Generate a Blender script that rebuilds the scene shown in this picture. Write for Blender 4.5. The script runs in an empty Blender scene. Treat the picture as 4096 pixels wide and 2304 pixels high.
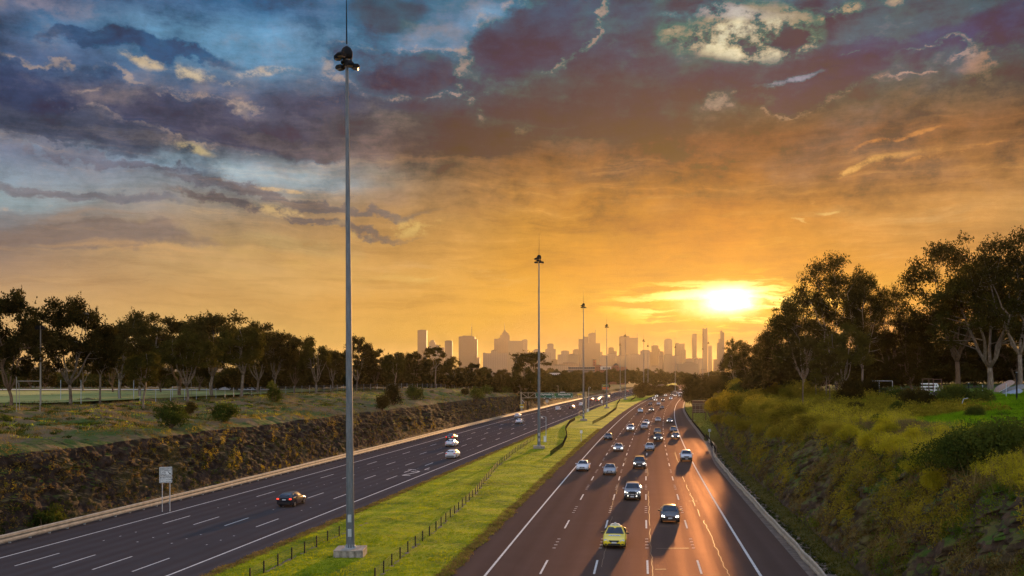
import bpy, bmesh, math, random
import numpy as np
from mathutils import Vector, Matrix, noise as mnoise

# ------------------------------------------------------------------ camera
FPX, CX, HY, CAMH = 3900.0, 2048.0, 1504.0, 13.7      # focal length in photo pixels, principal column, horizon row, eye height
SV = FPX/2318.0      # survey distances below were read with a 2318 px lens; SV turns them into metres
HAZE_DENS, HAZE_G, HAZE_TOP, HAZE_COL = 0.000021, 0.64, 325.0, (0.95, 0.82, 0.56)
SC = bpy.context.scene
COL = SC.collection
cam_d = bpy.data.cameras.new("camera"); cam = bpy.data.objects.new("camera", cam_d); COL.objects.link(cam)
cam.location = (0, 0, CAMH); cam.rotation_euler = (math.radians(90), 0, 0)
cam_d.sensor_width = 36; cam_d.lens = 36 * FPX / 4096
cam_d.shift_y = (HY - 1152) / 4096
cam_d.clip_start = 0.3; cam_d.clip_end = 40000
SC.camera = cam
SC.render.resolution_x, SC.render.resolution_y = 1024, 576
SC.render.engine = 'CYCLES'
cy = SC.cycles
cy.use_denoising = True; cy.denoising_prefilter = 'NONE'
try: cy.denoiser = 'OPENIMAGEDENOISE'
except Exception: pass
cy.use_adaptive_sampling = True; cy.adaptive_threshold = 0.01
cy.max_bounces = 6; cy.diffuse_bounces = 2; cy.glossy_bounces = 3; cy.transmission_bounces = 3
cy.transparent_max_bounces = 12; cy.volume_bounces = 0
cy.sample_clamp_indirect = 4.0
cy.caustics_reflective = False; cy.caustics_refractive = False
SC.view_settings.view_transform = 'Standard'; SC.view_settings.look = 'None'
SC.view_settings.exposure = 0.45; SC.view_settings.gamma = 1.0; SC.view_settings.use_curve_mapping = False

def lin(c):
    return tuple(((x/255.0)/12.92 if x <= 10 else (((x/255.0)+0.055)/1.055)**2.4) for x in c)

# ------------------------------------------------------------------ sun
SUN_AZ = math.atan2((2893-CX)/FPX, 1.0)
SUN_EL = math.atan2(HY-1216, math.hypot(FPX, 2893-CX))
sd = Vector((math.sin(SUN_AZ)*math.cos(SUN_EL), math.cos(SUN_AZ)*math.cos(SUN_EL), math.sin(SUN_EL)))
sun_l = bpy.data.lights.new("sun", 'SUN'); sun_o = bpy.data.objects.new("sun", sun_l); COL.objects.link(sun_o)
sun_l.energy = 5.0; sun_l.angle = math.radians(0.9); sun_l.color = (1.0, 0.52, 0.19)
sun_o.rotation_euler = (-sd).to_track_quat('-Z', 'Y').to_euler()

# ------------------------------------------------------------------ sky (directional, procedural)
W = bpy.data.worlds.new("World"); SC.world = W; W.use_nodes = True
nt = W.node_tree; N = nt.nodes; L = nt.links
for n in list(N): N.remove(n)

def nd(t, **kw):
    n = N.new(t)
    for k, v in kw.items(): setattr(n, k, v)
    return n
def put(sock, v):
    if hasattr(v, 'links') or isinstance(v, bpy.types.NodeSocket): L.new(v, sock)
    else: sock.default_value = v
def M(op, a, b=None, c=None, clamp=False):
    n = nd('ShaderNodeMath', operation=op, use_clamp=clamp); put(n.inputs[0], a)
    if b is not None: put(n.inputs[1], b)
    if c is not None: put(n.inputs[2], c)
    return n.outputs[0]
def VM(op, a, b=None, out=0):
    n = nd('ShaderNodeVectorMath', operation=op); put(n.inputs[0], a)
    if b is not None:
        put(n.inputs[3] if op == 'SCALE' else n.inputs[1], b)
    return n.outputs[out]
def comb(x, y, z):
    n = nd('ShaderNodeCombineXYZ'); put(n.inputs[0], x); put(n.inputs[1], y); put(n.inputs[2], z); return n.outputs[0]
def ss(v, a, b, c=0.0, d=1.0):
    n = nd('ShaderNodeMapRange', interpolation_type='SMOOTHSTEP'); put(n.inputs[0], v)
    n.inputs[1].default_value = a; n.inputs[2].default_value = b; n.inputs[3].default_value = c; n.inputs[4].default_value = d
    return n.outputs[0]
def mapr(v, a, b, c=0.0, d=1.0):
    n = nd('ShaderNodeMapRange'); put(n.inputs[0], v)
    n.inputs[1].default_value = a; n.inputs[2].default_value = b; n.inputs[3].default_value = c; n.inputs[4].default_value = d
    return n.outputs[0]
def mix(f, a, b, blend='MIX'):
    n = nd('ShaderNodeMix', data_type='RGBA', blend_type=blend); put(n.inputs[0], f)
    put(n.inputs[6], a if not isinstance(a, tuple) else (*a[:3], 1)); put(n.inputs[7], b if not isinstance(b, tuple) else (*b[:3], 1))
    return n.outputs[2]
def noise(vec, scale, detail=5, rough=0.55, dist=0.0, color=False, lac=2.0):
    n = nd('ShaderNodeTexNoise'); put(n.inputs['Vector'], vec)
    n.inputs['Scale'].default_value = scale; n.inputs['Detail'].default_value = detail
    n.inputs['Roughness'].default_value = rough; n.inputs['Distortion'].default_value = dist
    n.inputs['Lacunarity'].default_value = lac
    return n.outputs['Color' if color else 'Fac']

tc = nd('ShaderNodeTexCoord')
dirn = VM('NORMALIZE', tc.outputs['Generated'])
sp = nd('ShaderNodeSeparateXYZ'); L.new(dirn, sp.inputs[0])
dx_, dy_, dz_ = sp.outputs
az = M('ARCTAN2', dx_, dy_)
hl = M('SQRT', M('ADD', M('MULTIPLY', dx_, dx_), M('MULTIPLY', dy_, dy_)))
tt = M('DIVIDE', dz_, M('MAXIMUM', hl, 0.001))
# cloud layer plane coordinates: flatten towards the horizon
ts = M('MULTIPLY', tt, SV); zc = M('ADD', M('MAXIMUM', ts, 0.0), 0.13)
pl = comb(M('DIVIDE', M('MULTIPLY', az, SV), zc), M('DIVIDE', 1.0, zc), 0.0)
w1 = VM('SUBTRACT', noise(pl, 1.1, 5, 0.6, color=True), (0.5, 0.5, 0.5))
sph = comb(M('MULTIPLY', az, SV), M('MULTIPLY', ts, 1.35), 3.3)
w2 = VM('SUBTRACT', noise(sph, 9.0, 9, 0.62, color=True), (0.5, 0.5, 0.5))
w3 = VM('SUBTRACT', noise(sph, 3.0, 3, 0.5, color=True), (0.5, 0.5, 0.5))
AT = comb(az, tt, 0.0)
warp = VM('ADD', AT, VM('ADD', VM('MULTIPLY', w2, (0.20/SV, 0.12/SV, 0)), VM('MULTIPLY', w3, (0.16/SV, 0.07/SV, 0))))
wsoft = VM('ADD', AT, VM('ADD', VM('MULTIPLY', w2, (0.16/SV, 0.03/SV, 0)), VM('MULTIPLY', w3, (0.30/SV, 0.09/SV, 0))))

def apx(px, py):
    u = (px-CX)/FPX; a = math.atan(u); return a, (HY-py)/FPX*math.cos(a)
# clear-air and thin-cloud colours by elevation in five azimuths, and behind the viewer
cols = {
 0:    [(0,(100,108,135)),(250,(72,100,138)),(450,(84,90,115)),(600,(135,140,155)),(700,(172,190,200)),(760,(165,178,182)),(900,(150,146,146)),(1050,(192,162,132)),(1200,(226,182,126)),(1330,(235,186,120)),(1500,(225,175,105))],
 1000: [(0,(72,118,160)),(150,(92,152,196)),(260,(112,155,190)),(400,(96,98,120)),(560,(112,102,110)),(660,(165,182,186)),(760,(170,166,156)),(900,(192,162,120)),(1050,(236,198,128)),(1200,(230,180,106)),(1330,(240,190,110)),(1500,(240,190,110))],
 2048: [(0,(104,120,146)),(250,(82,88,110)),(450,(106,96,102)),(620,(152,118,86)),(760,(192,142,76)),(900,(222,162,70)),(1050,(240,170,64)),(1200,(250,180,70)),(1330,(250,185,75)),(1500,(245,190,110))],
 2900: [(0,(92,88,100)),(250,(86,82,98)),(450,(130,101,90)),(620,(166,116,74)),(760,(190,130,55)),(900,(230,150,58)),(1050,(250,165,50)),(1180,(255,186,26)),(1330,(255,188,14)),(1500,(245,185,80))],
 4096: [(0,(115,104,118)),(120,(78,84,118)),(250,(112,98,106)),(450,(152,116,85)),(620,(190,142,90)),(760,(216,162,95)),(900,(226,170,100)),(1050,(230,166,90)),(1200,(226,152,70)),(1330,(226,142,52)),(1500,(220,132,42))],
}
tw = M('ADD', tt, M('MULTIPLY', M('SUBTRACT', noise(sph, 4.0, 5, 0.55), 0.5), 0.10/SV))
ramps = []
for px, rows in cols.items():
    r = nd('ShaderNodeValToRGB'); el = r.color_ramp.elements
    pts = sorted([(apx(px, py)[1], lin(c)) for py, c in rows])
    el[0].position = max(0, pts[0][0]); el[0].color = (*pts[0][1], 1)
    el[1].position = pts[-1][0]; el[1].color = (*pts[-1][1], 1)
    for p, c in pts[1:-1]:
        e = el.new(p); e.color = (*c, 1)
    L.new(tw, r.inputs[0]); ramps.append((apx(px, 0)[0], r.outputs[0]))
azw = M('ADD', az, M('MULTIPLY', M('SUBTRACT', noise(sph, 2.2, 3, 0.5), 0.5), 0.22/SV))
base = ramps[0][1]
for (a0, _), (a1, c1) in zip(ramps[:-1], ramps[1:]):
    base = mix(mapr(azw, a0, a1), base, c1)

def spot(px, py, rx, ry, rot=0.0, inner=0.75, outer=1.25, vec=None):
    """soft ellipse of cloud at a direction of the sky: radii in photo pixels, ragged by the noise warp"""
    a, t = apx(px, py)
    m = nd('ShaderNodeMapping', vector_type='TEXTURE')
    ch = nd('ShaderNodeVectorMath', operation='MULTIPLY_ADD'); L.new(sky, ch.inputs[0])   # chained so the node stack stays small
    ch.inputs[1].default_value = (1e-6, 1e-6, 1e-6); put(ch.inputs[2], warp if vec is None else vec); L.new(ch.outputs[0], m.inputs[0])
    m.inputs[1].default_value = (a, t, 0); m.inputs[2].default_value = (0, 0, math.radians(rot))
    k = math.cos(a)
    m.inputs[3].default_value = (rx/FPX*k*k, ry/FPX*k, 1)
    ln = VM('LENGTH', m.outputs[0], out=1)
    return ss(ln, inner, outer, 1.0, 0.0), ln
def tex(vec, sx, sy, scale, a, b, detail=8, rough=0.6, off=0.0):
    return ss(noise(VM('ADD', VM('MULTIPLY', vec, (sx, sy, 1)), (off, off*1.7, off)), scale, detail, rough), a, b)

sky = base
puff = noise(sph, 7.0, 10, 0.62)
streak = noise(VM('ADD', VM('MULTIPLY', pl, (1.0, 1.0, 1)), (5.2, 1.3, 0)), 1.5, 8, 0.62)
fine = noise(VM('ADD', sph, (2.0, 7.0, 0.0)), 16.0, 8, 0.66)
band = noise(VM('MULTIPLY', wsoft, (3.0*SV, 16.0*SV, 1)), 1.0, 8, 0.62)
band2 = noise(VM('ADD', VM('MULTIPLY', wsoft, (2.0*SV, 22.0*SV, 1)), (9.0, 4.0, 0)), 1.4, 9, 0.68)

def over(f, c, k=1.0):
    global sky
    sky = mix(M('MULTIPLY', f, k), sky, lin(c))
# blue openings
for a in [(950,190,620,120,0,(112,164,202)),(150,120,260,90,0,(84,140,185)),(2420-600,160,260,110,10,(110,150,185)),
          (560,640,620,46,-3,(178,204,214)),(1100,700,420,40,-6,(182,200,202)),(60,790,230,45,-4,(180,205,210)),
          (3950,120,420,90,12,(62,76,122)),(3500,180,260,60,10,(78,86,122)),(1950,70,140,60,0,(120,175,215))]:
    f, _ = spot(*a[:5], inner=0.3, outer=1.3, vec=wsoft); over(f, a[5], 0.85)
# wispy veils over the blue
over(M('MULTIPLY', ss(streak, 0.46, 0.66), ss(ts, 0.25, 0.42)), (122, 124, 148), 0.55)
# dark cloud masses
th0 = ss(fine, 0.46, 0.62)
for a in [(620,215,330,42,-2,(45,88,128)),(350,160,260,36,0,(62,84,118)),
          (330,420,760,130,-4,(62,68,100)),(900,520,620,95,-6,(84,78,98)),(150,520,500,80,-3,(84,86,106)),(1500,470,420,110,0,(92,84,104)),
          (1250,600,380,40,-8,(120,104,106)),(1750,300,430,90,0,(66,84,108)),(1700,560,520,110,0,(104,90,94)),
          (300,620,520,22,-4,(130,128,140)),(900,740,420,26,-6,(140,135,140)),(350,770,420,30,-3,(142,140,146)),
          (1250,800,520,24,-7,(142,128,124)),(1150,860,560,24,-9,(138,122,118)),(420,950,520,60,-3,(160,142,130)),
          (2300,200,420,260,20,(56,80,100)),(2150,120,260,170,30,(48,76,100)),(2420,420,420,180,0,(88,84,88)),(2000,230,120,130,0,(56,78,104)),
          (3000,260,320,60,6,(84,90,104)),(3350,300,460,70,6,(78,74,98)),(2700,160,110,160,0,(72,84,98)),(3700,60,420,60,6,(120,106,118)),
          (3500,110,240,42,8,(116,104,118)),(1500,60,230,70,0,(80,90,108)),(2700,20,240,30,0,(78,82,96))]:
    f, ln_ = spot(*a[:5], inner=0.60, outer=1.15); over(f, a[5], 0.90)
    if a[:2] in ((330,420),(900,520),(1750,300),(2300,200),(3350,300),(2150,120)): over(M('MULTIPLY', M('MULTIPLY', ss(ln_, 0.95, 1.05), ss(ln_, 1.22, 1.06)), th0), (206, 176, 150), 0.55)
# inner billows of the dark masses, lit from below and behind
dk = M('MULTIPLY', ss(ts, 0.22, 0.36), 1.0)
over(M('MULTIPLY', ss(puff, 0.52, 0.72), dk), (150, 128, 120), 0.60)
over(M('MULTIPLY', ss(puff, 0.50, 0.30), dk), (58, 62, 88), 0.55)
# sunlit rims and breaks
_th = {}
def th(v, a):
    a = round(a/0.03)*0.03; key = (v.node.name, round(a, 2))
    if key not in _th: _th[key] = ss(v, a, a+0.14)
    return _th[key]
def lit(px, py, rx, ry, rot, c, a=0.47, b=0.62, k=0.78, t=None):
    f, _ = spot(px, py, rx, ry, rot, inner=0.3, outer=1.15, vec=wsoft)
    over(M('MULTIPLY', f, th(t if t is not None else fine, a)), c, k)
lit(640,275,90,26,-8,(236,206,160),0.42,0.56); lit(785,310,60,34,-10,(240,214,172),0.42,0.56)
lit(1010,290,150,22,6,(226,200,170),0.46,0.6); lit(900,335,40,20,0,(240,210,168))
lit(690,600,130,20,-4,(244,214,150),0.42,0.56); lit(220,50,300,60,0,(140,132,150),0.45,0.65,0.6)
lit(1350,680,60,12,-3,(250,220,150)); lit(1150,755,100,10,-3,(240,200,140)); lit(620,760,120,14,-4,(214,176,146),0.46,0.62,0.7)
lit(80,815,120,12,8,(238,196,150)); lit(1180,850,180,34,-8,(246,210,140),0.44,0.58)
lit(1650,915,170,34,-3,(248,214,128),0.44,0.58); lit(1450,930,110,26,0,(246,212,130),0.46,0.6)
lit(600,1040,620,44,-4,(240,196,134),0.47,0.62,0.75,band); lit(1500,1060,620,60,-3,(248,206,118),0.48,0.62,0.8,band)
lit(1150,980,260,46,0,(214,190,128),0.3,0.5,0.5); lit(400,880,420,40,-5,(206,172,140),0.48,0.64,0.6,band)
lit(3010,120,300,120,6,(250,226,168),0.38,0.50,1.0); over(M('MULTIPLY', spot(3000,130,300,120,6,inner=0.2,outer=1.1)[0], ss(puff, 0.50, 0.40)), (120, 108, 116), 0.7); lit(2960,130,200,70,8,(255,244,206),0.44,0.54,1.0); lit(3040,180,160,60,0,(255,240,200),0.45,0.56)
lit(2880,60,160,30,0,(212,206,206),0.4,0.6,0.6); lit(3420,30,160,36,10,(246,216,160),0.42,0.56); lit(3980,220,130,110,20,(176,134,108),0.40,0.58,0.8)
lit(3120,285,150,9,4,(178,180,200),0.4,0.55,0.7)
lit(3400,340,260,30,14,(160,124,104),0.46,0.6,0.7); lit(2980,340,110,30,-18,(150,116,106),0.44,0.58,0.7); lit(2820,260,60,60,-50,(140,114,110),0.42,0.58,0.7)
lit(3560,650,270,22,12,(252,206,128),0.42,0.54,0.95); lit(3680,525,120,14,10,(238,180,112),0.45,0.58,0.8); lit(3500,575,100,12,14,(226,166,100),0.45,0.58,0.7)
lit(3370,850,90,8,4,(255,220,140),0.38,0.52); lit(3300,800,110,12,24,(240,180,110),0.46,0.6,0.7); lit(3230,890,40,8,-20,(255,214,140),0.4,0.5)
lit(3870,600,160,14,14,(236,178,104),0.46,0.6,0.7)
# warm rolls of the mid sky
mid = M('MULTIPLY', ss(ts, 0.06, 0.16), ss(ts, 0.46, 0.30))
sky = mix(M('MULTIPLY', M('MULTIPLY', ss(band2, 0.50, 0.36), mid), 0.20), sky, (0.60, 0.50, 0.44), 'MULTIPLY')
sky = mix(M('MULTIPLY', M('MULTIPLY', ss(band2, 0.52, 0.68), mid), 0.22), sky, lin((255, 206, 130)))
sky = mix(M('MULTIPLY', M('MULTIPLY', ss(band, 0.50, 0.34), ss(ts, 0.04, 0.12)), 0.28), sky, (0.62, 0.58, 0.62), 'MULTIPLY')
# sun behind thin cloud
sv = nd('ShaderNodeCombineXYZ'); sv.inputs[0].default_value, sv.inputs[1].default_value, sv.inputs[2].default_value = sd
ca = M('ARCCOSINE', M('MINIMUM', VM('DOT_PRODUCT', dirn, sv.outputs[0], out=1), 0.999999))
sa, st = apx(2893, 1216)
def gauss(rx, ry, dy=0, vec=None, p=2.0):
    a, t = apx(2893, 1216+dy); k = math.cos(a)
    m = nd('ShaderNodeMapping', vector_type='TEXTURE'); put(m.inputs[0], AT if vec is None else vec)
    m.inputs[1].default_value = (a, t, 0); m.inputs[3].default_value = (rx/FPX*k*k, ry/FPX*k, 1)
    return M('EXPONENT', M('MULTIPLY', M('POWER', VM('LENGTH', m.outputs[0], out=1), p), -1.0))
def glow(f, c, s):
    global sky
    n = nd('ShaderNodeMix', data_type='RGBA', blend_type='ADD', clamp_result=False); put(n.inputs[0], 1.0)
    L.new(sky, n.inputs[6]); L.new(VM('SCALE', comb(*c), M('MULTIPLY', f, s)), n.inputs[7]); sky = n.outputs[2]
sky = mix(M('MULTIPLY', gauss(560, 300, 0, None, 1.3), 0.6), sky, lin((255, 176, 10)))
wst = VM('ADD', AT, VM('MULTIPLY', w2, (0.10/SV, 0.022/SV, 0)))
stk = tex(VM('MULTIPLY', wst, (1, 1, 1)), 7.0*SV, 60.0*SV, 1.0, 0.46, 0.60, 6, 0.6, 3.1)
glow(M('MULTIPLY', gauss(330, 88, -4, wst, 2.6), stk), (1.0, 0.78, 0.28), 1.9)
glow(gauss(170, 58, 0, wst, 2.0), (1.0, 0.66, 0.18), 0.9)
glow(gauss(72, 33, -6, wst, 1.4), (1.0, 0.90, 0.58), 6.0)
# distant low clouds beside the towers
f, _ = spot(2800, 1370, 150, 24, 6, 0.4, 1.2); over(f, (238, 160, 40), 0.5)
wisp = noise(VM('ADD', VM('MULTIPLY', pl, (0.9, 2.4, 1)), (2.7, 8.1, 0)), 1.3, 10, 0.66)
sky = mix(M('MULTIPLY', M('MULTIPLY', ss(wisp, 0.50, 0.34), mid), 0.30), sky, (0.62, 0.55, 0.52), 'MULTIPLY')
sky = mix(M('MULTIPLY', M('MULTIPLY', ss(wisp, 0.56, 0.72), mid), 0.30), sky, lin((252, 206, 140)))
# small-scale relief everywhere, and thinner light low down where the evening haze adds its own
grain = M('ADD', M('MULTIPLY', puff, 0.5), M('ADD', M('MULTIPLY', fine, 0.50), M('MULTIPLY', band2, 0.35)))
gm0 = mapr(grain, 0.52, 0.83, 0.56, 1.40)
amt = ss(ts, 0.14, 0.40, 0.15, 1.0)
sky = VM('SCALE', sky, M('ADD', M('MULTIPLY', M('MULTIPLY', amt, 0.735), M('SUBTRACT', gm0, 1.0)), M('MULTIPLY', mapr(ts, 0.0, 0.16, 0.95*0.735, 0.92*0.735), ss(ts, 0.16, 0.40, 1.0, 0.92))))
def tint(stops):
    r = nd('ShaderNodeValToRGB'); L.new(ts, r.inputs[0]); e = r.color_ramp.elements
    e[0].position, e[0].color = stops[0][0], (*stops[0][1], 1); e[1].position, e[1].color = stops[-1][0], (*stops[-1][1], 1)
    for p_, c_ in stops[1:-1]: q_ = e.new(p_); q_.color = (*c_, 1)
    return r.outputs[0]
lum = ss(VM('DOT_PRODUCT', sky, (0.33, 0.34, 0.33), out=1), 0.085, 0.20)
tl_ = tint([(0.08, (1, 1, 1)), (0.20, (.84, .75, .72)), (0.34, (.86, .88, .95)), (0.60, (.74, .94, 1.06))])
tr_ = tint([(0.13, (1, 1, 1)), (0.25, (.90, .84, .78)), (0.40, (.82, .62, .42)), (0.52, (.38, .80, .80)), (0.64, (.30, 1.06, 1.10))])
sky = VM('MULTIPLY', sky, mix(M('MULTIPLY', lum, ss(ts, 0.38, 0.50)), mix(ss(azw, -0.24, -0.03), tl_, tr_), (0.92, 0.92, 0.92)))
cs_ = VM('DOT_PRODUCT', dirn, tuple(sd), out=1)         # light the haze layer itself will add in this direction
ph_ = M('DIVIDE', (1-HAZE_G**2)/(4*math.pi), M('POWER', M('SUBTRACT', 1+HAZE_G**2, M('MULTIPLY', cs_, 2*HAZE_G)), 1.5))
om_ = M('SUBTRACT', 1.0, M('EXPONENT', M('DIVIDE', -HAZE_DENS*(HAZE_TOP-13.7), M('MAXIMUM', dz_, 0.035))))
air = VM('ADD', VM('SCALE', (5.0*HAZE_COL[0], 5.0*0.52*HAZE_COL[1], 5.0*0.19*HAZE_COL[2]), ph_), (0.25, 0.17, 0.09))
sky = VM('MAXIMUM', VM('SUBTRACT', sky, VM('SCALE', air, M('MULTIPLY', om_, 0.92))), VM('SCALE', sky, 0.06))
# zenith, and an even bright sky added behind the viewer to light camera-facing sides
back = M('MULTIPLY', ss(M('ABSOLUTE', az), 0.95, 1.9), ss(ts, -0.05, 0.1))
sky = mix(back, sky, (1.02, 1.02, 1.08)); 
up = ss(ts, 0.66, 1.3)
sky = mix(up, sky, (0.30, 0.37, 0.54))
below = ss(dz_, 0.0, -0.03)
sky = mix(below, sky, (0.10, 0.075, 0.05))
# the physical sky underneath, thinly
ns = nd('ShaderNodeTexSky', sky_type='NISHITA'); ns.sun_disc = False; ns.sun_elevation = SUN_EL; ns.sun_rotation = SUN_AZ
ns.air_density = 1.0; ns.dust_density = 2.0
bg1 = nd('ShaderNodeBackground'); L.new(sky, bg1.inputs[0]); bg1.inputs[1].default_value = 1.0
bg2 = nd('ShaderNodeBackground'); L.new(ns.outputs[0], bg2.inputs[0]); bg2.inputs[1].default_value = 0.05
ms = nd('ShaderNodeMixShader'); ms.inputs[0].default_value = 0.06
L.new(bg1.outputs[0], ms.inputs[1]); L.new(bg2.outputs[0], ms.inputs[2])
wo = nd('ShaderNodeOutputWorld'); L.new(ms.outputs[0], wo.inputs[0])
W.cycles.sampling_method = 'MANUAL'; W.cycles.sample_map_resolution = 512
# ------------------------------------------------------------------ helpers
rng = np.random.default_rng(7); random.seed(7)
YAX = 31760.0
def depth(py, z=0.0): return (CAMH - z)*FPX/(py-HY)
def at(px, d, py=None, z=None):
    """world point for a photo pixel column at depth d"""
    return Vector(((px-CX)*d/FPX, d, (CAMH-(py-HY)*d/FPX) if py is not None else (z or 0.0)))
def gnd(px, py, z=0.0): return at(px, depth(py, z), z=z)

def tag(o, label=None, cat=None, group=None, kind=None):
    if label: o['label'] = label
    if cat: o['category'] = cat
    if group: o['group'] = group
    if kind: o['kind'] = kind
    return o
def empty(name, loc=(0, 0, 0), rz=0.0, label=None, cat=None, group=None):
    o = bpy.data.objects.new(name, None); COL.objects.link(o); o.location = loc; o.rotation_euler = (0, 0, rz)
    return tag(o, label, cat, group)
def link_mesh(name, me, mat, parent=None, smooth=False):
    o = bpy.data.objects.new(name, me); COL.objects.link(o)
    if mat: me.materials.append(mat)
    if parent: o.parent = parent
    if smooth: me.polygons.foreach_set('use_smooth', [True]*len(me.polygons))
    return o
def np_mesh(name, V, F, uv=None):
    """V (n,3), F (m,k) arrays -> mesh"""
    V = np.ascontiguousarray(V, dtype=np.float32); F = np.ascontiguousarray(F, dtype=np.int32)
    me = bpy.data.meshes.new(name); k = F.shape[1]
    me.vertices.add(len(V)); me.vertices.foreach_set('co', V.ravel())
    me.loops.add(F.size); me.loops.foreach_set('vertex_index', F.ravel())
    me.polygons.add(len(F)); me.polygons.foreach_set('loop_start', np.arange(0, F.size, k, dtype=np.int32))
    if uv is not None:
        l = me.uv_layers.new(name='UVMap'); l.data.foreach_set('uv', np.ascontiguousarray(uv[F.ravel()], dtype=np.float32).ravel())
    me.update(calc_edges=True)
    return me
class MB:
    """collects solids and builds them as one mesh"""
    def __init__(s): s.v = []; s.f = []
    def add(s, vs, fs):
        b = len(s.v); s.v += [tuple(v) for v in vs]; s.f += [tuple(b+i for i in f) for f in fs]; return s
    def box(s, x0, x1, y0, y1, z0, z1):
        return s.add([(x0,y0,z0),(x1,y0,z0),(x1,y1,z0),(x0,y1,z0),(x0,y0,z1),(x1,y0,z1),(x1,y1,z1),(x0,y1,z1)],
                     [(3,2,1,0),(4,5,6,7),(0,1,5,4),(1,2,6,5),(2,3,7,6),(3,0,4,7)])
    def cbox(s, c, h): return s.box(c[0]-h[0],c[0]+h[0],c[1]-h[1],c[1]+h[1],c[2]-h[2],c[2]+h[2])
    def tube(s, pts, rad, n=8, cap=True):
        pts = [Vector(p) for p in pts]; m = len(pts)
        if not hasattr(rad, '__len__'): rad = [rad]*m
        b = len(s.v); ref = None
        for i, p in enumerate(pts):
            t = (pts[min(i+1, m-1)]-pts[max(i-1, 0)]).normalized()
            if ref is None: ref = Vector((1, 0, 0)) if abs(t.x) < 0.8 else Vector((0, 1, 0))
            u = (ref-t*ref.dot(t)).normalized(); w = t.cross(u); ref = u
            for k in range(n):
                a = 2*math.pi*k/n; s.v.append(tuple(p+(u*math.cos(a)+w*math.sin(a))*rad[i]))
        for i in range(m-1):
            for k in range(n):
                k2 = (k+1) % n; s.f.append((b+i*n+k, b+i*n+k2, b+(i+1)*n+k2, b+(i+1)*n+k))
        if cap: s.f.append(tuple(b+k for k in reversed(range(n)))); s.f.append(tuple(b+(m-1)*n+k for k in range(n)))
        return s
    def bar(s, a, b, w=0.05, h=None):
        """square bar from a to b"""
        a = Vector(a); b = Vector(b); t = (b-a).normalized(); up = Vector((0,0,1)) if abs(t.z) < 0.95 else Vector((0,1,0))
        u = t.cross(up).normalized(); v = u.cross(t); h = h or w
        vs = [p+u*i*w/2+v*j*h/2 for p in (a, b) for i, j in ((-1,-1),(1,-1),(1,1),(-1,1))]
        return s.add(vs, [(3,2,1,0),(4,5,6,7),(0,1,5,4),(1,2,6,5),(2,3,7,6),(3,0,4,7)])
    def lathe(s, prof, n=16, c=(0,0,0)):
        b = len(s.v)
        for r, z in prof:
            for k in range(n):
                a = 2*math.pi*k/n; s.v.append((c[0]+r*math.cos(a), c[1]+r*math.sin(a), c[2]+z))
        for i in range(len(prof)-1):
            for k in range(n):
                k2 = (k+1) % n; s.f.append((b+i*n+k, b+i*n+k2, b+(i+1)*n+k2, b+(i+1)*n+k))
        s.f.append(tuple(b+k for k in reversed(range(n)))); s.f.append(tuple(b+(len(prof)-1)*n+k for k in range(n)))
        return s
    def prism(s, poly, y0, y1):
        """x-z outline extruded along y"""
        n = len(poly)
        return s.add([(x, y0, z) for x, z in poly]+[(x, y1, z) for x, z in poly],
                     [tuple(range(n)), tuple(range(2*n-1, n-1, -1))]+[(i, n+i, n+(i+1) % n, (i+1) % n) for i in range(n)])
    def build(s, name, mat, parent=None, smooth=False, fix=True):
        me = bpy.data.meshes.new(name); me.from_pydata(s.v, [], s.f)
        if fix:
            bm = bmesh.new(); bm.from_mesh(me); bmesh.ops.recalc_face_normals(bm, faces=bm.faces); bm.to_mesh(me); bm.free()
        me.update()
        return link_mesh(name, me, mat, parent, smooth)
def children(o): return list(o.children)
def copy_tree(o, parent=None):
    c = o.copy(); COL.objects.link(c); c.parent = parent
    for ch in children(o): copy_tree(ch, c)
    return c
_proto = []
def proto(root):
    _proto.append(root); return root
def instance(root, loc, rz=0.0, scale=1.0, label=None, group=None, used=set()):
    """first use moves the prototype itself, later ones copy it with its parts"""
    if root.name in used: o = copy_tree(root)
    else: used.add(root.name); o = root
    o.location = loc; o.rotation_euler = (0, 0, rz); o.scale = (scale,)*3 if not hasattr(scale, '__len__') else scale
    if label: o['label'] = label
    if group: o['group'] = group
    return o
def text_mesh(txt, size, mat, parent, loc, name='lettering', align='LEFT', rot=(math.radians(90), 0, 0), ext=0.004, sx=1.0):
    cu = bpy.data.curves.new(name, 'FONT'); cu.body = txt; cu.size = size; cu.extrude = ext; cu.align_x = align; cu.resolution_u = 2
    cu.space_line = 1.0; cu.offset = size*0.012
    tmp = bpy.data.objects.new(name, cu); COL.objects.link(tmp)
    dg = bpy.context.evaluated_depsgraph_get(); me = bpy.data.meshes.new_from_object(tmp.evaluated_get(dg))
    bpy.data.objects.remove(tmp); me.name = name
    o = link_mesh(name, me, None, parent); me.materials.clear(); me.materials.append(mat)
    o.location = loc; o.rotation_euler = rot; o.scale = (sx, 1, 1)
    return o

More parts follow.
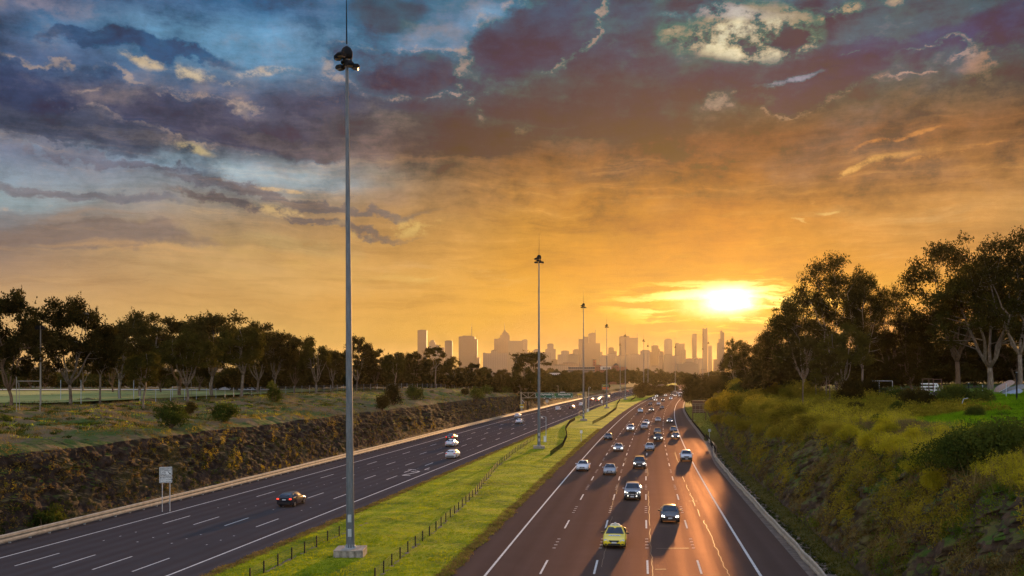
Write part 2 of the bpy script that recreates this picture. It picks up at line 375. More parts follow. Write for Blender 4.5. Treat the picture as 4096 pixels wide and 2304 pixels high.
# numpy value noise
def _h(ix, iy, iz, s):
    n = (ix.astype(np.int64)*374761393 + iy.astype(np.int64)*668265263 + iz.astype(np.int64)*2147483647 + s*1274126177) & 0xffffffff
    n = ((n ^ (n >> 13))*1274126177) & 0xffffffff; n = n ^ (n >> 16)
    return (n & 0xffff)/65535.0
def vn(x, y, z=0.0, s=0):
    x, y, z = np.broadcast_arrays(np.asarray(x, float), np.asarray(y, float), np.asarray(z, float))
    ix, iy, iz = np.floor(x), np.floor(y), np.floor(z); fx, fy, fz = x-ix, y-iy, z-iz
    fx, fy, fz = (f*f*(3-2*f) for f in (fx, fy, fz)); r = 0
    for i in (0, 1):
        for j in (0, 1):
            for k in (0, 1):
                r = r + _h(ix+i, iy+j, iz+k, s)*(fx if i else 1-fx)*(fy if j else 1-fy)*(fz if k else 1-fz)
    return r
def fbm(x, y, z=0.0, o=4, s=0, g=0.5):
    r = 0; a = 1.0; t = 0
    for i in range(o):
        r = r + a*vn(np.asarray(x)*2**i, np.asarray(y)*2**i, np.asarray(z)*2**i, s+i*17); t += a; a *= g
    return r/t
def cell(x, y, s=0):
    """distance to the nearest jittered cell point, and a random value of that cell"""
    x, y = np.broadcast_arrays(np.asarray(x, float), np.asarray(y, float)); ix, iy = np.floor(x), np.floor(y)
    best = np.full(x.shape, 9.0); val = np.zeros(x.shape)
    for i in (-1, 0, 1):
        for j in (-1, 0, 1):
            cx = ix+i+_h(ix+i, iy+j, ix*0, s); cyy = iy+j+_h(ix+i, iy+j, ix*0, s+5); d = np.hypot(x-cx, y-cyy)
            m = d < best; best = np.where(m, d, best); val = np.where(m, _h(ix+i, iy+j, ix*0, s+9), val)
    return best, val

# ------------------------------------------------------------------ materials
def newmat(name):
    global nt, N, L
    m = bpy.data.materials.new(name); m.use_nodes = True; nt = m.node_tree; N = nt.nodes; L = nt.links
    b = N['Principled BSDF']; return m, b
def obj_co(): return nd('ShaderNodeTexCoord').outputs['Object']
def pos(): return nd('ShaderNodeNewGeometry').outputs['Position']
def ramp(v, stops):
    r = nd('ShaderNodeValToRGB'); e = r.color_ramp.elements; put(r.inputs[0], v)
    e[0].position, e[0].color = stops[0][0], (*stops[0][1], 1); e[1].position, e[1].color = stops[-1][0], (*stops[-1][1], 1)
    for p, c in stops[1:-1]:
        q = e.new(p); q.color = (*c, 1)
    return r.outputs[0]
def bump(h, strength=0.4, dist=0.1):
    n = nd('ShaderNodeBump'); n.inputs['Strength'].default_value = strength; n.inputs['Distance'].default_value = dist
    put(n.inputs['Height'], h); return n.outputs[0]
def rnd_obj(): return nd('ShaderNodeObjectInfo').outputs['Random']

def flat(name, c, rough=0.6, metal=0.0, vary=0.0, scale=4.0, coat=0.0, spec=0.5, bmp=0.0):
    m, b = newmat(name)
    if vary:
        n = noise(obj_co(), scale, 6, 0.65)
        L.new(ramp(n, [(0.3, tuple(x*(1-vary) for x in c)), (0.7, tuple(min(1, x*(1+vary)) for x in c))]), b.inputs['Base Color'])
        if bmp: L.new(bump(n, bmp, 0.05), b.inputs['Normal'])
    else: b.inputs['Base Color'].default_value = (*c, 1)
    b.inputs['Roughness'].default_value = rough; b.inputs['Metallic'].default_value = metal
    b.inputs['Coat Weight'].default_value = coat; b.inputs['Coat Roughness'].default_value = 0.06
    b.inputs['Specular IOR Level'].default_value = spec
    return m
def emit(name, c, s):
    m, b = newmat(name); b.inputs['Base Color'].default_value = (*c, 1)
    b.inputs['Emission Color'].default_value = (*c, 1); b.inputs['Emission Strength'].default_value = s
    return m

MAT = {}
# asphalt: uv = (lane coordinate, metres along)
def asphalt(name, tint, warm, spec):
    m, b = newmat(name)
    uv = nd('ShaderNodeUVMap').outputs[0]; sx = nd('ShaderNodeSeparateXYZ'); L.new(uv, sx.inputs[0])
    lane = M('FRACT', sx.outputs[0]); wp = M('SINE', M('MULTIPLY', lane, 4*math.pi)); # two wheel paths in each lane
    p = pos(); g = noise(p, 0.35, 6, 0.6); gg = noise(p, 30.0, 4, 0.7)
    str_ = noise(VM('MULTIPLY', uv, (3.2, 0.012, 1)), 1.0, 6, 0.6)
    patch = noise(VM('MULTIPLY', uv, (0.6, 0.03, 1)), 1.0, 3, 0.5)
    v = M('ADD', M('MULTIPLY', g, 0.30), M('ADD', M('MULTIPLY', str_, 0.45), M('ADD', M('MULTIPLY', gg, 0.28), M('MULTIPLY', wp, 0.06))))
    L.new(ramp(v, [(0.32, tuple(x*0.72 for x in tint)), (0.52, tint), (0.72, tuple(x*1.35 for x in tint))]), b.inputs['Base Color'])
    L.new(mapr(M('ADD', M('MULTIPLY', str_, 0.6), M('ADD', M('MULTIPLY', patch, 0.3), M('MULTIPLY', wp, -0.05))), 0.25, 0.75, warm[0], warm[1]), b.inputs['Roughness'])
    L.new(bump(M('ADD', gg, M('MULTIPLY', g, 0.3)), 0.35, 0.012), b.inputs['Normal'])
    b.inputs['Specular IOR Level'].default_value = 0.0
    gl_ = nd('ShaderNodeBsdfGlossy'); gl_.inputs['Color'].default_value = (0.95, 0.62, 0.48, 1) if warm[0] < 0.65 else (0.62, 0.66, 0.80, 1); gl_.inputs['Roughness'].default_value = warm[0]  # gloss colour imitates warm sun sheen on one road, cool sky sheen on the other
    L.new(b.inputs['Roughness'].links[0].from_socket, gl_.inputs['Roughness']); L.new(b.inputs['Normal'].links[0].from_socket, gl_.inputs['Normal'])
    mx = nd('ShaderNodeMixShader'); mx.inputs[0].default_value = spec; L.new(b.outputs[0], mx.inputs[1]); L.new(gl_.outputs[0], mx.inputs[2])
    L.new(mx.outputs[0], [n for n in N if n.type == 'OUTPUT_MATERIAL'][0].inputs[0]); return m
MAT['road_l'] = asphalt('asphalt_shaded', (0.031, 0.040, 0.048), (0.62, 0.76), 0.05)  # dark cool tint puts this carriageway's shade into the colour
MAT['road_r'] = asphalt('asphalt_worn', (0.050, 0.038, 0.033), (0.48, 0.64), 0.068)  # reddish tint puts the low sunlight into the worn asphalt's colour
MAT['paint'] = flat('road_paint', (0.62, 0.60, 0.56), 0.85, vary=0.3, scale=3.0, spec=0.05)
MAT['tar'] = flat('crack_sealant', (0.20, 0.13, 0.08), 0.62, spec=0.15)
MAT['gravel'] = flat('verge_gravel', (0.17, 0.13, 0.10), 0.9, vary=0.6, scale=1.3, bmp=0.5)
MAT['concrete'] = flat('stained_concrete', (0.30, 0.27, 0.23), 0.85, vary=0.45, scale=2.2, bmp=0.3)
MAT['galv'] = flat('galvanised_steel', (0.40, 0.45, 0.48), 0.5, 0.3, vary=0.25, scale=3.0)
MAT['steel_rail'] = flat('guardrail_steel', (0.42, 0.36, 0.27), 0.6, 0.2, vary=0.3, scale=1.5)
MAT['black_metal'] = flat('black_metal', (0.012, 0.012, 0.013), 0.85, 0.0, spec=0.15)
MAT['wire'] = flat('wire_rope', (0.11, 0.12, 0.05), 0.8, 0.0, spec=0.2)
MAT['white'] = flat('white_sign_face', (0.72, 0.74, 0.72), 0.45)
MAT['yellow'] = flat('yellow_sign_face', (0.75, 0.50, 0.02), 0.5)
MAT['green'] = flat('green_sign_face', (0.0, 0.085, 0.035), 0.5)
MAT['redsign'] = flat('red_sign_face', (0.45, 0.03, 0.01), 0.5)
MAT['black'] = flat('black_lettering', (0.01, 0.01, 0.01), 0.6)
MAT['brown_metal'] = flat('brown_painted_steel', (0.10, 0.045, 0.02), 0.6, 0.1, vary=0.3, scale=2.0)
MAT['lamp_glass'] = flat('lamp_glass', (0.16, 0.09, 0.04), 0.35, spec=0.4)
MAT['fence_dark'] = flat('matte_dark_fence', (0.035, 0.025, 0.018), 1.0, spec=0.0)
MAT['dull_rail'] = flat('dull_painted_rail', (0.26, 0.23, 0.18), 0.95, spec=0.05)
MAT['wood'] = flat('weathered_timber', (0.20, 0.15, 0.11), 0.85, vary=0.4, scale=3.0)

def foliage(name, c1, c2, trans=0.35, hue=0.06):
    m = bpy.data.materials.new(name); m.use_nodes = True
    global nt, N, L
    nt = m.node_tree; N = nt.nodes; L = nt.links
    for n in list(N): N.remove(n)
    r = rnd_obj(); g = noise(pos(), 0.5, 5, 0.6); g2 = noise(pos(), 4.0, 3, 0.6)
    v = M('ADD', M('MULTIPLY', g, 0.7), M('ADD', M('MULTIPLY', g2, 0.3), M('MULTIPLY', M('SUBTRACT', r, 0.5), 0.16)))
    c = ramp(v, [(0.36, c1), (0.64, c2)])
    d = nd('ShaderNodeBsdfDiffuse'); L.new(c, d.inputs[0]); t = nd('ShaderNodeBsdfTranslucent')
    L.new(mix(1.0, c, (1.5, 1.35, 0.6), 'MULTIPLY'), t.inputs[0])
    ms = nd('ShaderNodeMixShader'); ms.inputs[0].default_value = trans; L.new(d.outputs[0], ms.inputs[1]); L.new(t.outputs[0], ms.inputs[2])
    o = nd('ShaderNodeOutputMaterial'); L.new(ms.outputs[0], o.inputs[0]); return m
MAT['leaf_dark'] = foliage('gum_leaves', (0.014, 0.013, 0.004), (0.062, 0.050, 0.013), 0.32)
MAT['leaf_green'] = foliage('green_gum_leaves', (0.020, 0.022, 0.005), (0.082, 0.072, 0.015), 0.34)
MAT['leaf_olive'] = foliage('wattle_leaves', (0.11, 0.095, 0.010), (0.40, 0.32, 0.035), 0.5)
MAT['leaf_bush'] = foliage('bush_leaves', (0.022, 0.035, 0.008), (0.10, 0.12, 0.02), 0.35)
MAT['fern'] = foliage('bright_creeper_leaves', (0.06, 0.10, 0.012), (0.26, 0.28, 0.03), 0.45)
MAT['grassblade'] = foliage('grass_blades', (0.06, 0.13, 0.004), (0.40, 0.45, 0.008), 0.5)
MAT['crest'] = foliage('crest_grass_blades', (0.04, 0.11, 0.005), (0.20, 0.36, 0.012), 0.5)
MAT['verge'] = foliage('verge_grass_blades', (0.05, 0.055, 0.008), (0.18, 0.15, 0.02), 0.45)
MAT['straw'] = foliage('dry_grass_blades', (0.10, 0.072, 0.03), (0.30, 0.215, 0.09), 0.28)
MAT['fennel'] = foliage('yellow_green_stems', (0.18, 0.18, 0.015), (0.58, 0.48, 0.03), 0.5)
MAT['scrub'] = foliage('brown_scrub', (0.06, 0.040, 0.012), (0.30, 0.20, 0.05), 0.3)
m, b = newmat('pale_gum_bark')
n = noise(VM('MULTIPLY', obj_co(), (3, 3, 0.8)), 1.6, 6, 0.65)
L.new(ramp(n, [(0.35, (0.10, 0.065, 0.04)), (0.5, (0.14, 0.105, 0.07)), (0.68, (0.30, 0.25, 0.19))]), b.inputs['Base Color']); b.inputs['Roughness'].default_value = 0.8
MAT['bark'] = m
m, b = newmat('rough_brown_bark')
n = noise(VM('MULTIPLY', obj_co(), (5, 5, 0.9)), 2.2, 6, 0.7)
L.new(ramp(n, [(0.35, (0.05, 0.025, 0.015)), (0.68, (0.24, 0.15, 0.08))]), b.inputs['Base Color']); b.inputs['Roughness'].default_value = 0.9
L.new(bump(n, 0.6, 0.05), b.inputs['Normal']); MAT['bark2'] = m

# embankment: rock where steep, grass / straw / scrub where flat
def earth(name, rock, grass_amt, green1, green2):
    m, b = newmat(name)
    geo = nd('ShaderNodeNewGeometry'); p = geo.outputs['Position']
    sn = nd('ShaderNodeSeparateXYZ'); L.new(geo.outputs['True Normal'], sn.inputs[0]); sp_ = nd('ShaderNodeSeparateXYZ'); L.new(p, sp_.inputs[0])
    n1 = noise(p, 0.22, 7, 0.62); n2 = noise(p, 1.7, 6, 0.68); n3 = noise(VM('MULTIPLY', p, (1, 1, 0.45)), 5.0, 5, 0.7)
    vo = nd('ShaderNodeTexVoronoi'); L.new(VM('ADD', p, VM('SCALE', noise(p, 1.2, 3, 0.5, color=True), 0.6)), vo.inputs['Vector']); vo.inputs['Scale'].default_value = 1.15
    vo2 = nd('ShaderNodeTexVoronoi', feature='DISTANCE_TO_EDGE'); L.new(p, vo2.inputs['Vector']); vo2.inputs['Scale'].default_value = 1.15
    rk = mix(mapr(n2, 0.3, 0.7), tuple(x*0.45 for x in rock), tuple(x*1.5 for x in rock))
    rk = mix(M('MULTIPLY', ss(vo.outputs['Distance'], 0.15, 0.7), 0.7), rk, tuple(x*0.3 for x in rock))
    rk = mix(M('MULTIPLY', ss(n1, 0.50, 0.66), 0.55), rk, (0.10, 0.085, 0.022))            # moss and dry growth in the rock
    rk = mix(M('MULTIPLY', ss(n3, 0.58, 0.72), 0.45), rk, (0.22, 0.15, 0.08))
    gr = mix(ss(n1, 0.40, 0.60), green1, green2)
    gr = mix(M('MULTIPLY', ss(n2, 0.50, 0.66), 0.6), gr, (0.17, 0.115, 0.06))
    gr = mix(M('MULTIPLY', ss(n3, 0.45, 0.30), 0.5), gr, (0.035, 0.035, 0.012))
    steep = M('ADD', sn.outputs[2], M('MULTIPLY', M('SUBTRACT', n1, 0.5), grass_amt))
    c = mix(ss(steep, 0.62, 0.86), rk, gr)
    L.new(c, b.inputs['Base Color']); b.inputs['Roughness'].default_value = 0.92; b.inputs['Specular IOR Level'].default_value = 0.2
    L.new(bump(M('ADD', M('MULTIPLY', n3, 0.5), M('ADD', n2, M('MULTIPLY', vo.outputs['Distance'], -0.6))), 0.9, 0.28), b.inputs['Normal'])
    return m
MAT['bank_l'] = earth('rock_cutting_left', (0.060, 0.038, 0.028), 0.5, (0.055, 0.095, 0.010), (0.19, 0.12, 0.06))
MAT['bank_r'] = earth('rock_cutting_right', (0.105, 0.066, 0.040), 0.7, (0.05, 0.12, 0.006), (0.13, 0.11, 0.03))
m, b = newmat('mown_grass')
p = pos(); n1 = noise(p, 0.16, 6, 0.6); n2 = noise(p, 2.2, 6, 0.7); n3 = noise(VM('MULTIPLY', p, (1, 1, 1)), 14.0, 3, 0.7)
c = ramp(M('ADD', M('MULTIPLY', n1, 0.55), M('ADD', M('MULTIPLY', n2, 0.3), M('MULTIPLY', n3, 0.15))), [(0.36, (0.035, 0.065, 0.004)), (0.45, (0.13, 0.19, 0.005)), (0.54, (0.32, 0.35, 0.006)), (0.66, (0.44, 0.30, 0.04))])
c = mix(M('MULTIPLY', ss(n2, 0.60, 0.74), 0.5), c, (0.26, 0.20, 0.06))
L.new(c, b.inputs['Base Color']); b.inputs['Roughness'].default_value = 0.9; b.inputs['Specular IOR Level'].default_value = 0.15
L.new(bump(M('ADD', n2, M('MULTIPLY', n3, 0.7)), 0.8, 0.12), b.inputs['Normal']); MAT['grass'] = m
m, b = newmat('rough_verge_grass')
p = pos(); n1 = noise(p, 0.3, 6, 0.6); n2 = noise(p, 3.0, 6, 0.7); yy_ = nd('ShaderNodeSeparateXYZ'); L.new(p, yy_.inputs[0])
c = ramp(M('ADD', M('MULTIPLY', n1, 0.6), M('MULTIPLY', n2, 0.4)), [(0.34, (0.035, 0.035, 0.008)), (0.5, (0.085, 0.075, 0.012)), (0.68, (0.15, 0.11, 0.03))])
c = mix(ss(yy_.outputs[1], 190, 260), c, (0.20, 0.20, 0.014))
L.new(c, b.inputs['Base Color']); b.inputs['Roughness'].default_value = 0.95; b.inputs['Specular IOR Level'].default_value = 0.15
L.new(bump(n2, 0.8, 0.12), b.inputs['Normal']); MAT['verge_ground'] = m
m, b = newmat('far_ground')
n1 = noise(pos(), 0.02, 7, 0.6); L.new(ramp(n1, [(0.35, (0.020, 0.022, 0.008)), (0.65, (0.06, 0.05, 0.018))]), b.inputs['Base Color']); b.inputs['Roughness'].default_value = 1.0
MAT['far'] = m
m, b = newmat('playing_field_turf')
n1 = noise(pos(), 0.05, 5, 0.6); n2 = noise(pos(), 1.5, 4, 0.6); L.new(ramp(M('ADD', M('MULTIPLY', n1, 0.7), M('MULTIPLY', n2, 0.3)), [(0.35, (0.16, 0.20, 0.03)), (0.65, (0.34, 0.34, 0.08))]), b.inputs['Base Color']); b.inputs['Roughness'].default_value = 0.9
MAT['field'] = m
# ------------------------------------------------------------------ road lines: X as a function of depth, read from the photograph
def fitline(pts, z=0.0):
    ys = np.array([depth(py, z) for _, py in pts]); xs = np.array([(px-CX)*d/FPX for (px, _), d in zip(pts, ys)])
    c = np.polyfit(ys, xs, 3 if len(pts) > 5 else 2); y0, y1 = 40.0*SV, min(440.0*SV, ys.max()); dv = np.polyder(c)
    s0, s1 = np.polyval(dv, y0), 0.315/SV
    def f(y):
        y = np.asarray(y, float); yc = np.clip(y, y0, y1)
        return np.polyval(c, yc)+np.where(y < y0, (y-y0)*s0, 0)+np.where(y > y1, (y-y1)*s1, 0)
    return f
fA = fitline([(1916,2304),(2330,1846.5),(2379.5,1788),(2431,1731.6),(2478.9,1678.9),(2508.7,1650),(2534.5,1630.2),(2558.4,1617.3),(2578.3,1607.3),(2610,1593.4),(2646,1577)])
fB = fitline([(3019.5,2304),(2881,2028),(2753,1788),(2717,1734.5),(2699.5,1688.8),(2694.6,1659),(2695.5,1639),(2707.5,1615.3),(2733.3,1589.4),(2761,1573.5)])
fC = fitline([(679.8,2304),(1397,2007),(2007.5,1776),(2148.6,1718.8),(2331,1641),(2434.8,1607.5),(2530,1577.6)])
fD = fitline([(0,2233.6),(512,2092),(1024,1959.4),(1679.5,1776),(2093,1663),(2236,1629.3)])
def fDD(y):   # keep the left carriageway's width beyond the last reading
    y = np.asarray(y, float); w = np.clip((y/SV-200)/60, 0, 1)
    return fD(np.minimum(y, 260*SV))*(1-w)+(fC(y)-16.2)*w
def stretch(v, a, b): return np.clip((np.asarray(v, float)/SV-a)/(b-a), 0, 1)
def rail_l(y): return fDD(y)-3.7
def toe_l(y): return rail_l(y)-2.2
def edge_r(y): return fB(y)+3.3+1.2*stretch(y, 90, 120)*(1-stretch(y, 150, 230))
def rail_r(y): return fB(y)+3.8+1.2*stretch(y, 90, 120)*(1-stretch(y, 150, 230))
def toe_r(y): return rail_r(y)+2.8+5.2*stretch(y, 110, 210)
Y0, Y1 = -60.0, 1500.0
def yspace(*segs):
    out = []
    for a, b, s in segs: out += list(np.arange(a*SV, b*SV, s*SV))
    return np.array(out+[segs[-1][1]*SV])
def strip(name, xl, xr, ys, nx, z, mat, lanes=None, kind='structure', zf=None, ragged=0.0):
    t = np.linspace(0, 1, nx+1); YY, TT = np.meshgrid(ys, t, indexing='ij')
    a, b = xl(ys)[:, None], xr(ys)[:, None]
    if ragged:
        a = a+ragged*(fbm(ys/1.3, 3.3, o=4, s=3)-0.5)[:, None]*2; b = b+ragged*(fbm(ys/1.3, 9.3, o=4, s=5)-0.5)[:, None]*2
    XX = a+(b-a)*TT; ZZ = np.full_like(XX, z)
    if zf is not None: ZZ = ZZ+zf(XX, YY, TT)
    V = np.stack([XX, YY, ZZ], -1).reshape(-1, 3); n = nx+1
    i = np.arange(len(ys)-1)[:, None]*n+np.arange(nx)[None]; F = np.stack([i, i+1, i+n+1, i+n], -1).reshape(-1, 4)
    uv = None
    if lanes is not None: uv = np.stack([lanes(XX, YY), YY], -1).reshape(-1, 2)
    me = np_mesh(name, V, F, uv); o = link_mesh(name, me, mat, smooth=True)
    if kind: o['kind'] = kind
    return o
def grid_mesh(name, X, Y, Z, mat, smooth=True):
    n = X.shape[1]; V = np.stack([X, Y, Z], -1).reshape(-1, 3)
    i = np.arange(X.shape[0]-1)[:, None]*n+np.arange(n-1)[None]; F = np.stack([i, i+1, i+n+1, i+n], -1).reshape(-1, 4)
    return link_mesh(name, np_mesh(name, V, F), mat, smooth=smooth)

yr = yspace((Y0, 40, 4), (40, 160, 1.0), (160, 460, 3), (460, Y1, 20))
lanesR = lambda X, Y: (X-fA(Y))/((fB(Y)-fA(Y))/5)
lanesL = lambda X, Y: (X-fDD(Y))/((fC(Y)-fDD(Y))/5)
gx = np.array([-9000., -2500., -700., 700., 2500., 9000.]); gy = np.array([-400., 0., 600., 2500., 9000., 16000.])
GX, GY = np.meshgrid(gx, gy); o = grid_mesh('ground', GX, GY, np.full_like(GX, -0.25), MAT['far']); o['kind'] = 'structure'
strip('right_carriageway', lambda y: fA(y)-2.4, edge_r, yr, 24, 0.0, MAT['road_r'], lanesR)
strip('left_carriageway', lambda y: rail_l(y)-0.4, lambda y: fC(y)+2.6, yr, 24, 0.0, MAT['road_l'], lanesL)
strip('gravel_verge', lambda y: edge_r(y)-0.6, lambda y: toe_r(y)+1.5, yr, 6, -0.01, MAT['gravel'], zf=lambda X, Y, T: 0.03*(fbm(X*2, Y*2, o=3)-0.5)-0.03*(T < 0.01))
strip('left_verge', lambda y: toe_l(y)-1.5, lambda y: rail_l(y)-0.2, yr, 3, -0.012, MAT['gravel'], zf=lambda X, Y, T: 0.10*(fbm(X*2, Y*2, o=3)-0.4)-0.06*(T > 0.99))
def medz(X, Y, T):
    h = np.sin(np.pi*T); return 0.02+0.22*h+0.10*(fbm(X/2, Y/2, o=4, s=11)-0.5)*np.minimum(1, 4*h)+0.05*fbm(X*2, Y*2, o=2, s=12)*np.minimum(1, 6*h)
ym = yspace((Y0, 36, 4), (36, 140, 0.4), (140, 460, 1.6), (460, 1100, 15))
fM0 = lambda y: fC(y)+2.6; fM1 = lambda y: fA(y)-2.4
strip('median_grass', lambda y: fM0(y)-0.05, lambda y: fM1(y)+0.05, ym, 60, 0.006, MAT['grass'], zf=medz, ragged=0.45)
# green strip behind the right guardrail
strip('roadside_grass', lambda y: rail_r(y)+0.5+0.9*(1-stretch(y, 100, 125)), lambda y: toe_r(y)+1.2, yspace((36, 140, 0.6), (140, 420, 2)), 14, 0.03, MAT['verge_ground'],
      zf=lambda X, Y, T: 0.16*np.sin(np.pi*T)**0.5+0.12*fbm(X, Y, o=3, s=21)*np.sin(np.pi*T), ragged=0.3)

# ------------------------------------------------------------------ cuttings
def prof(q, pts): return np.interp(q, [a for a, _ in pts], [b for _, b in pts])
def zl(q, y):
    """left bank height at distance q behind its toe"""
    k = np.interp(y/SV, [-60, 190, 250, 300, 360, 2000], [1, 1, 0.82, 0.45, 0.28, 0.2])
    s = np.interp(y/SV, [60, 100, 180], [1.0, 0.85, 0.32])
    f1 = np.interp(q, [0, 0.5, 1.9, 4.0], [0, 0.6, 6.8, 7.6]); f2 = np.clip((q-5)/(27*s), 0, 1)
    return k*(f1+1.8*(f2*f2*(3-2*f2)))
def zr(q, y):
    k = np.interp(y/SV, [-60, 30, 90, 160, 260, 360, 2000], [1, 1, 1.0, 0.95, 0.75, 0.45, 0.25])
    return k*np.interp(q, [0, 0.5, 2.4, 4.6, 8.5, 14, 21, 36, 60, 110, 400], [0, 0.9, 4.8, 7.7, 8.4, 8.8, 9.4, 10.7, 11.8, 12.6, 13.0])
qL = np.array(list(np.arange(0, 0.5, 0.08))+list(np.arange(0.5, 2.0, 0.035))+list(np.arange(2.0, 6.6, 0.18))+list(np.arange(6.6, 40, 0.7))+list(np.arange(40, 90, 3))+[90, 110, 140, 190, 260, 400])
yL = yspace((-60, 34, 4), (34, 120, 0.15), (120, 260, 0.6), (260, 520, 3), (520, 1500, 20))
Q, YY = np.meshgrid(qL, yL); Z = zl(Q, YY)
rockw = np.exp(-((np.clip(Z, 0, 9)-3.6)/3.5)**2)*(Q < 9)
d1, v1 = cell(YY/1.1+0.3*Z, Z/0.6, 3); d2, v2 = cell(YY/0.5, Z/0.30, 8)
dq = rockw*((v1-0.5)*0.75+(v2-0.5)*0.40-(d1*0.3)+1.5*(fbm(YY/6, Z/4, o=4, s=2)-0.5))
gz = (1-rockw)*(1.7*(fbm(Q/5, YY/5, o=5, s=4)-0.5)*np.clip(Q/6, 0, 1)+0.25*(fbm(Q*1.2, YY*1.2, o=3, s=6)-0.5)*np.clip(Q/3, 0, 1))
edge = 2.2*(fbm(YY/9, 0.5, o=4, s=40)-0.5)*np.exp(-((Q-5)/3.0)**2)
XL = toe_l(YY)-Q-np.minimum(Q*0.5+0.2, 1)*dq; ZL = Z+gz+edge*0.5-0.02
o = grid_mesh('left_rock_cutting', XL[:, ::-1], YY[:, ::-1], ZL[:, ::-1], MAT['bank_l'], smooth=False); o['kind'] = 'structure'
qR = np.array(list(np.arange(0, 5, 0.09))+list(np.arange(5, 10, 0.2))+list(np.arange(10, 44, 0.6))+list(np.arange(44, 110, 3))+[110, 150, 220, 400])
yR = yspace((-60, 16, 3), (16, 110, 0.18), (110, 130, 0.4), (130, 300, 0.8), (300, 520, 3), (520, 1500, 20))
Qr, Yr = np.meshgrid(qR, yR); Z = zr(Qr, Yr)
rw = np.clip(Qr/1.0, 0, 1)*np.clip((11-Qr)/4, 0, 1)
d1, v1 = cell(Yr/1.2+0.3*Z, Z/0.75, 13); d2, v2 = cell(Yr/0.5, Z/0.35, 18)
gull = fbm(Yr/2.2, Z/9, o=3, s=33)
dz = rw*((v1-0.5)*1.1+(v2-0.5)*0.55-d1*0.4+2.2*(fbm(Yr/7, Qr/6, o=4, s=22)-0.5)+1.3*(gull-0.5))
hump = 1.3*np.exp(-((Yr-92*SV)/15)**2-((Qr-16)/6)**2)
dz2 = (1-rw)*(1.3*(fbm(Qr/7, Yr/7, o=5, s=24)-0.5)+0.3*(fbm(Qr*1.1, Yr*1.1, o=3, s=26)-0.5))*np.clip(Qr/4, 0, 1)
XR = toe_r(Yr)+Qr+0.75*dz; ZR = Z-0.02+dz*0.30+dz2+hump
o = grid_mesh('right_rock_cutting', XR, Yr, ZR, MAT['bank_r'], smooth=False); o['kind'] = 'structure'
def zground(x, y):
    """approximate height of the banks and median at a point"""
    tl, tr = float(toe_l(y)), float(toe_r(y))
    if x < tl: return float(zl(tl-x, y))
    if x > tr: return float(zr(x-tr, y))
    return 0.0
def hit(px, py, lo=36.0*SV, hi=420.0*SV):
    """depth at which the sight line of a photo pixel meets the banks"""
    y = lo
    while y < hi:
        if CAMH-(py-HY)*y/FPX <= zground((px-CX)*y/FPX, y): return y/SV
        y *= 1.006
    return hi/SV
def onground(px, d, dz=0.0):
    x = (px-CX)*d/FPX; return Vector((x, d, zground(x, d)+dz))

# playing field beyond the left crest, with the path behind it
fx = np.linspace(-330, -30, 40); fy = np.linspace(84*SV, 165*SV, 14); FX, FY = np.meshgrid(fx, fy)
Q_ = toe_l(FY)-FX; keep = FX.copy(); FX = np.minimum(FX, toe_l(FY)-34)
o = grid_mesh('playing_field', FX, FY, zl(toe_l(FY)-FX, FY)+0.32+0.0006*FY, MAT['field']); o['kind'] = 'structure'
fy = np.linspace(150*SV, 157*SV, 3); FX, FY = np.meshgrid(np.linspace(-330, -60, 30), fy)
o = grid_mesh('gravel_path', FX, FY, zl(toe_l(FY)-FX, FY)+0.56+0.0006*FY, flat('pale_path', (0.5, 0.46, 0.42), 0.9, vary=0.2)); o['kind'] = 'structure'
# low hill behind the left trees
hx = np.linspace(-1500, 250, 60); hy = np.linspace(800, 2100, 16); HX, HYY = np.meshgrid(hx, hy)
o = grid_mesh('far_hill', HX, HYY, 26*np.sin(np.pi*(HYY-800)/1300)*np.clip((-HX+120)/500, 0, 1)*(0.7+0.6*fbm(HX/200, HYY/200, o=4, s=50))-1, MAT['far']); o['kind'] = 'structure'

# ------------------------------------------------------------------ painted markings
def quadline(mb, f, y0, y1, w, z, step=3.0, off=0.0):
    y0, y1, step = y0*SV, y1*SV, step*SV
    ys = np.arange(y0, y1+0.01, min(step, (y1-y0))) if y1-y0 > 1e-6 else []
    ys = np.unique(np.append(ys, y1)); xs = np.asarray(f(ys))+off; b = len(mb.v)
    for x, y in zip(xs, ys): mb.v += [(x-w/2, y, z), (x+w/2, y, z)]
    for i in range(len(ys)-1): mb.f.append((b+2*i, b+2*i+1, b+2*i+3, b+2*i+2))
mb = MB()
for f in (fA, fB): quadline(mb, f, -40, 460, 0.20 if f is fB else 0.17, 0.005, 3); quadline(mb, f, 460, 900, 0.25, 0.005, 20)
for k in range(1, 5):
    f = lambda y, k=k: fA(y)+(fB(y)-fA(y))*k/5*(0.985)
    for i in range(-3, 60):
        y = 40.1+12.0*i
        if y > 560: break
        quadline(mb, f, y, y+3.0, 0.15, 0.005, 1.5)
        if y < 190:
            for j in range(4): quadline(mb, f, y+6.0+j*0.85, y+6.12+j*0.85, 0.26, 0.006, 0.2)   # raised studs
o = mb.build('lane_markings', MAT['paint'], fix=False); o['kind'] = 'structure'
mb = MB()
quadline(mb, fC, -40, 460, 0.17, 0.005, 3); quadline(mb, fDD, -40, 460, 0.17, 0.005, 3)
for k in range(1, 5):
    f = lambda y, k=k: fDD(y)+(fC(y)-fDD(y))*k/5
    for i in range(-3, 50):
        y = 42.2-0.4*k+12.0*i
        if y > 460: break
        quadline(mb, f, y, y+3.0, 0.14, 0.005, 1.5)
        if y < 170 and k < 5:
            for j in range(3): quadline(mb, f, y+6.4+j*1.3, y+6.5+j*1.3, 0.14, 0.007, 0.2, off=0.12*j)
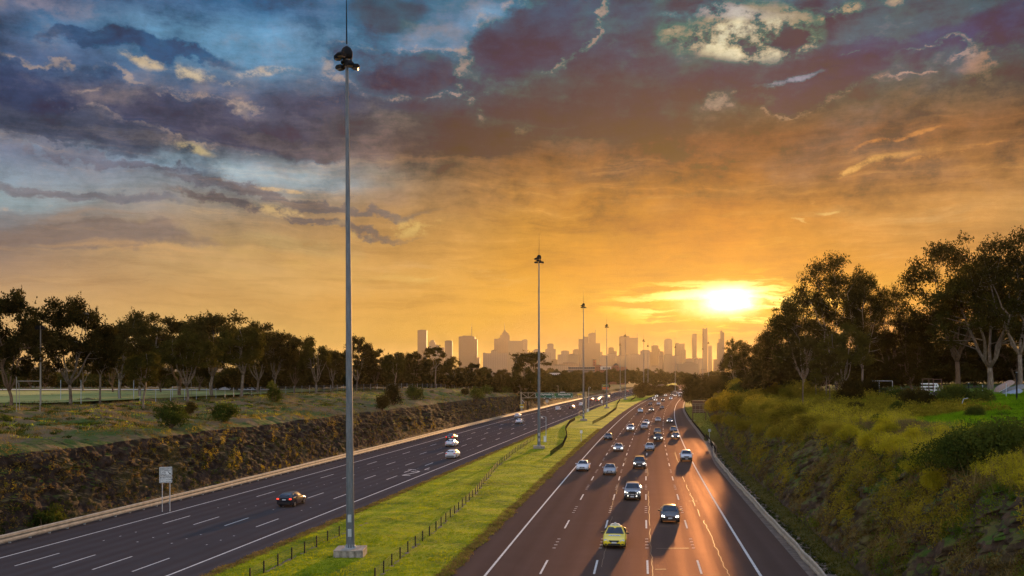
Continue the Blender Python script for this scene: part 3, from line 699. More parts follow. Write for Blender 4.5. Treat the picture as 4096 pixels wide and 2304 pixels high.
# worn arrow / T2 lane letters by the left carriageway's inner line
c = gnd(1640, 1895); u = Vector((0.155, 0.988, 0)).normalized(); r = Vector((u.y, -u.x, 0))
def ground_poly(pts, z=0.006):
    mb.add([tuple(c+r*a+u*b*SV+Vector((0, 0, z))) for a, b in pts], [tuple(range(len(pts)))])
def stroke(pts, w=0.22):
    for (a0, b0), (a1, b1) in zip(pts[:-1], pts[1:]):
        d = Vector((a1-a0, b1-b0)); d.normalize(); n_ = Vector((-d.y, d.x))*w/2
        ground_poly([(a0-n_.x, b0-n_.y), (a1-n_.x, b1-n_.y), (a1+n_.x, b1+n_.y), (a0+n_.x, b0+n_.y)], 0.006)
stroke([(-0.55, 1.6), (-0.1, 2.4), (0.5, 2.0), (0.45, 1.2), (-0.5, -1.3)], 0.26); stroke([(-0.5, -1.35), (0.65, -1.35)], 0.26)
stroke([(-1.9, 3.6), (-0.7, 3.6)], 0.2); stroke([(-1.3, 3.5), (-1.3, 1.0)], 0.16); stroke([(0.6, 5.4), (0.6, 3.6), (1.3, 3.6)], 0.16)
o = mb.build('left_lane_markings', MAT['paint'], fix=False); o['kind'] = 'structure'
# wandering crack sealant along the right carriageway's joints
mb = MB()
def crack(k, y0, y1, w=0.05, amp=0.12, seed=0):
    f = lambda y: fA(y)+(fB(y)-fA(y))*k/5+amp*2*(fbm(np.asarray(y)/1.6, seed+0.5, o=3, s=seed)-0.5)
    quadline(mb, f, y0, y1, w, 0.009, 0.3)
crack(2.08, 41.5, 47, seed=1); crack(2.06, 47.6, 56.5, seed=1); crack(1.98, 58, 66, seed=2); crack(2.0, 67, 74, seed=4); crack(2.02, 89, 97, seed=5)
crack(3.04, 38, 52, seed=3); crack(3.04, 53, 69, seed=3); crack(3.02, 79, 86, seed=6); crack(3.0, 112, 124, seed=6)
crack(4.42, 36, 55, 0.06, 0.2, 7); crack(4.38, 56.5, 59.5, 0.05, 0.1, 8); crack(4.36, 61, 68, 0.05, 0.2, 9); crack(4.34, 69, 73, seed=9); crack(4.36, 92, 104, seed=10); crack(4.33, 75, 79, seed=12)
for k, y, w in ((4.30, 38.9, 1.2), (3.5, 46.0, 1.3), (3.2, 41.0, 0.4), (4.36, 63.4, 0.5)):
    y *= SV; x = float(fA(y)+(fB(y)-fA(y))*k/5); mb.add([(x-w, y, 0.010), (x+w, y+0.05, 0.010), (x+w, y+0.20, 0.010), (x-w, y+0.14, 0.010)], [(0, 1, 2, 3)])
o = mb.build('crack_sealant', MAT['tar'], fix=False); o['kind'] = 'structure'
# ------------------------------------------------------------------ trees
def unit(n, r):
    v = r.normal(size=(n, 3)); return v/np.linalg.norm(v, axis=1)[:, None]
def leaf_quads(C, a, b, r, droop=0.0):
    """one small face per leaf spray"""
    n = len(C); u = unit(n, r); u[:, 2] -= droop; u /= np.linalg.norm(u, axis=1)[:, None]
    w = np.cross(u, unit(n, r)); w /= np.maximum(np.linalg.norm(w, axis=1)[:, None], 1e-6)
    a = (a*r.uniform(0.6, 1.4, n))[:, None]; b = (b*r.uniform(0.6, 1.4, n))[:, None]
    V = np.stack([C-u*a, C-w*b+u*a*0.1, C+u*a, C+w*b-u*a*0.1], 1).reshape(-1, 3)
    return V, np.arange(4*n).reshape(n, 4)
def clump_points(cs, rs, n, r, flat=0.6, shell=0.5):
    out = []
    for c, rad in zip(cs, rs):
        k = max(6, int(n*(rad/np.mean(rs))**2)); p = unit(k, r)*(r.uniform(0, 1, k)**shell)[:, None]*rad
        p[:, 2] *= flat; out.append(np.asarray(c)+p+np.stack([0*p[:, 0], 0*p[:, 0], -0.10*(p[:, 0]**2+p[:, 1]**2)/max(rad, .1)], 1))
    return np.concatenate(out)
def bez(p0, p1, p2, n):
    return [p0*(1-t)**2+p1*2*t*(1-t)+p2*t*t for t in np.linspace(0, 1, n)]
def make_tree(kind, seed, leafmat, barkmat, H=15.0, R=5.5, base=0.34, fork=0.25, K=34, nleaf=260, leaf=(0.24, 0.11), forks=4, clump=1.55, fill=1.25, sep=0.88, top_bias=0.35, lean=0.0, flat=0.6, name='gum_tree', trunk_r=0.30, cat='tree'):
    r = np.random.default_rng(seed); root = empty(name, (0, 0, 0)); root['category'] = cat
    mb = MB(); ztop = H; zb = base*H
    f0 = np.array([lean*H*0.2, r.normal()*0.2, fork*H])
    mb.tube(bez(np.array([0, 0, -0.4]), np.array([r.normal()*0.3, r.normal()*0.3, fork*H*0.5]), f0, 5), [trunk_r*1.25, trunk_r, trunk_r*.92, trunk_r*.86, trunk_r*.8], 8)
    limbs = []
    for k in range(forks):
        a = 2*math.pi*(k+r.uniform(-.3, .3))/forks; rr = R*r.uniform(0.35, 0.7); zt = zb+(ztop-zb)*r.uniform(0.55, 0.92)
        e = np.array([math.cos(a)*rr+lean*H*0.3, math.sin(a)*rr, zt]); m = f0*0.55+e*0.45; m[2] = f0[2]+(e[2]-f0[2])*0.36; m[:2] += (e[:2]-f0[:2])*0.18
        pts = bez(f0, m, e, 8); rad = np.linspace(trunk_r*0.62, trunk_r*0.14, 8)
        pts = [p+r.normal(size=3)*0.012*H*(0 if i == 0 else 1) for i, p in enumerate(pts)]
        mb.tube(pts, rad, 6); limbs += [(np.array(p), w) for p, w in zip(pts[2:], rad[2:])]
    LP = np.array([p for p, _ in limbs]); cs = []; rs = []
    tries = 0
    K = int(K*fill)
    while len(cs) < K and tries < 4000:
        tries += 1
        v = unit(1, r)[0]*r.uniform(0.35, 1)**0.4
        if v[2] < -0.75+top_bias*r.uniform(0, 1.4): continue
        wob = 0.78+0.5*vn(v[0]*1.6+seed, v[1]*1.6, v[2]*1.6, seed)
        c = np.array([v[0]*R*wob+lean*H*0.35, v[1]*R*wob, zb+(ztop-zb)*(0.5+0.5*v[2]*wob*0.98)])
        if cs and min(np.linalg.norm((c-q)*[1, 1, 1.5]) for q in cs) < clump*sep: continue
        cs.append(c); rs.append(clump*r.uniform(0.65, 1.35)*H/15)
    for c in cs:
        j = int(np.argmin(np.linalg.norm((LP-c)*[1, 1, 0.7]+np.array([0, 0, 0.0]), axis=1)+np.where(LP[:, 2] > c[2], 3.0, 0)))
        p0, w = limbs[j]; mid = (p0+c)/2+r.normal(size=3)*0.25-np.array([0, 0, 0.15]); mb.tube(bez(p0, mid, c, 4), [w*.55, w*.4, w*.3, w*.12], 4, cap=False)
    mb.build('trunk', barkmat, root, smooth=True, fix=False)
    C = clump_points(cs, rs, nleaf, r, flat, 0.8)
    # thin outlying sprays make the outline uneven
    ex = np.array(cs)[r.integers(0, len(cs), len(cs)*7)]+unit(len(cs)*7, r)*clump*r.uniform(0.9, 1.6, len(cs)*7)[:, None]*[1, 1, 0.7]
    C = np.concatenate([C, np.repeat(ex, 5, 0)+r.normal(size=(len(ex)*5, 3))*0.18])
    V, F = leaf_quads(C, leaf[0], leaf[1], r, 0.5)
    me = np_mesh('crown', V, F); link_mesh('crown', me, leafmat, root)
    root['_r'] = R; return root
def make_bush(seed, leafmat, R=1.6, H=2.4, n=2600, leaf=(0.12, 0.05), name='bush', lumps=14, stems=True):
    r = np.random.default_rng(seed); root = empty(name); root['category'] = 'bush'
    cs = []; rs = []
    for i in range(lumps):
        v = unit(1, r)[0]; v[2] = abs(v[2]); v *= r.uniform(0.35, 0.8)
        cs.append(np.array([v[0]*R, v[1]*R, 0.28*H+v[2]*H*0.72])); rs.append(R*r.uniform(0.34, 0.55))
    C = clump_points(cs, rs, n/lumps, r, min(1.0, H/R*0.7), 0.45); C[:, 2] = np.abs(C[:, 2])*0.98+0.02
    V, F = leaf_quads(C, leaf[0], leaf[1], r, -0.3); link_mesh('foliage', np_mesh('foliage', V, F), leafmat, root)
    if stems:
        mb = MB()
        for c in cs: mb.tube([(c[0]*0.1, c[1]*0.1, -0.1), (c[0]*0.5, c[1]*0.5, c[2]*0.5), tuple(c)], [0.05, 0.035, 0.012], 4, cap=False)
        mb.build('stems', MAT['bark2'], root, fix=False)
    return root

G = [make_tree('g', 11, MAT['leaf_dark'], MAT['bark'], K=36, R=5.4, base=.32, forks=5),
     make_tree('g', 12, MAT['leaf_dark'], MAT['bark'], K=42, R=6.4, base=.26, forks=6, fork=.2, lean=.15),
     make_tree('g', 13, MAT['leaf_green'], MAT['bark'], K=30, R=4.6, base=.30, forks=4, fork=.32),
     make_tree('g', 14, MAT['leaf_dark'], MAT['bark2'], K=52, R=6.0, base=.16, forks=5, fork=.14, clump=1.35),
     make_tree('g', 15, MAT['leaf_green'], MAT['bark'], K=34, R=6.8, base=.42, forks=7, fork=.22, top_bias=.6),
     make_tree('g', 16, MAT['leaf_dark'], MAT['bark'], K=26, R=3.4, base=.34, forks=3, fork=.4, clump=1.15, trunk_r=.22),
     make_tree('g', 17, MAT['leaf_dark'], MAT['bark'], K=13, R=4.3, base=.66, forks=3, fork=.5, top_bias=.8, flat=.5, clump=1.3, trunk_r=.22)]
BIG = [make_tree('b', 31, MAT['leaf_dark'], MAT['bark'], H=26, R=9.5, base=.30, forks=5, K=74, nleaf=185, leaf=(0.24, 0.10), clump=1.35, trunk_r=.48, fork=.24),
       make_tree('b', 32, MAT['leaf_dark'], MAT['bark2'], H=26, R=10.5, base=.24, forks=6, K=84, nleaf=185, leaf=(0.24, 0.10), clump=1.35, trunk_r=.55, fork=.2),
       make_tree('b', 33, MAT['leaf_green'], MAT['bark'], H=20, R=7.5, base=.26, forks=5, K=70, nleaf=200, leaf=(0.22, 0.09), clump=1.3, trunk_r=.40, fork=.18),
       make_tree('b', 34, MAT['leaf_dark'], MAT['bark2'], H=18, R=7.2, base=.05, forks=5, K=92, nleaf=190, leaf=(0.22, 0.09), clump=1.4, trunk_r=.36, fork=.1, top_bias=.1)]
SLIM = [make_tree('s', 41, MAT['leaf_dark'], MAT['bark2'], H=12, R=3.0, base=.45, forks=3, K=22, nleaf=150, leaf=(0.15, 0.06), fork=.42, clump=1.2, trunk_r=.13, name='slender_tree'),
        make_tree('s', 42, MAT['leaf_green'], MAT['bark'], H=11, R=2.4, base=.35, forks=3, K=18, nleaf=150, leaf=(0.15, 0.06), fork=.5, clump=1.1, trunk_r=.11, name='slender_tree')]
DOME = [make_bush(51, MAT['leaf_olive'], 5.5, 6.2, 15000, (0.20, 0.07), 'wattle_tree', 34), make_bush(52, MAT['leaf_bush'], 3.2, 5.6, 8000, (0.2, 0.08), 'wattle_tree', 22),
        make_bush(53, MAT['leaf_dark'], 4.4, 9.0, 12000, (0.26, 0.10), 'dense_tree', 30)]
for d_ in DOME: d_['category'] = 'tree'
BUSH = [make_bush(61, MAT['leaf_bush'], 1.5, 2.3, 2600), make_bush(62, MAT['leaf_bush'], 1.3, 1.6, 2200), make_bush(63, MAT['leaf_bush'], 1.1, 1.3, 1800, (0.10, 0.045)),
        make_bush(64, MAT['leaf_dark'], 1.6, 2.6, 2800), make_bush(65, MAT['leaf_bush'], 3.6, 3.4, 12000, (0.12, 0.045), 'bush', 30),
        make_bush(66, MAT['leaf_olive'], 2.3, 3.0, 5200, (0.13, 0.045), 'shrub', 20), make_bush(67, MAT['fennel'], 1.9, 2.6, 4200, (0.13, 0.035), 'shrub', 18)]
for b_ in BUSH[-2:]: b_['category'] = 'shrub'
NSEED = [0]
def plant(src, px, d, top=None, base_py=None, label='', group=None, scale=None, wide=1.0, h0=None, name=None, sink=0.0):
    """stand a tree at column px and depth d so that its top reaches the height seen at row `top`"""
    d *= SV; p = onground(px, d); H0 = h0 or {'g': 15.0}.get(src.name[:1], 15.0)
    if scale is None: scale = max(0.25, (CAMH-(top-HY)*d/FPX-p.z)/H0)
    NSEED[0] += 1; rz = (NSEED[0]*2.399) % 6.283; p.z -= sink
    o = instance(src, p, rz, (scale*wide, scale*wide, scale), label, group)
    return o
HT = {}
for lst, hs in ((G, [15]*7), (BIG, [26, 26, 20, 18]), (SLIM, [12, 11]), (DOME, [6.2, 5.6, 9.0]), (BUSH, [2.3, 1.6, 1.3, 2.6, 3.4, 3.0, 2.6])):
    for t, h in zip(lst, hs): HT[t.name] = h
def put_tree(src, px, d, top, label, group, wide=1.0): return plant(src, px, d, top, label=label, group=group, wide=wide, h0=HT[src.name]*1.02)

gl = 'gum trees along the left bank above the cutting'
put_tree(G[3], 40, 80, 1150, 'large dark gum tree cut off by the left picture edge, over the goal posts', gl, 0.72)
put_tree(G[1], 282, 86, 1208, 'tall dark gum tree with a pale forked trunk just right of the floodlight mast', gl, 0.85)
put_tree(G[5], 400, 90, 1330, 'low leafy gum tree filling the gap right of the forked dark gum', gl, 1.0)
put_tree(G[0], 482, 100, 1290, 'dark gum tree with a thin white trunk and open crown left of the many-limbed gum', gl)
put_tree(G[2], 575, 84, 1395, 'greenish gum tree with a slim reddish trunk rising from the rough grass slope', gl, 0.9)
put_tree(G[1], 560, 112, 1262, 'rounded dark gum tree top standing behind the slim green one', gl, 0.9)
put_tree(G[4], 750, 100, 1340, 'many-limbed gum tree with pale bare branches spread like a fan', gl, 0.95)
put_tree(G[3], 720, 118, 1262, 'dense dark gum tree behind the left half of the fan-limbed gum', gl)
put_tree(G[0], 850, 116, 1243, 'highest dark gum tree of the left row, behind the fan-limbed gum', gl, 0.95)
put_tree(G[2], 965, 112, 1292, 'gum tree with a tall straight white trunk left of the nearest lighting mast', gl)
put_tree(G[1], 1030, 132, 1300, 'broad gum tree with brown sunlit leaves beside the straight white trunk', gl, 0.8)
put_tree(G[0], 1100, 124, 1322, 'gum tree over the distant white shed roof, left of the nearest lighting mast', gl, 0.8)
put_tree(G[3], 1180, 140, 1330, 'dark rounded gum tree second to the left of the nearest lighting mast', gl, 0.8)
put_tree(G[4], 1262, 136, 1372, 'low spreading gum tree with forked pale limbs just left of the nearest lighting mast', gl, 0.75)
put_tree(G[0], 1330, 152, 1395, 'small gum tree partly behind the nearest lighting mast', gl, 0.7)
put_tree(G[1], 1425, 158, 1355, 'gum tree with a lumpy dark top just right of the nearest lighting mast', gl, 0.7)
put_tree(G[3], 1500, 172, 1392, 'broad dark gum tree second to the right of the nearest lighting mast', gl, 0.85)
put_tree(G[2], 1580, 165, 1400, 'gum tree with a leaning pale trunk left of the skyline towers', gl, 0.9)
put_tree(G[3], 1660, 195, 1402, 'dark gum tree below the lone leftmost city tower', gl, 0.8)
put_tree(G[6], 1742, 190, 1390, 'flat-topped gum tree silhouetted against the towers on a thin trunk', gl, 0.95)
put_tree(G[0], 1722, 205, 1430, 'dense gum tree beneath the flat-topped one', gl, 0.9)
put_tree(G[1], 1810, 214, 1432, 'gum tree with white forked limbs below the tower with the striped antenna', gl, 0.8)
put_tree(G[3], 1890, 226, 1448, 'dark sloping gum tree right below the antenna tower', gl, 0.8)
put_tree(G[2], 1940, 232, 1462, 'small gum tree at the foot of the left residential slab', gl, 0.9)
put_tree(G[0], 2010, 244, 1475, 'last small gum tree of the left row before the sign gantry', gl, 0.9)
put_tree(G[6], 2112, 226, 1412, 'tall umbrella-shaped gum tree standing alone behind the sign gantry', gl, 1.25)
put_tree(G[4], 2092, 222, 1456, 'round-headed gum tree with white forked trunk at the gantry\'s left support', gl, 0.62)
# a second, deeper row closes the gaps
gb = 'darker trees behind the left row'
for i, (px, d, top) in enumerate([(-60,110,1300),(180,170,1440),(120,190,1455),(330,150,1400),(450,140,1360),(640,138,1350),(800,150,1330),(930,150,1350),(1060,165,1370),(1150,170,1380),(1230,180,1390),(1320,190,1410),(1390,186,1400),(1470,205,1420),(1560,215,1425),(1640,230,1432),(1720,240,1445),(1790,255,1455),(1860,262,1465),(1930,275,1475),(2000,285,1485)]):
    lb = ['shadowed tree at the far left edge behind the overhanging gum','pale olive tree beyond the field, right of the goal posts','hazy round tree beyond the playing field at far left','dark tree filling behind the forked gum','tree between the forked gum and the thin white trunk, set back','dark tree behind the slim green gum','tree set back behind the fan-limbed gum','tree set back left of the straight white trunk',
          'tree set back right of the straight white trunk','brown tree set back above the white shed','dark tree set back left of the nearest mast','dark tree set back directly behind the nearest mast','tree set back just right of the nearest mast','tree set back below the gap left of the towers','dark tree set back under the sky left of the lone tower','tree in shade below the lone tower','tree in shade between the lone tower and the antenna tower',
          'small tree set back below the round-cornered tower','small tree set back below the antenna tower','small tree set back below the residential slab','smallest tree set back left of the gantry'][i]
    put_tree([G[3], BIG[3], G[3], G[1]][i % 4], px, d, top, lb, gb, 0.85)

gr_ = 'tall gum trees on the right bank'
put_tree(BIG[0], 3345, 112, 1022, 'tallest domed gum tree at the centre of the right bank, dark against the sunset', gr_, 0.70)
put_tree(BIG[0], 3450, 106, 1100, 'gum tree with a bushy shoulder right of the tallest domed gum', gr_, 0.52)
put_tree(BIG[2], 3215, 118, 1150, 'gum tree with lacy leaves glowing beside the low sun', gr_, 0.78)
put_tree(BIG[3], 3140, 128, 1255, 'brown backlit gum tree stepping down towards the sun', gr_, 0.75)
put_tree(BIG[1], 3560, 118, 1148, 'dark gum tree between the domed gum and the giant one', gr_, 0.62)
put_tree(BIG[3], 3640, 112, 1260, 'lower dark gum tree above the white trailer frames', gr_, 0.9)
put_tree(BIG[1], 3830, 104, 955, 'giant spreading gum tree with a thick mottled trunk above the wire fence', gr_, 0.82)
put_tree(BIG[2], 3960, 98, 1020, 'broad green gum tree right of the giant mottled one', gr_, 1.15)
put_tree(BIG[0], 4080, 92, 930, 'gum tree cut off by the right edge, leaning pale trunk', gr_, 0.8)
put_tree(BIG[3], 3740, 126, 1250, 'dark gum tree filling behind the thick mottled trunk', gr_, 1.0)
put_tree(BIG[3], 3500, 130, 1330, 'dark gum tree in the shade behind the brown mound', gr_, 0.9)
put_tree(BIG[3], 3900, 120, 1270, 'shaded gum tree behind the right half of the wire fence', gr_, 1.0)
put_tree(BIG[3], 4060, 112, 1220, 'shaded gum tree behind the stacked boats', gr_, 1.0)
put_tree(G[4], 3375, 98, 1310, 'gum tree with a bright white Y-shaped trunk on the right slope', gr_, 0.75)
put_tree(BIG[3], 3280, 120, 1330, 'orange-brown gum tree low behind the leafy wattles', gr_, 0.8)
gs = 'slender young gums on the right slope'
put_tree(SLIM[0], 3212, 88, 1330, 'slender reddish trunk standing in front of the wattles on the right slope', gs, 0.9)
put_tree(SLIM[0], 3320, 90, 1400, 'slender dark trunk beside the white one on the right slope', gs, 0.8)
put_tree(SLIM[1], 3308, 94, 1410, 'short white trunk with dense green leaves on the right slope', gs, 1.3)
put_tree(SLIM[1], 3262, 97, 1460, 'thin young tree left of the paired trunks', gs, 0.7)
put_tree(SLIM[0], 3350, 99, 1440, 'thin young tree right of the paired trunks', gs, 0.6)
gw = 'wattles and dense trees stepping down the right bank'
put_tree(DOME[0], 3195, 112, 1512, 'large sunlit olive wattle dome in front of the tall gums', gw, 1.15)
put_tree(DOME[0], 3105, 138, 1455, 'round wattle with a golden rim below the low sun', gw, 1.0)
put_tree(DOME[1], 3020, 150, 1530, 'low feathery wattle above the rock face', gw, 1.3)
put_tree(DOME[1], 2955, 175, 1528, 'small feathery wattle above the brown sign back', gw, 1.5)
put_tree(DOME[0], 2975, 205, 1500, 'hazy orange wattle behind the feathery ones', gw, 1.1)
put_tree(DOME[2], 2785, 262, 1474, 'dark pointed tree hiding the far end of the right lanes', gw, 0.85)
put_tree(DOME[2], 2812, 236, 1530, 'dark bushy tree at the edge of the right verge above the brown sign', gw, 1.15)
put_tree(DOME[2], 2880, 230, 1488, 'rounded orange-brown tree behind the brown sign back', gw, 1.0)
put_tree(DOME[2], 2855, 300, 1492, 'hazy orange tree between the two dark verge trees', gw, 1.1)
put_tree(BIG[3], 3010, 190, 1372, 'glowing orange gum tree directly under the sun', gw, 0.85)
put_tree(BIG[2], 2940, 240, 1345, 'small-headed gum glowing in the haze left of the sun-side trees', gw, 0.55)
put_tree(BIG[3], 2935, 262, 1405, 'bright hazy tree at the left foot of the right-hand trees', gw, 0.95)
put_tree(BIG[3], 3070, 165, 1330, 'orange gum tree just right of the one under the sun', gw, 0.8)
put_tree(DOME[2], 3405, 88, 1500, 'dark dense shrub tree in the shade behind the brown mound', gw, 1.0)
put_tree(DOME[2], 3470, 92, 1505, 'dark dense shrub tree left of the trailer frames', gw, 1.0)
gm = 'dark bushes at the end of the median'
put_tree(DOME[2], 2575, 372, 1520, 'dark tree standing on the median behind the white kilometre sign', gm, 1.2)
put_tree(DOME[2], 2620, 380, 1535, 'dark tree right of the first one on the far median', gm, 1.4)
put_tree(DOME[2], 2560, 352, 1560, 'low dark bush on the median where the left lanes disappear', gm, 0.9)
put_tree(DOME[2], 2660, 420, 1535, 'far bush on the median left of the bus lanes', gm, 1.6)
put_tree(DOME[2], 2690, 520, 1535, 'farthest brown tree on the median', gm, 1.6)

# far-off wood beyond the gantry: reads as one mass
def wood(name, pts, seed, mat, n=170, leaf=(0.55, 0.3), rad=(4, 7.5), label=''):
    r = np.random.default_rng(seed); CS = []; V = []
    for px, d, top in pts:
        d *= SV; p = onground(px, d); h = max(5.0, CAMH-(top-HY)*d/FPX-p.z); R_ = r.uniform(*rad)
        k = 16; v = unit(k, r); v[:, 2] = np.abs(v[:, 2])*1.1-0.35
        cs = np.array([p.x, p.y, p.z+h*0.55])+v*[R_*.8, R_*.8, h*0.42]; CS.append(clump_points(cs, np.full(k, R_*0.38), n, r, .7))
    C = np.concatenate(CS); V, F = leaf_quads(C, leaf[0], leaf[1], r, 0)
    o = link_mesh(name, np_mesh(name, V, F), mat); return tag(o, label, 'wood', kind='stuff')
r = np.random.default_rng(5); pts = []
for d in np.arange(236, 470, 7.0):                      # close behind the far left guardrail
    for q in (7, 14, 24, 36, 52):
        X = float(rail_l(d*SV))-q*r.uniform(.8, 1.2)-3; px = CX+X*FPX/d/SV
        if px > 2105: pts.append((px, d, CAMH and 1504-(r.uniform(4.0, 8.5)+q*.06-CAMH+float(zl(q, d*SV)))*FPX/d/SV))
for d, pitch, lo in ((262, 16, 1508), (320, 13, 1496), (400, 11, 1488), (520, 10, 1480), (680, 9, 1474), (900, 9, 1470)):
    x = 2140 if d > 300 else 2150
    lim = CX+float(rail_l(d*SV)-6)*FPX/d/SV
    while x < 2960:
        ok = x < lim or (d >= 520 and x < 2760) or (x > CX+float(toe_r(d*SV)+8)*FPX/d/SV)
        if d < 420 and x > 2700: ok = False
        if ok: pts.append((x, d*r.uniform(0.94, 1.06), lo+r.uniform(-9, 16)+(12 if x > 2650 else 0)))
        x += pitch*r.uniform(1.5, 3.0)
wood('far_wood', pts, 6, MAT['leaf_green'], label='hazy bushland along the far freeway below the city skyline')
pts = [(x, dd, tp+r.uniform(-8, 8)) for x, dd, tp in [(float(a), float(b), c) for a in np.arange(-700, 1600, 34) for b, c in ((215, 1500), (270, 1480))] ]
pts = [(x+r.uniform(-20, 20), d, t) for x, d, t in pts]
und = []
for a, b in ((300, 160), (600, 150), (800, 158), (1000, 165), (1200, 178), (1400, 196), (1600, 225), (1800, 250), (2000, 268), (2120, 262)):
    und.append((a, b))
upx = []
for x in np.arange(930, 2120, 15):
    d0 = np.interp(x, [p[0] for p in und], [p[1] for p in und])
    for k in (0.86, 0.98, 1.12): upx.append((x+r.uniform(-10, 10), d0*k*r.uniform(.97, 1.03), np.interp(x, [900, 1400, 2100], [1470, 1490, 1512])+r.uniform(-10, 24)))
wood('left_understorey', upx, 21, MAT['leaf_dark'], n=150, leaf=(0.34, 0.16), rad=(3, 5), label='dark undergrowth between the trunks of the left tree row')
upr = [(float(a)+r.uniform(-12, 12), d*r.uniform(.97, 1.03), t+r.uniform(-14, 14)) for a in np.arange(3420, 4500, 26) for d, t in ((118, 1500), (134, 1480), (160, 1470))]
wood('right_understorey', upr, 23, MAT['leaf_dark'], n=150, leaf=(0.26, 0.12), rad=(3, 5), label='dark undergrowth between the trunks of the right bank trees')
wood('far_field_wood', pts, 8, MAT['leaf_green'], n=110, label='hazy trees on the far side of the playing field')
pts = [(float(a)+r.uniform(-15, 15), b*r.uniform(.95, 1.05), c+r.uniform(-20, 20)) for a in np.arange(3080, 4700, 36) for b, c in ((130, 1430), (150, 1400), (185, 1380))]
wood('right_bank_wood', pts, 9, MAT['leaf_dark'], n=150, leaf=(0.4, 0.2), rad=(4, 6), label='dark bushland closing the view behind the right bank gums')
# ------------------------------------------------------------------ ground cover (uncountable: one object each)
def blades(name, P, h, w, mat, label, per=3, spread=0.12, lean=0.35, seed=0, cat='grass'):
    r = np.random.default_rng(seed); P = np.repeat(P, per, 0); h = np.repeat(h, per)*r.uniform(0.6, 1.25, len(P)); n = len(P)
    B = P+np.stack([r.normal(size=n)*spread, r.normal(size=n)*spread, np.full(n, -0.02)], 1)
    a = r.uniform(0, 6.283, n); u = np.stack([np.cos(a), np.sin(a), 0*a], 1)*(w*r.uniform(.6, 1.4, n))[:, None]
    t = B+np.stack([r.normal(size=n)*lean*h, r.normal(size=n)*lean*h, h], 1)
    V = np.stack([B-u, B+u, t], 1).reshape(-1, 3)
    o = link_mesh(name, np_mesh(name, V, np.arange(3*n).reshape(n, 3)), mat); return tag(o, label, cat, kind='stuff')
def tufts(name, C, rad, nper, leaf, mat, label, seed=0, flat=0.8, cat='plants', droop=0.2):
    r = np.random.default_rng(seed); n = len(C)
    P = np.repeat(C, nper, 0)+unit(n*nper, r)*(r.uniform(0, 1, n*nper)**0.5*np.repeat(rad, nper))[:, None]*[1, 1, flat]
    V, F = leaf_quads(P, leaf[0], leaf[1], r, droop); o = link_mesh(name, np_mesh(name, V, F), mat); return tag(o, label, cat, kind='stuff')
from mathutils.bvhtree import BVHTree
def sampler(o):
    """height of a grid mesh at its own vertices: scatter picks vertices and jitters between neighbours"""
    me = o.data; V = np.empty(len(me.vertices)*3, np.float32); me.vertices.foreach_get('co', V); V = V.reshape(-1, 3)
    F = np.empty(len(me.polygons)*4, np.int32); me.polygons.foreach_get('vertices', F); F = F.reshape(-1, 4); return V, F
def scatter(o, n, seed, ylo, yhi, cond=None):
    V, F = sampler(o); c = V[F].mean(1); ok = (c[:, 1] > ylo*SV) & (c[:, 1] < yhi*SV)
    if cond is not None: ok &= cond(c)
    F = F[ok]; A = np.linalg.norm(np.cross(V[F[:, 1]]-V[F[:, 0]], V[F[:, 3]]-V[F[:, 0]]), axis=1)
    w = A/np.maximum(c[ok][:, 1], 20*SV)**1.2; r = np.random.default_rng(seed); i = r.choice(len(F), n, p=w/w.sum()); a, b = r.uniform(0, 1, (2, n, 1))
    q = V[F[i]]; return (q[:, 0]*(1-a)*(1-b)+q[:, 1]*a*(1-b)+q[:, 2]*a*b+q[:, 3]*(1-a)*b).astype(float)
OB = bpy.data.objects
med = OB['median_grass']; rg = OB['roadside_grass']; bl = OB['left_rock_cutting']; br = OB['right_rock_cutting']
def inview(c, m=1.08): return (np.abs(c[:, 0]) < c[:, 1]*0.8835/SV*m+3)
P = scatter(med, 70000, 1, 36, 150, inview); k = fbm(P[:, 0]/3, P[:, 1]/3, o=3, s=70)
blades('median_grass_blades', P, 0.05+0.10*k, 0.022, MAT['grassblade'], 'short sunlit grass covering the median strip', 2, 0.06, 0.6, 1)
P = scatter(med, 16000, 31, 38, 150, lambda c: inview(c) & ((np.abs(c[:, 0]-fM0(c[:, 1])) < 0.8) | (np.abs(c[:, 0]-fM1(c[:, 1])) < 0.8)))
blades('median_edge_tussocks', P, np.full(len(P), 0.13), 0.03, MAT['straw'], 'dry ragged tussocks along both edges of the median', 3, 0.14, 0.8, 31)
P = scatter(rg, 16000, 2, 36, 260); blades('verge_grass_blades', P, np.full(len(P), 0.16), 0.03, MAT['verge'], 'short grass on the strip behind the right guardrail', 2, 0.1, 0.6, 2)
tl = lambda c: toe_l(c[:, 1])-c[:, 0]
tr = lambda c: c[:, 0]-toe_r(c[:, 1])
P = scatter(bl, 42000, 3, 40, 330, lambda c: inview(c) & (tl(c) > 5) & (fbm(c[:, 0]/5, c[:, 1]/5, o=4, s=4) > 0.42))
k = fbm(P[:, 0]/4, P[:, 1]/4, o=4, s=71)
blades('left_bank_dry_grass', P[k > .48], 0.25+0.5*(k[k > .48]-.3), 0.035, MAT['straw'], 'dry straw-coloured grass along the top of the left bank', 3, 0.2, 0.45, 3)
blades('left_bank_green_grass', P[k <= .50], np.full((k <= .5).sum(), 0.22), 0.045, MAT['grassblade'], 'green grass patches on the left bank slope', 3, 0.2, 0.6, 4)
P = scatter(bl, 1500, 41, 40, 240, lambda c: inview(c) & (tl(c) > 6.5) & (tl(c) < 40)); k = fbm(P[:, 0]/6, P[:, 1]/6, o=3, s=81); P = P[k > .46]
tufts('left_bank_ground_cover', P, np.random.default_rng(11).uniform(.35, 1.1, len(P)), 110, (0.10, 0.045), MAT['leaf_bush'], 'low dark green ground cover in mounds over the left bank', 41, .38, 'ground cover', -0.2)
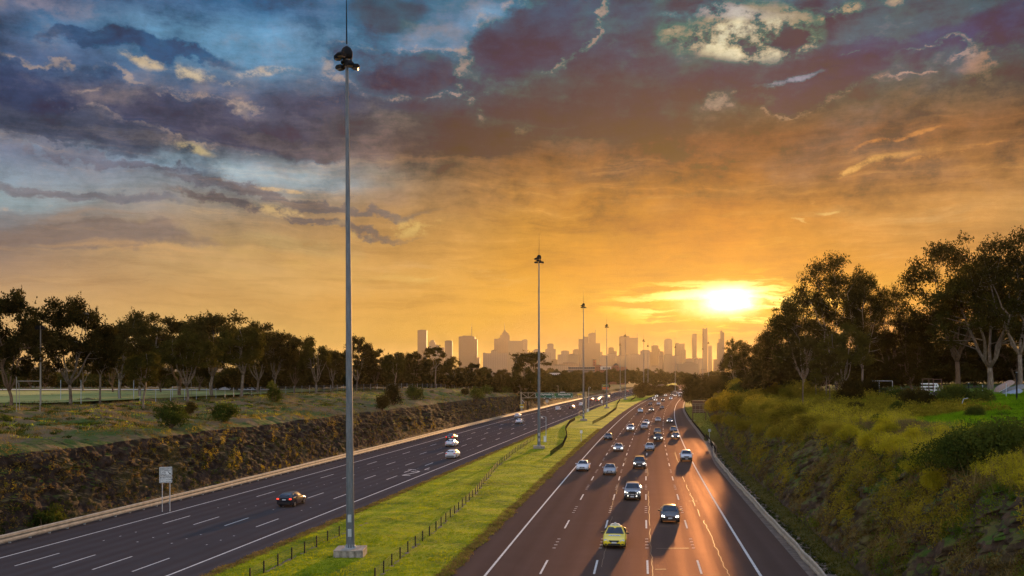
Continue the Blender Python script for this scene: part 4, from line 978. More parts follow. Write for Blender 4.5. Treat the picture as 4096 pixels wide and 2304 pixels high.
P = scatter(bl, 1100, 42, 40, 240, lambda c: inview(c) & (tl(c) > 5.5) & (tl(c) < 34)); k = fbm(P[:, 0]/5, P[:, 1]/5, o=3, s=82); P = P[k > .5]
tufts('left_bank_brown_scrub', P, np.random.default_rng(12).uniform(.3, .8, len(P)), 70, (0.12, 0.03), MAT['scrub'], 'brown dead scrub scattered over the left bank', 42, .5, 'scrub', -0.2)
P = scatter(br, 1600, 43, 30, 120, lambda c: inview(c) & (tr(c) > 7) & (tr(c) < 45)); k = fbm(P[:, 0]/6, P[:, 1]/6, o=3, s=83); P = P[k > .50]
tufts('right_bank_ground_cover', P, np.random.default_rng(13).uniform(.35, 1.2, len(P)), 110, (0.09, 0.04), MAT['leaf_bush'], 'dark green ground cover in mounds over the right bank', 43, .5, 'ground cover', -0.2)
P = scatter(bl, 6500, 5, 40, 260, lambda c: inview(c) & (tl(c) > 0.4) & (tl(c) < 6.5)); k = fbm(P[:, 1]/5, P[:, 2]/2, o=3, s=72); P = P[k > .47]
tufts('left_rock_scrub', P, np.random.default_rng(1).uniform(.12, .45, len(P)), 16, (0.085, 0.03), MAT['scrub'], 'brown scrub and weeds clinging to the left rock face', 5, 1.2)
P = scatter(bl, 900, 6, 42, 230, lambda c: inview(c) & (tl(c) < 7)); k = fbm(P[:, 1]/9, P[:, 2]/3, o=3, s=73); P = P[k > .54]
tufts('left_rock_creeper', P, np.random.default_rng(2).uniform(.2, .6, len(P)), 60, (0.07, 0.035), MAT['leaf_olive'], 'green creeper tufts hanging on the left rock face', 6, 1.5)
P = scatter(br, 60000, 7, 20, 110, lambda c: inview(c) & (tr(c) > 8) & (tr(c) < 60)); k = fbm(P[:, 0]/6, P[:, 1]/6, o=4, s=74); q = tr(P)
g = (k+np.clip((q-13)/22, -0.2, 0.45)) > 0.52
blades('right_bank_green_grass', P[g], 0.30+0.25*k[g], 0.045, MAT['crest'], 'bright green grass on the crest of the right bank', 4, 0.22, 0.5, 7)
blades('right_bank_dry_grass', P[~g], 0.35+0.4*k[~g], 0.035, MAT['straw'], 'dry stalks between the weeds of the right slope', 3, 0.25, 0.5, 8)
P = scatter(br, 5200, 9, 22, 95, lambda c: inview(c) & (tr(c) > 4.5) & (tr(c) < 32)); k = fbm(P[:, 0]/7, P[:, 1]/7, o=3, s=75); P = P[k-np.clip((tr(P)-11)/18, 0, .5) > .44]
r = np.random.default_rng(3); hh = r.uniform(.6, 1.5, len(P))
blades('tall_weed_stems', P, hh, 0.022, MAT['straw'], 'tall pale weed stems on the right slope', 9, 0.28, 0.30, 9, 'plants')
T = P+np.stack([0*hh, 0*hh, hh*0.75], 1)
tufts('yellow_weed_heads', np.concatenate([T, T-[0, 0, .25]]), np.concatenate([hh*.42, hh*.35]), 52, (0.075, 0.016), MAT['fennel'], 'yellow-green flowering weeds covering the right slope', 10, .8, droop=0.0)
P = scatter(br, 26000, 11, 22, 210, lambda c: inview(c) & (tr(c) > 0.3) & (tr(c) < 13)); k = fbm(P[:, 1]/4, P[:, 2]/3, o=3, s=76); P = P[k > .45]
tufts('right_rock_scrub', P, np.random.default_rng(4).uniform(.10, .45, len(P)), 14, (0.09, 0.03), MAT['scrub'], 'brown scrub and dry growth over the right rock face', 11, 1.3)
blades('right_rock_stalks', P[::2], np.full(len(P[::2]), .5), 0.016, MAT['straw'], 'dry stalks hanging on the right rock face', 5, 0.25, 0.7, 12)
P = scatter(br, 4200, 13, 22, 190, lambda c: inview(c) & (tr(c) < 11)); k = fbm(P[:, 1]/6, P[:, 2]/2.4, o=3, s=77); P = P[k > .53]
tufts('right_rock_creeper', P, np.random.default_rng(5).uniform(.15, .6, len(P)), 85, (0.065, 0.03), MAT['fern'], 'bright green creeper tufts on the right rock face', 13, 1.6)
P = scatter(br, 12000, 15, 64, 260, lambda c: (tr(c) > 3.6) & (tr(c) < 26)); k = fbm(P[:, 0]/6, P[:, 1]/6, o=3, s=78); P = P[k > .42]
P = P[::3]; tufts('right_slope_brush', P, np.random.default_rng(6).uniform(.6, 1.9, len(P)), 190, (0.15, 0.05), MAT['leaf_olive'], 'feathery olive brush spilling over the distant right cutting', 15, .9)
P = scatter(bl, 700, 16, 44, 210, lambda c: inview(c) & (tl(c) < 1.2)); tufts('left_toe_weeds', P, np.full(len(P), .3), 40, (0.08, 0.03), MAT['leaf_bush'], 'weeds growing behind the left guardrail', 16, .7)
P = scatter(OB['gravel_verge'], 2600, 17, 40, 130, lambda c: c[:, 0] > rail_r(c[:, 1])+0.4)
tufts('right_toe_weeds', P, np.random.default_rng(7).uniform(.12, .4, len(P)), 40, (0.07, 0.03), MAT['leaf_bush'], 'dark green weeds along the foot of the right cutting', 17, .6)
P = scatter(br, 2600, 44, 24, 150, lambda c: (tr(c) > 0.8) & (tr(c) < 7)); k = fbm(P[:, 1]/5, P[:, 2]/2.5, o=3, s=84); P = P[(k > .52) & ((P[:, 2] > 2.2) | (k > .62))]
tufts('right_face_brush', P, np.random.default_rng(14).uniform(.3, 1.0, len(P)), 100, (0.10, 0.035), MAT['leaf_olive'], 'olive and gold brush hanging down the right rock face', 44, 1.3)
# loose rocks at the foot of the right cutting, one object
r = np.random.default_rng(8); P = scatter(OB['gravel_verge'], 900, 18, 38, 120, lambda c: (c[:, 0] > rail_r(c[:, 1])+0.3)); mb = MB()
ico = bmesh.new(); bmesh.ops.create_icosphere(ico, subdivisions=1, radius=1.0); iv = np.array([v.co[:] for v in ico.verts]); if_ = [[v.index for v in f.verts] for f in ico.faces]; ico.free()
for p in P:
    s = r.uniform(.05, .20); mb.add((iv*(1+r.uniform(-.3, .3, (len(iv), 1))))*s*[1.2, 1, .7]+p, if_)
tag(mb.build('rubble', MAT['gravel'], fix=False), 'loose stones between the right guardrail and the rock face', 'stones', kind='stuff')

# bushes standing on the banks
gbl = 'round bushes on the left bank'
def bush(src, px, d, base, top, label, group, wide=1.0):
    d = hit(px, base) if base else d
    return put_tree(src, px, d, top, label, group, wide)
for s_, px, d, bs, top, lb, w in [
    (0, 683, 66, 1712, 1605, 'dark green bush on the rough slope in front of the fan-limbed gum', 1.0), (3, 762, 78, 1660, 1597, 'small dark bush right of the first dark one on the slope', .8),
    (1, 905, 74, 1690, 1612, 'round green bush right of the two dark ones on the slope', 1.1), (0, 1092, 96, 1612, 1525, 'upright bush against the field fence left of the nearest mast', .6),
    (3, 1528, 108, 1645, 1570, 'low round bush right of the nearest mast on the cutting edge', .8), (3, 1573, 122, 1628, 1520, 'tall dark bush behind the low round one by the nearest mast', .6),
    (0, 1658, 138, 1602, 1538, 'rounded bush on the crest below the lone city tower', .8), (3, 1858, 168, 1582, 1549, 'small bush on the crest below the antenna tower', 1.1),
    (0, 1903, 168, 1600, 1545, 'upright bush hanging over the cutting left of the gantry', 1.0), (0, 1944, 185, 1578, 1540, 'bush on the crest, third to the left of the gantry', 1.2),
    (3, 1985, 195, 1576, 1538, 'bush on the crest, second to the left of the gantry', 1.3), (0, 2025, 200, 1574, 1545, 'bush on the crest nearest the gantry', 1.3),
    (3, 2060, 208, 1574, 1552, 'bush at the gantry\'s left support', 1.0), (2, 15, 62, 1690, 1655, 'small leafy shrub at the left edge of the slope', 1.0)]:
    bush(BUSH[s_], px, d, bs, top, lb, gbl, w)
for px, d, top, lb in ((170, 51.6, 2040, 'bright green shrub behind the left guardrail, the wider of two'), (222, 53.2, 2012, 'bright green shrub behind the left guardrail, the taller of two'), (8, 49.3, 2110, 'small shrub behind the left guardrail at the picture edge')):
    o = instance(BUSH[2], Vector(((px-CX)*d*SV/FPX, d*SV, -0.05)), px, (CAMH-(top-HY)*d*SV/FPX)/1.3, lb, 'shrubs behind the left guardrail')
gbr = 'bushes on the right bank'
bush(BUSH[4], 4010, 46, 1990, 1650, 'large dark feathery bush on the right slope at the picture edge', gbr, 1.15)
bush(BUSH[4], 3840, 50, 1930, 1715, 'lower part of the dark feathery thicket on the right slope', gbr, 1.0)
for s_, px, d, top, lb, w in [(1, 3783, 74, 1540, 'light green conical bush against the wire fence, left of two', .7), (1, 3840, 74, 1533, 'light green conical bush against the wire fence, right of two', .75),
    (0, 3925, 73, 1546, 'broad green bush against the wire fence before the boats', 1.1), (3, 3695, 76, 1548, 'dark bush in front of the white trailer frames', 1.2), (3, 3645, 78, 1540, 'dark bush left of the white trailer frames', 1.3),
    (0, 3590, 82, 1545, 'dark bush at the end of the wire fence', 1.3), (4, 3900, 60, 1615, 'low spreading fern-like bush in the bright grass', .8), (4, 3590, 70, 1600, 'dark bush on the right of the brown mound', .6),
    (1, 3520, 60, 1655, 'small dark bush among the yellow weeds', 1.1), (3, 3420, 76, 1600, 'dark bush on the left of the brown mound', 1.2)]:
    bush(BUSH[s_], px, d, None, top, lb, gbr, w)

gsh = 'golden shrubs spilling over the right rock cutting'
for i, (px, bs, top, lb) in enumerate([
    (2868, 1655, 1588, 'golden shrub on the right rock face directly beside the brown sign back'), (2905, 1650, 1560, 'tall golden shrub, second to the right of the brown sign back'),
    (2948, 1655, 1545, 'tall golden shrub, third to the right of the brown sign back'), (2992, 1662, 1548, 'golden shrub, fourth to the right of the brown sign back'),
    (3040, 1672, 1565, 'golden shrub, fifth to the right of the brown sign back'), (3085, 1668, 1580, 'golden shrub below the round wattle under the sun'),
    (3130, 1694, 1605, 'golden shrub at the left foot of the slender reddish trunk'), (3172, 1684, 1595, 'golden shrub touching the slender reddish trunk'),
    (3240, 1722, 1640, 'golden shrub right of the slender reddish trunk'), (2885, 1700, 1642, 'low golden shrub on the rock face above the small grey sign'),
    (2932, 1714, 1648, 'low golden shrub hanging mid-face, right of the small grey sign'), (2985, 1728, 1662, 'low golden shrub hanging mid-face above the guardrail end'),
    (3050, 1744, 1672, 'golden shrub on the rock lip right above the guardrail end'), (3115, 1762, 1695, 'golden shrub on the rock lip below the slender reddish trunk'),
    (3285, 1705, 1645, 'olive shrub below the paired trunks'), (3400, 1765, 1690, 'yellow-green shrub left of the orange plastic scrap'),
    (3480, 1805, 1722, 'yellow-green shrub below the brown mound'), (3565, 1838, 1742, 'yellow-green shrub left of the dark feathery thicket, upper'),
    (3545, 1745, 1662, 'yellow-green shrub on the shoulder right of the brown mound'), (3650, 1785, 1700, 'yellow-green shrub at the edge of the bright crest grass'),
    (3665, 1905, 1812, 'yellow-green shrub on the rock lip left of the feathery thicket'), (3745, 1965, 1868, 'yellow-green shrub on the rock lip under the feathery thicket'),
    (3865, 2085, 1995, 'small yellow-green shrub on the near rock face at lower right'), (3965, 2185, 2098, 'small yellow-green shrub nearest the lower right corner'),
    (3330, 1740, 1672, 'olive shrub right of the small slope trunks')]):
    bush(BUSH[5] if (i < 15 or i == 24) else BUSH[6], px, 0, bs, top, lb, gsh, 1.1)
# ------------------------------------------------------------------ high lighting masts
def make_mast():
    root = empty('lighting_mast', (0, 0, 0)); tag(root, 'mast', 'lighting mast')
    b = MB(); n = 28; hw = 0.96
    b.box(-hw, hw, -hw, hw, 0.10, 0.72)
    for sx, sy in ((1, 0), (-1, 0), (0, 1), (0, -1)):               # buttress ribs between the arched recesses
        for t in (-0.78, -0.26, 0.26, 0.78):
            c = (sx*(hw+0.05)+sy*t, sy*(hw+0.05)+sx*t, 0.36); b.cbox(c, (0.06+0.10*abs(sy), 0.06+0.10*abs(sx), 0.34))
    b.box(-hw-0.10, hw+0.10, -hw-0.10, hw+0.10, 0.72, 0.80); blk = b.build('base_block', MAT['concrete'], root)
    s = MB().box(-0.55, 0.35, -1.75, -1.06, -0.1, 0.12).box(-1.25, 1.2, -1.3, 1.25, -0.1, 0.06); s.build('footing_slab', MAT['concrete'], root)
    r0, r1, zt = 0.300, 0.105, 36.6; z0 = 0.80
    segs = [0.8, 5.2, 9.2, 13.2, 17.4, 24.0, 30.0, zt]; m = MB()
    for a, c in zip(segs[:-1], segs[1:]):
        ra = r0+(r1-r0)*(a-z0)/(zt-z0); rc = r0+(r1-r0)*(c-z0)/(zt-z0)
        m.lathe([(ra+0.012, a), (rc+0.002, c)], 20)
    m.build('pole', MAT['mast'], root, smooth=False)
    f = MB().lathe([(0.42, 0.80), (0.42, 0.85), (0.31, 0.86), (0.31, 0.9)], 20)
    for k in range(12):
        a = k*math.pi/6; f.add([(math.cos(a)*0.30, math.sin(a)*0.30, 0.85), (math.cos(a)*0.41, math.sin(a)*0.41, 0.85), (math.cos(a)*0.30, math.sin(a)*0.30, 1.12),
                               (math.cos(a+.07)*0.30, math.sin(a+.07)*0.30, 0.85), (math.cos(a+.07)*0.41, math.sin(a+.07)*0.41, 0.85), (math.cos(a+.07)*0.30, math.sin(a+.07)*0.30, 1.12)],
                              [(0, 1, 2), (5, 4, 3), (0, 3, 4, 1), (1, 4, 5, 2), (2, 5, 3, 0)])
    f.build('flange', MAT['galv'], root)
    for z in (1.95, 3.0):
        d = MB(); d.box(-0.13, 0.13, -0.315, -0.26, z-0.28, z+0.28); d.build('access_door', MAT['galv'], root)
    g = MB().lathe([(0.115, 36.55), (0.40, 36.58), (0.44, 36.85), (0.42, 37.05), (0.30, 37.30), (0.12, 37.42), (0.05, 37.48)], 20); g.build('winch_cap', MAT['black_metal'], root, smooth=True)
    k_ = MB()
    for a in (0.3, 2.4, 4.5): k_.bar((math.cos(a)*0.3, math.sin(a)*0.3, 36.6), (math.cos(a)*0.36, math.sin(a)*0.36, 35.9), 0.10)
    k_.lathe([(0.44, 36.2), (0.44, 36.32), (0.34, 36.32), (0.34, 36.2)], 20); k_.build('lamp_ring', MAT['black_metal'], root)
    for a, z, in ((3.35, 36.60), (4.2, 36.66), (0.15, 35.98), (5.2, 35.95), (1.9, 36.5), (2.6, 36.0)):
        c = Vector((math.cos(a)*0.60, math.sin(a)*0.60, z)); u = Vector((math.cos(a), math.sin(a), 0)); v = Vector((-u.y, u.x, 0)); w_ = 0.22
        q = MB(); top = [(-.28, .05), (-.18, .16), (.20, .16), (.34, .02), (.28, -.13), (-.24, -.12)]
        vs = [tuple(c+u*x+Vector((0, 0, zz))+v*s) for s in (-w_, w_) for x, zz in top]; nn = len(top)
        q.add(vs, [tuple(range(nn)), tuple(range(2*nn-1, nn-1, -1))]+[(i, nn+i, nn+(i+1) % nn, (i+1) % nn) for i in range(nn)])
        h = q.build('lamp_head', MAT['black_metal'], root)
        q = MB(); vs = [tuple(c+u*x+Vector((0, 0, zz))+v*s) for s in (-w_*.85, w_*.85) for x, zz in ((-.20, -.125), (.24, -.135), (.20, -.20), (-.16, -.19))]
        q.add(vs, [(0, 1, 2, 3), (7, 6, 5, 4), (0, 4, 5, 1), (1, 5, 6, 2), (2, 6, 7, 3), (3, 7, 4, 0)]); q.build('lens', MAT['lamp_glass'], h)
    MB().tube([(0, 0, 37.6), (0, 0, 39.6), (0, 0, 41.6)], [0.055, 0.04, 0.018], 8).build('lightning_rod', MAT['black_metal'], root)
    return root
m, b = newmat('mast_steel')
p = obj_co(); n1 = noise(VM('MULTIPLY', p, (3, 3, 0.5)), 2.0, 6, 0.7); n2 = noise(p, 26.0, 3, 0.7)
L.new(ramp(M('ADD', M('MULTIPLY', n1, 0.7), M('MULTIPLY', n2, 0.3)), [(0.35, (0.07, 0.085, 0.095)), (0.55, (0.135, 0.155, 0.168)), (0.7, (0.22, 0.235, 0.235))]), b.inputs['Base Color'])
b.inputs['Metallic'].default_value = 0.25; b.inputs['Roughness'].default_value = 0.55; MAT['mast'] = m
mast = make_mast(); gm_ = 'high lighting masts along the median'
def put_mast(px, d, headpy, label, z=0.0):
    d *= SV; h = (CAMH-(headpy-HY)*d/FPX-z)/36.9; return instance(mast, Vector(((px-CX)*d/FPX, d, z)), 0.0, (max(.8, h), max(.8, h), h), label, gm_)
o = put_mast(1402, 43.4, 215, 'nearest and tallest grey lighting mast, on a concrete block in the median grass'); o.rotation_euler = (0, math.radians(-0.42), 0)
put_mast(2156, 107.3, 1030, 'second nearest lighting mast, crossing the green road sign')
put_mast(2334, 174.5, 1219, 'third lighting mast along the median, right of the green sign')
put_mast(2427, 242, 1301, 'fourth lighting mast, in front of the red and green board')
put_mast(2501, 333, 1341, 'fifth lighting mast, near where the left lanes vanish')
put_mast(2481, 397, 1377, 'lighting mast on the far side of the left lanes, before the wide tower', 3.0)
put_mast(2575, 400, 1360, 'lighting mast rising from the dark median tree')
put_mast(2592, 470, 1382, 'smaller lighting mast close to the right of the one in the median tree')
put_mast(2701, 500, 1387, 'lighting mast below the crane left of the slim sunlit towers')
put_mast(2834, 450, 1370, 'lighting mast in front of the tall tower with a crane', 4.0)
put_mast(2811, 530, 1394, 'thin distant lighting mast left of the one before the crane tower', 4.0)

# ------------------------------------------------------------------ fences and rails
def frame_at(pt, dirv): 
    return Vector(pt), Vector(dirv).normalized()
def guardrail(name, f, ys, z, label, post=True, timber=False, mat='steel_rail'):
    root = empty(name, (float(f(ys[0])), ys[0], 0)); tag(root, label, 'guardrail'); o0 = Vector(root.location)
    pr = [(0.0, 0.20), (0.08, 0.26), (0.09, 0.40), (0.0, 0.50), (0.0, 0.56), (0.09, 0.66), (0.08, 0.84), (0.0, 0.90), (-0.02, 0.90), (-0.02, 0.20)]
    yy = np.asarray(ys); xx = np.asarray(f(yy)); sgn = -1 if mat == 'R' else 1; b = MB(); k = len(pr)
    wob = 0.03*(fbm(yy/4, 1.0, o=2, s=5)-0.5)
    for i in range(len(yy)):
        for u, w in pr: b.v.append((xx[i]+sgn*u-o0.x, yy[i]-o0.y, w-0.06+wob[i]))
    for i in range(len(yy)-1):
        for j in range(k): b.f.append((i*k+j, i*k+(j+1) % k, (i+1)*k+(j+1) % k, (i+1)*k+j))
    b.build('rail', MAT['steel_rail'], root)
    yp = np.arange(ys[0], ys[-1], 2.5); big = [y for y in yp if y < 320][:100]; rest = [y for y in yp if y not in big]
    if post:
        for y in big:
            x = float(f(y)); q = MB(); q.cbox((x-o0.x-sgn*0.13, y-o0.y, 0.36), (0.09, 0.055, 0.42))
            if timber: q.cbox((x-o0.x-sgn*0.30, y-o0.y, 0.16), (0.22, 0.12, 0.20))
            q.build('post', MAT['wood'] if timber else MAT['galv'], root)
        if rest:
            q = MB()
            for y in rest: q.cbox((float(f(y))-o0.x-sgn*0.13, y-o0.y, 0.36), (0.09, 0.055, 0.42))
            tag(q.build('posts', MAT['galv'], root), kind='stuff')
    return root
yy = list(np.arange(50, 270, 3.0))+list(np.arange(270, 720, 9.0))
guardrail('guardrail', rail_l, yy, 0, 'long steel guardrail along the foot of the left rock cutting')
def rr_near(y):
    y = np.asarray(y, float); return rail_r(y)+0.9*stretch(y, 100, 112)+0.25*(fbm(y/3.0, 2.0, o=2, s=9)-0.5)-0.5*stretch(y, 112, 118)
guardrail('guardrail', rr_near, list(np.arange(50, 119*SV, 1.5)), 0, 'weathered guardrail on timber blocks beside the right lanes, ending at the grass strip', timber=True, mat='R')
def low_barrier(f, y0, y1, label, h=0.55):
    root = empty('barrier', (float(f(y0)), y0, 0)); tag(root, label, 'barrier'); b = MB(); ys = np.arange(y0, y1, 2.0); x0 = float(f(y0))
    for i, y in enumerate(ys):
        x = float(f(y))-x0; 
        for dx, z in ((-0.07, 0.0), (-0.07, h), (0.07, h), (0.07, 0.0)): b.v.append((x+dx, y-y0, z))
    for i in range(len(ys)-1):
        for j in range(4): b.f.append((4*i+j, 4*i+(j+1) % 4, 4*i+4+(j+1) % 4, 4*i+4+j))
    b.build('wall', MAT['fence_dark'], root, fix=True); return root
low_barrier(lambda y: edge_r(y)+0.9, 128*SV, 330*SV, 'dark low barrier curving along the right edge beside the green strip')
def fence_line(pts, name, label, spacing=2.6, h=0.95, wires=4, solid_from=None, postw=0.09, post_mat='black_metal', wire_mat='wire', cat='fence', zf=None, maxp=100, wr_=0.014):
    pts = [Vector(p) for p in pts]; seg = [0]
    for a, b in zip(pts[:-1], pts[1:]): seg.append(seg[-1]+(b-a).length)
    def pos_at(s):
        for i in range(len(pts)-1):
            if s <= seg[i+1] or i == len(pts)-2:
                t = (s-seg[i])/max(seg[i+1]-seg[i], 1e-6); return pts[i].lerp(pts[i+1], t)
    spacing = max(spacing, seg[-1]/98); root = empty(name, tuple(pts[0])); tag(root, label, cat); o0 = pts[0]; n = int(seg[-1]/spacing)
    P = [pos_at(i*spacing)-o0 for i in range(n+1)]
    for i, p in enumerate(P[:maxp]):
        q = MB(); q.cbox((p.x, p.y, p.z+h/2), (postw/2, postw/2, h/2)); q.box(p.x-postw/2-.004, p.x+postw/2+.004, p.y-postw/2-.004, p.y+postw/2+.004, p.z+h*.82, p.z+h*.88); q.build('post', MAT[post_mat], root)
    if wires:
        w = MB()
        for k in range(wires):
            z = h*(0.42+0.50*k/max(1, wires-1)); w.tube([(p.x, p.y, p.z+z) for p in P], wr_, 4)
        w.build('cables', MAT[wire_mat], root, fix=False)
    return root
def G_(pts, z=0.12): return [gnd(px, py, z) for px, py in pts]
fence_line(G_([(1000, 2330), (1078, 2285), (1145, 2252), (1236, 2207), (1330, 2160), (1379, 2140)]), 'cable_fence', 'short cable fence on black posts left of the nearest lighting mast')
fence_line(G_([(1500, 2330), (1565, 2270), (1650, 2200), (1745, 2128), (1830, 2050), (1900, 1985), (1945, 1925), (1990, 1870), (2060, 1812), (2110, 1778), (2140, 1760)]), 'cable_fence', 'long cable fence on black posts curving through the median grass', maxp=100)
fence_line(G_([(2203, 1825), (2250, 1790), (2268, 1750), (2262, 1720), (2280, 1693), (2300, 1682)]), 'cable_fence', 'dark bent fence right of the second lighting mast', spacing=0.9, postw=0.10, wires=3, wr_=.05, wire_mat='fence_dark', post_mat='fence_dark')
fence_line(G_([(2371, 1698), (2420, 1672), (2465, 1638), (2470, 1617), (2480, 1602)]), 'cable_fence', 'dark fence between the third and fifth lighting masts', spacing=1.0, h=1.0, postw=0.1, wires=3, wr_=.06, wire_mat='fence_dark', post_mat='fence_dark')
fence_line(G_([(2523, 1605), (2540, 1594), (2543, 1588)]), 'cable_fence', 'short dark fence behind the fifth lighting mast', spacing=1.0, wires=3, wr_=.06, wire_mat='fence_dark', post_mat='fence_dark')
fence_line([(float(edge_r(y))+1.0, y, 0.05) for y in (102*SV, 108*SV, 114*SV, 120*SV, 127*SV)], 'cable_fence', 'short row of posts where the right guardrail meets the dark barrier', spacing=1.2, h=1.0, wires=2, postw=0.1)
# gravel under the median fences
mb = MB()
r = np.random.default_rng(4)
for pts in ([(1000, 2330), (1145, 2252), (1330, 2160), (1379, 2140)], [(1440, 2110), (1480, 2095)], [(1500, 2330), (1650, 2200), (1745, 2128), (1900, 1985), (1990, 1870), (2110, 1778)]):
    P = G_(pts, 0)
    for a, b in zip(P[:-1], P[1:]):
        n = int((b-a).length/0.35)+1
        for i in range(n):
            c = a.lerp(b, i/n); k = 7; R1 = r.uniform(.05, .33); an = r.uniform(0, 6)
            if r.random() < 0.3: continue
            z = 0.02+0.22*math.sin(math.pi*min(max((c.x-float(fM0(c.y)))/float(fM1(c.y)-fM0(c.y)), 0), 1))+0.035; R1 *= .8
            mb.add([(c.x+0.1+math.cos(an+6.283*j/k)*R1*r.uniform(.6, 1.3), c.y+math.sin(an+6.283*j/k)*R1*r.uniform(.6, 1.3)*1.6, z) for j in range(k)]+[(c.x+0.1, c.y, z+.02)], [(j, (j+1) % k, k) for j in range(k)])
o = mb.build('bare_gravel_patches', MAT['gravel'], fix=False); o['kind'] = 'structure'

# ------------------------------------------------------------------ signs
def panel(root, name, x0, x1, z0, z1, mat, y=0.0, t=0.05, rad=0.06, border=None):
    pts = []
    for cx, cz, a0 in ((x1-rad, z1-rad, 0), (x0+rad, z1-rad, 90), (x0+rad, z0+rad, 180), (x1-rad, z0+rad, 270)):
        for k in range(4): a = math.radians(a0+30*k); pts.append((cx+rad*math.cos(a), cz+rad*math.sin(a)))
    o = MB().prism(pts, y, y+t).build(name, mat, root)
    if border:
        b = MB(); i = 0.05; w = 0.035
        for a0, b0, a1, b1 in ((x0+i, z0+i, x1-i, z0+i+w), (x0+i, z1-i-w, x1-i, z1-i), (x0+i, z0+i+w, x0+i+w, z1-i-w), (x1-i-w, z0+i+w, x1-i, z1-i-w)): b.box(a0, a1, y-0.008, y-0.001, b0, b1)
        b.build('border', border, o)
    return o
def poles(root, xs, h, r=0.045, mat='galv', y=0.12, z0=-0.3):
    for x in xs: MB().tube([(x, y, z0), (x, y, h)], r, 8).build('post', MAT[mat], root)
def arrow(mb, x, z, s, ang, y):
    pts = [(-.12, .9), (.12, .9), (.12, .1), (.42, .1), (0, -.55), (-.42, .1), (-.12, .1)]
    c, q = math.cos(ang), math.sin(ang); P = [(x+s*(a*c-b*q), z+s*(a*q+b*c)) for a, b in pts]; mb.prism(P, y-0.006, y)
# emergency lane sign behind the left guardrail
d = 58.5*SV; rt = empty('road_sign', ((663-CX)*d/FPX, d, 0), 0.35, 'white sign on two posts reading EMERGENCY STOPPING LANE ONLY by the left guardrail', 'road sign')
pz = lambda py: CAMH-(py-HY)*d/FPX
W_ = 48*d/FPX; zt, zm, zb = pz(1868), pz(1903.5), pz(1931)
p1 = panel(rt, 'sign_panel', -W_/2, W_/2, zm+0.02, zt, MAT['white'], border=MAT['black'])
ts = (zt-zm)*0.215
for i, s in enumerate(('EMERGENCY', 'STOPPING', 'LANE', 'ONLY')): text_mesh(s, ts*1.1, MAT['black'], p1, (-W_/2+0.10, -0.006, zt-0.10-ts*(i+0.85)), sx=1.0)
a = MB(); arrow(a, W_/2-0.22, zm+0.24, 0.26, math.radians(45), 0); a.build('arrow', MAT['black'], p1)
p2 = panel(rt, 'sign_panel', -W_/2, W_/2, zb, zm-0.02, MAT['white'], border=MAT['black'])
h2 = (zm-zb)/3.5
for i, s in enumerate(('BUSES/TAXIS', 'VHA/C EXCEPTED', '7-10.30am MON-FRI')): text_mesh(s, h2*(1.0, .82, .72)[i], MAT['black'], p2, (-W_/2+0.09, -0.006, zm-0.09-h2*(i+0.85)), sx=(.92, .92, .80)[i])
poles(rt, (-W_*0.27, W_*0.33), zt-0.1)
# gantry
a0 = Vector((3.3, 215*SV, 0)); a1 = Vector((27.1, 215*SV-3.8, 0)); u = (a1-a0).normalized(); ln = (a1-a0).length; rz = math.atan2(u.y, u.x)
g = empty('sign_gantry', a0, rz, 'steel truss gantry over the left lanes carrying two green direction signs', 'sign gantry'); zt, zb = 7.45, 5.62
t = MB()
for y in (0.0, 1.0):
    for z in (zt, zb): t.bar((0, y, z), (ln, y, z), 0.16)
    n = 9
    for i in range(n):
        x0, x1 = ln*i/n, ln*(i+1)/n; (t.bar((x0, y, zb), (x1, y, zt), 0.09) if i % 2 else t.bar((x0, y, zt), (x1, y, zb), 0.09)); t.bar((x0, y, zb), (x0, y, zt), 0.08)
for i in range(10): t.bar((ln*i/9, 0, zt), (ln*i/9, 1, zt), .08)
MAT['gantry'] = flat('gantry_steel', (0.36, 0.30, 0.20), 0.6, 0.2, vary=0.3)
t.build('truss', MAT['gantry'], g)
for x in (0.0, ln):
    MB().box(x-0.22, x+0.22, 0.25, 0.75, -0.2, zt+0.4).build('column', MAT['gantry'], g)
def px_at_g(px): # distance along the gantry for a picture column
    best = min(np.linspace(0, ln, 500), key=lambda s: abs(CX+(a0+u*s).x/(a0+u*s).y*FPX-px)); return float(best)
for (x0, x1, s, off) in ((2143, 2216, 'City/Hoddle St', 1.85), (2216.6, 2292, 'Alexandra Pde', 1.5)):
    q0, q1 = px_at_g(x0), px_at_g(x1); q = panel(g, 'direction_sign', q0, q1, zb-0.02, zt+0.05, MAT['green'], y=-0.25, t=0.1, border=MAT['white'])
    text_mesh(s, 0.82, MAT['white'], q, (q0+off, -0.262, zt-0.80), ext=0.01, sx=0.94)
    if 'Alex' in s:
        MB().box(q0+0.10, q0+0.75, -0.256, -0.252, zb+.1, zt-.1).build('patch', flat('moss_green', (0.03, 0.14, 0.01), .6), q)
    am = MB()
    for f, an in (((0.05, 0), (0.52, 0), (0.94, -40)) if 'City' in s else ((0.07, 40), (0.48, 0), (0.93, 0))): arrow(am, q0+(q1-q0)*f, zb+0.42, 0.34, math.radians(an), -0.258)
    am.build('arrow', MAT['white'], q)
for px in (2178, 2201, 2222, 2246, 2272): 
    s = px_at_g(px); MB().cbox((s, -0.7, zb-0.12), (0.2, 0.16, 0.10)).bar((s, -0.6, zb-0.05), (s, 0, zb), .06).build('sign_lamp', MAT['white'], g)
s = px_at_g(2250); MB().cbox((s, 0.4, zt+0.25), (0.9, 0.4, 0.12)).build('walkway_box', MAT['galv'], g)
s = px_at_g(2232); MB().bar((s, 0.5, zt), (s, 0.5, zt+2.6), .1).cbox((s-0.25, 0.5, zt+2.6), (.3, .12, .08)).build('camera_arm', MAT['gantry'], g)
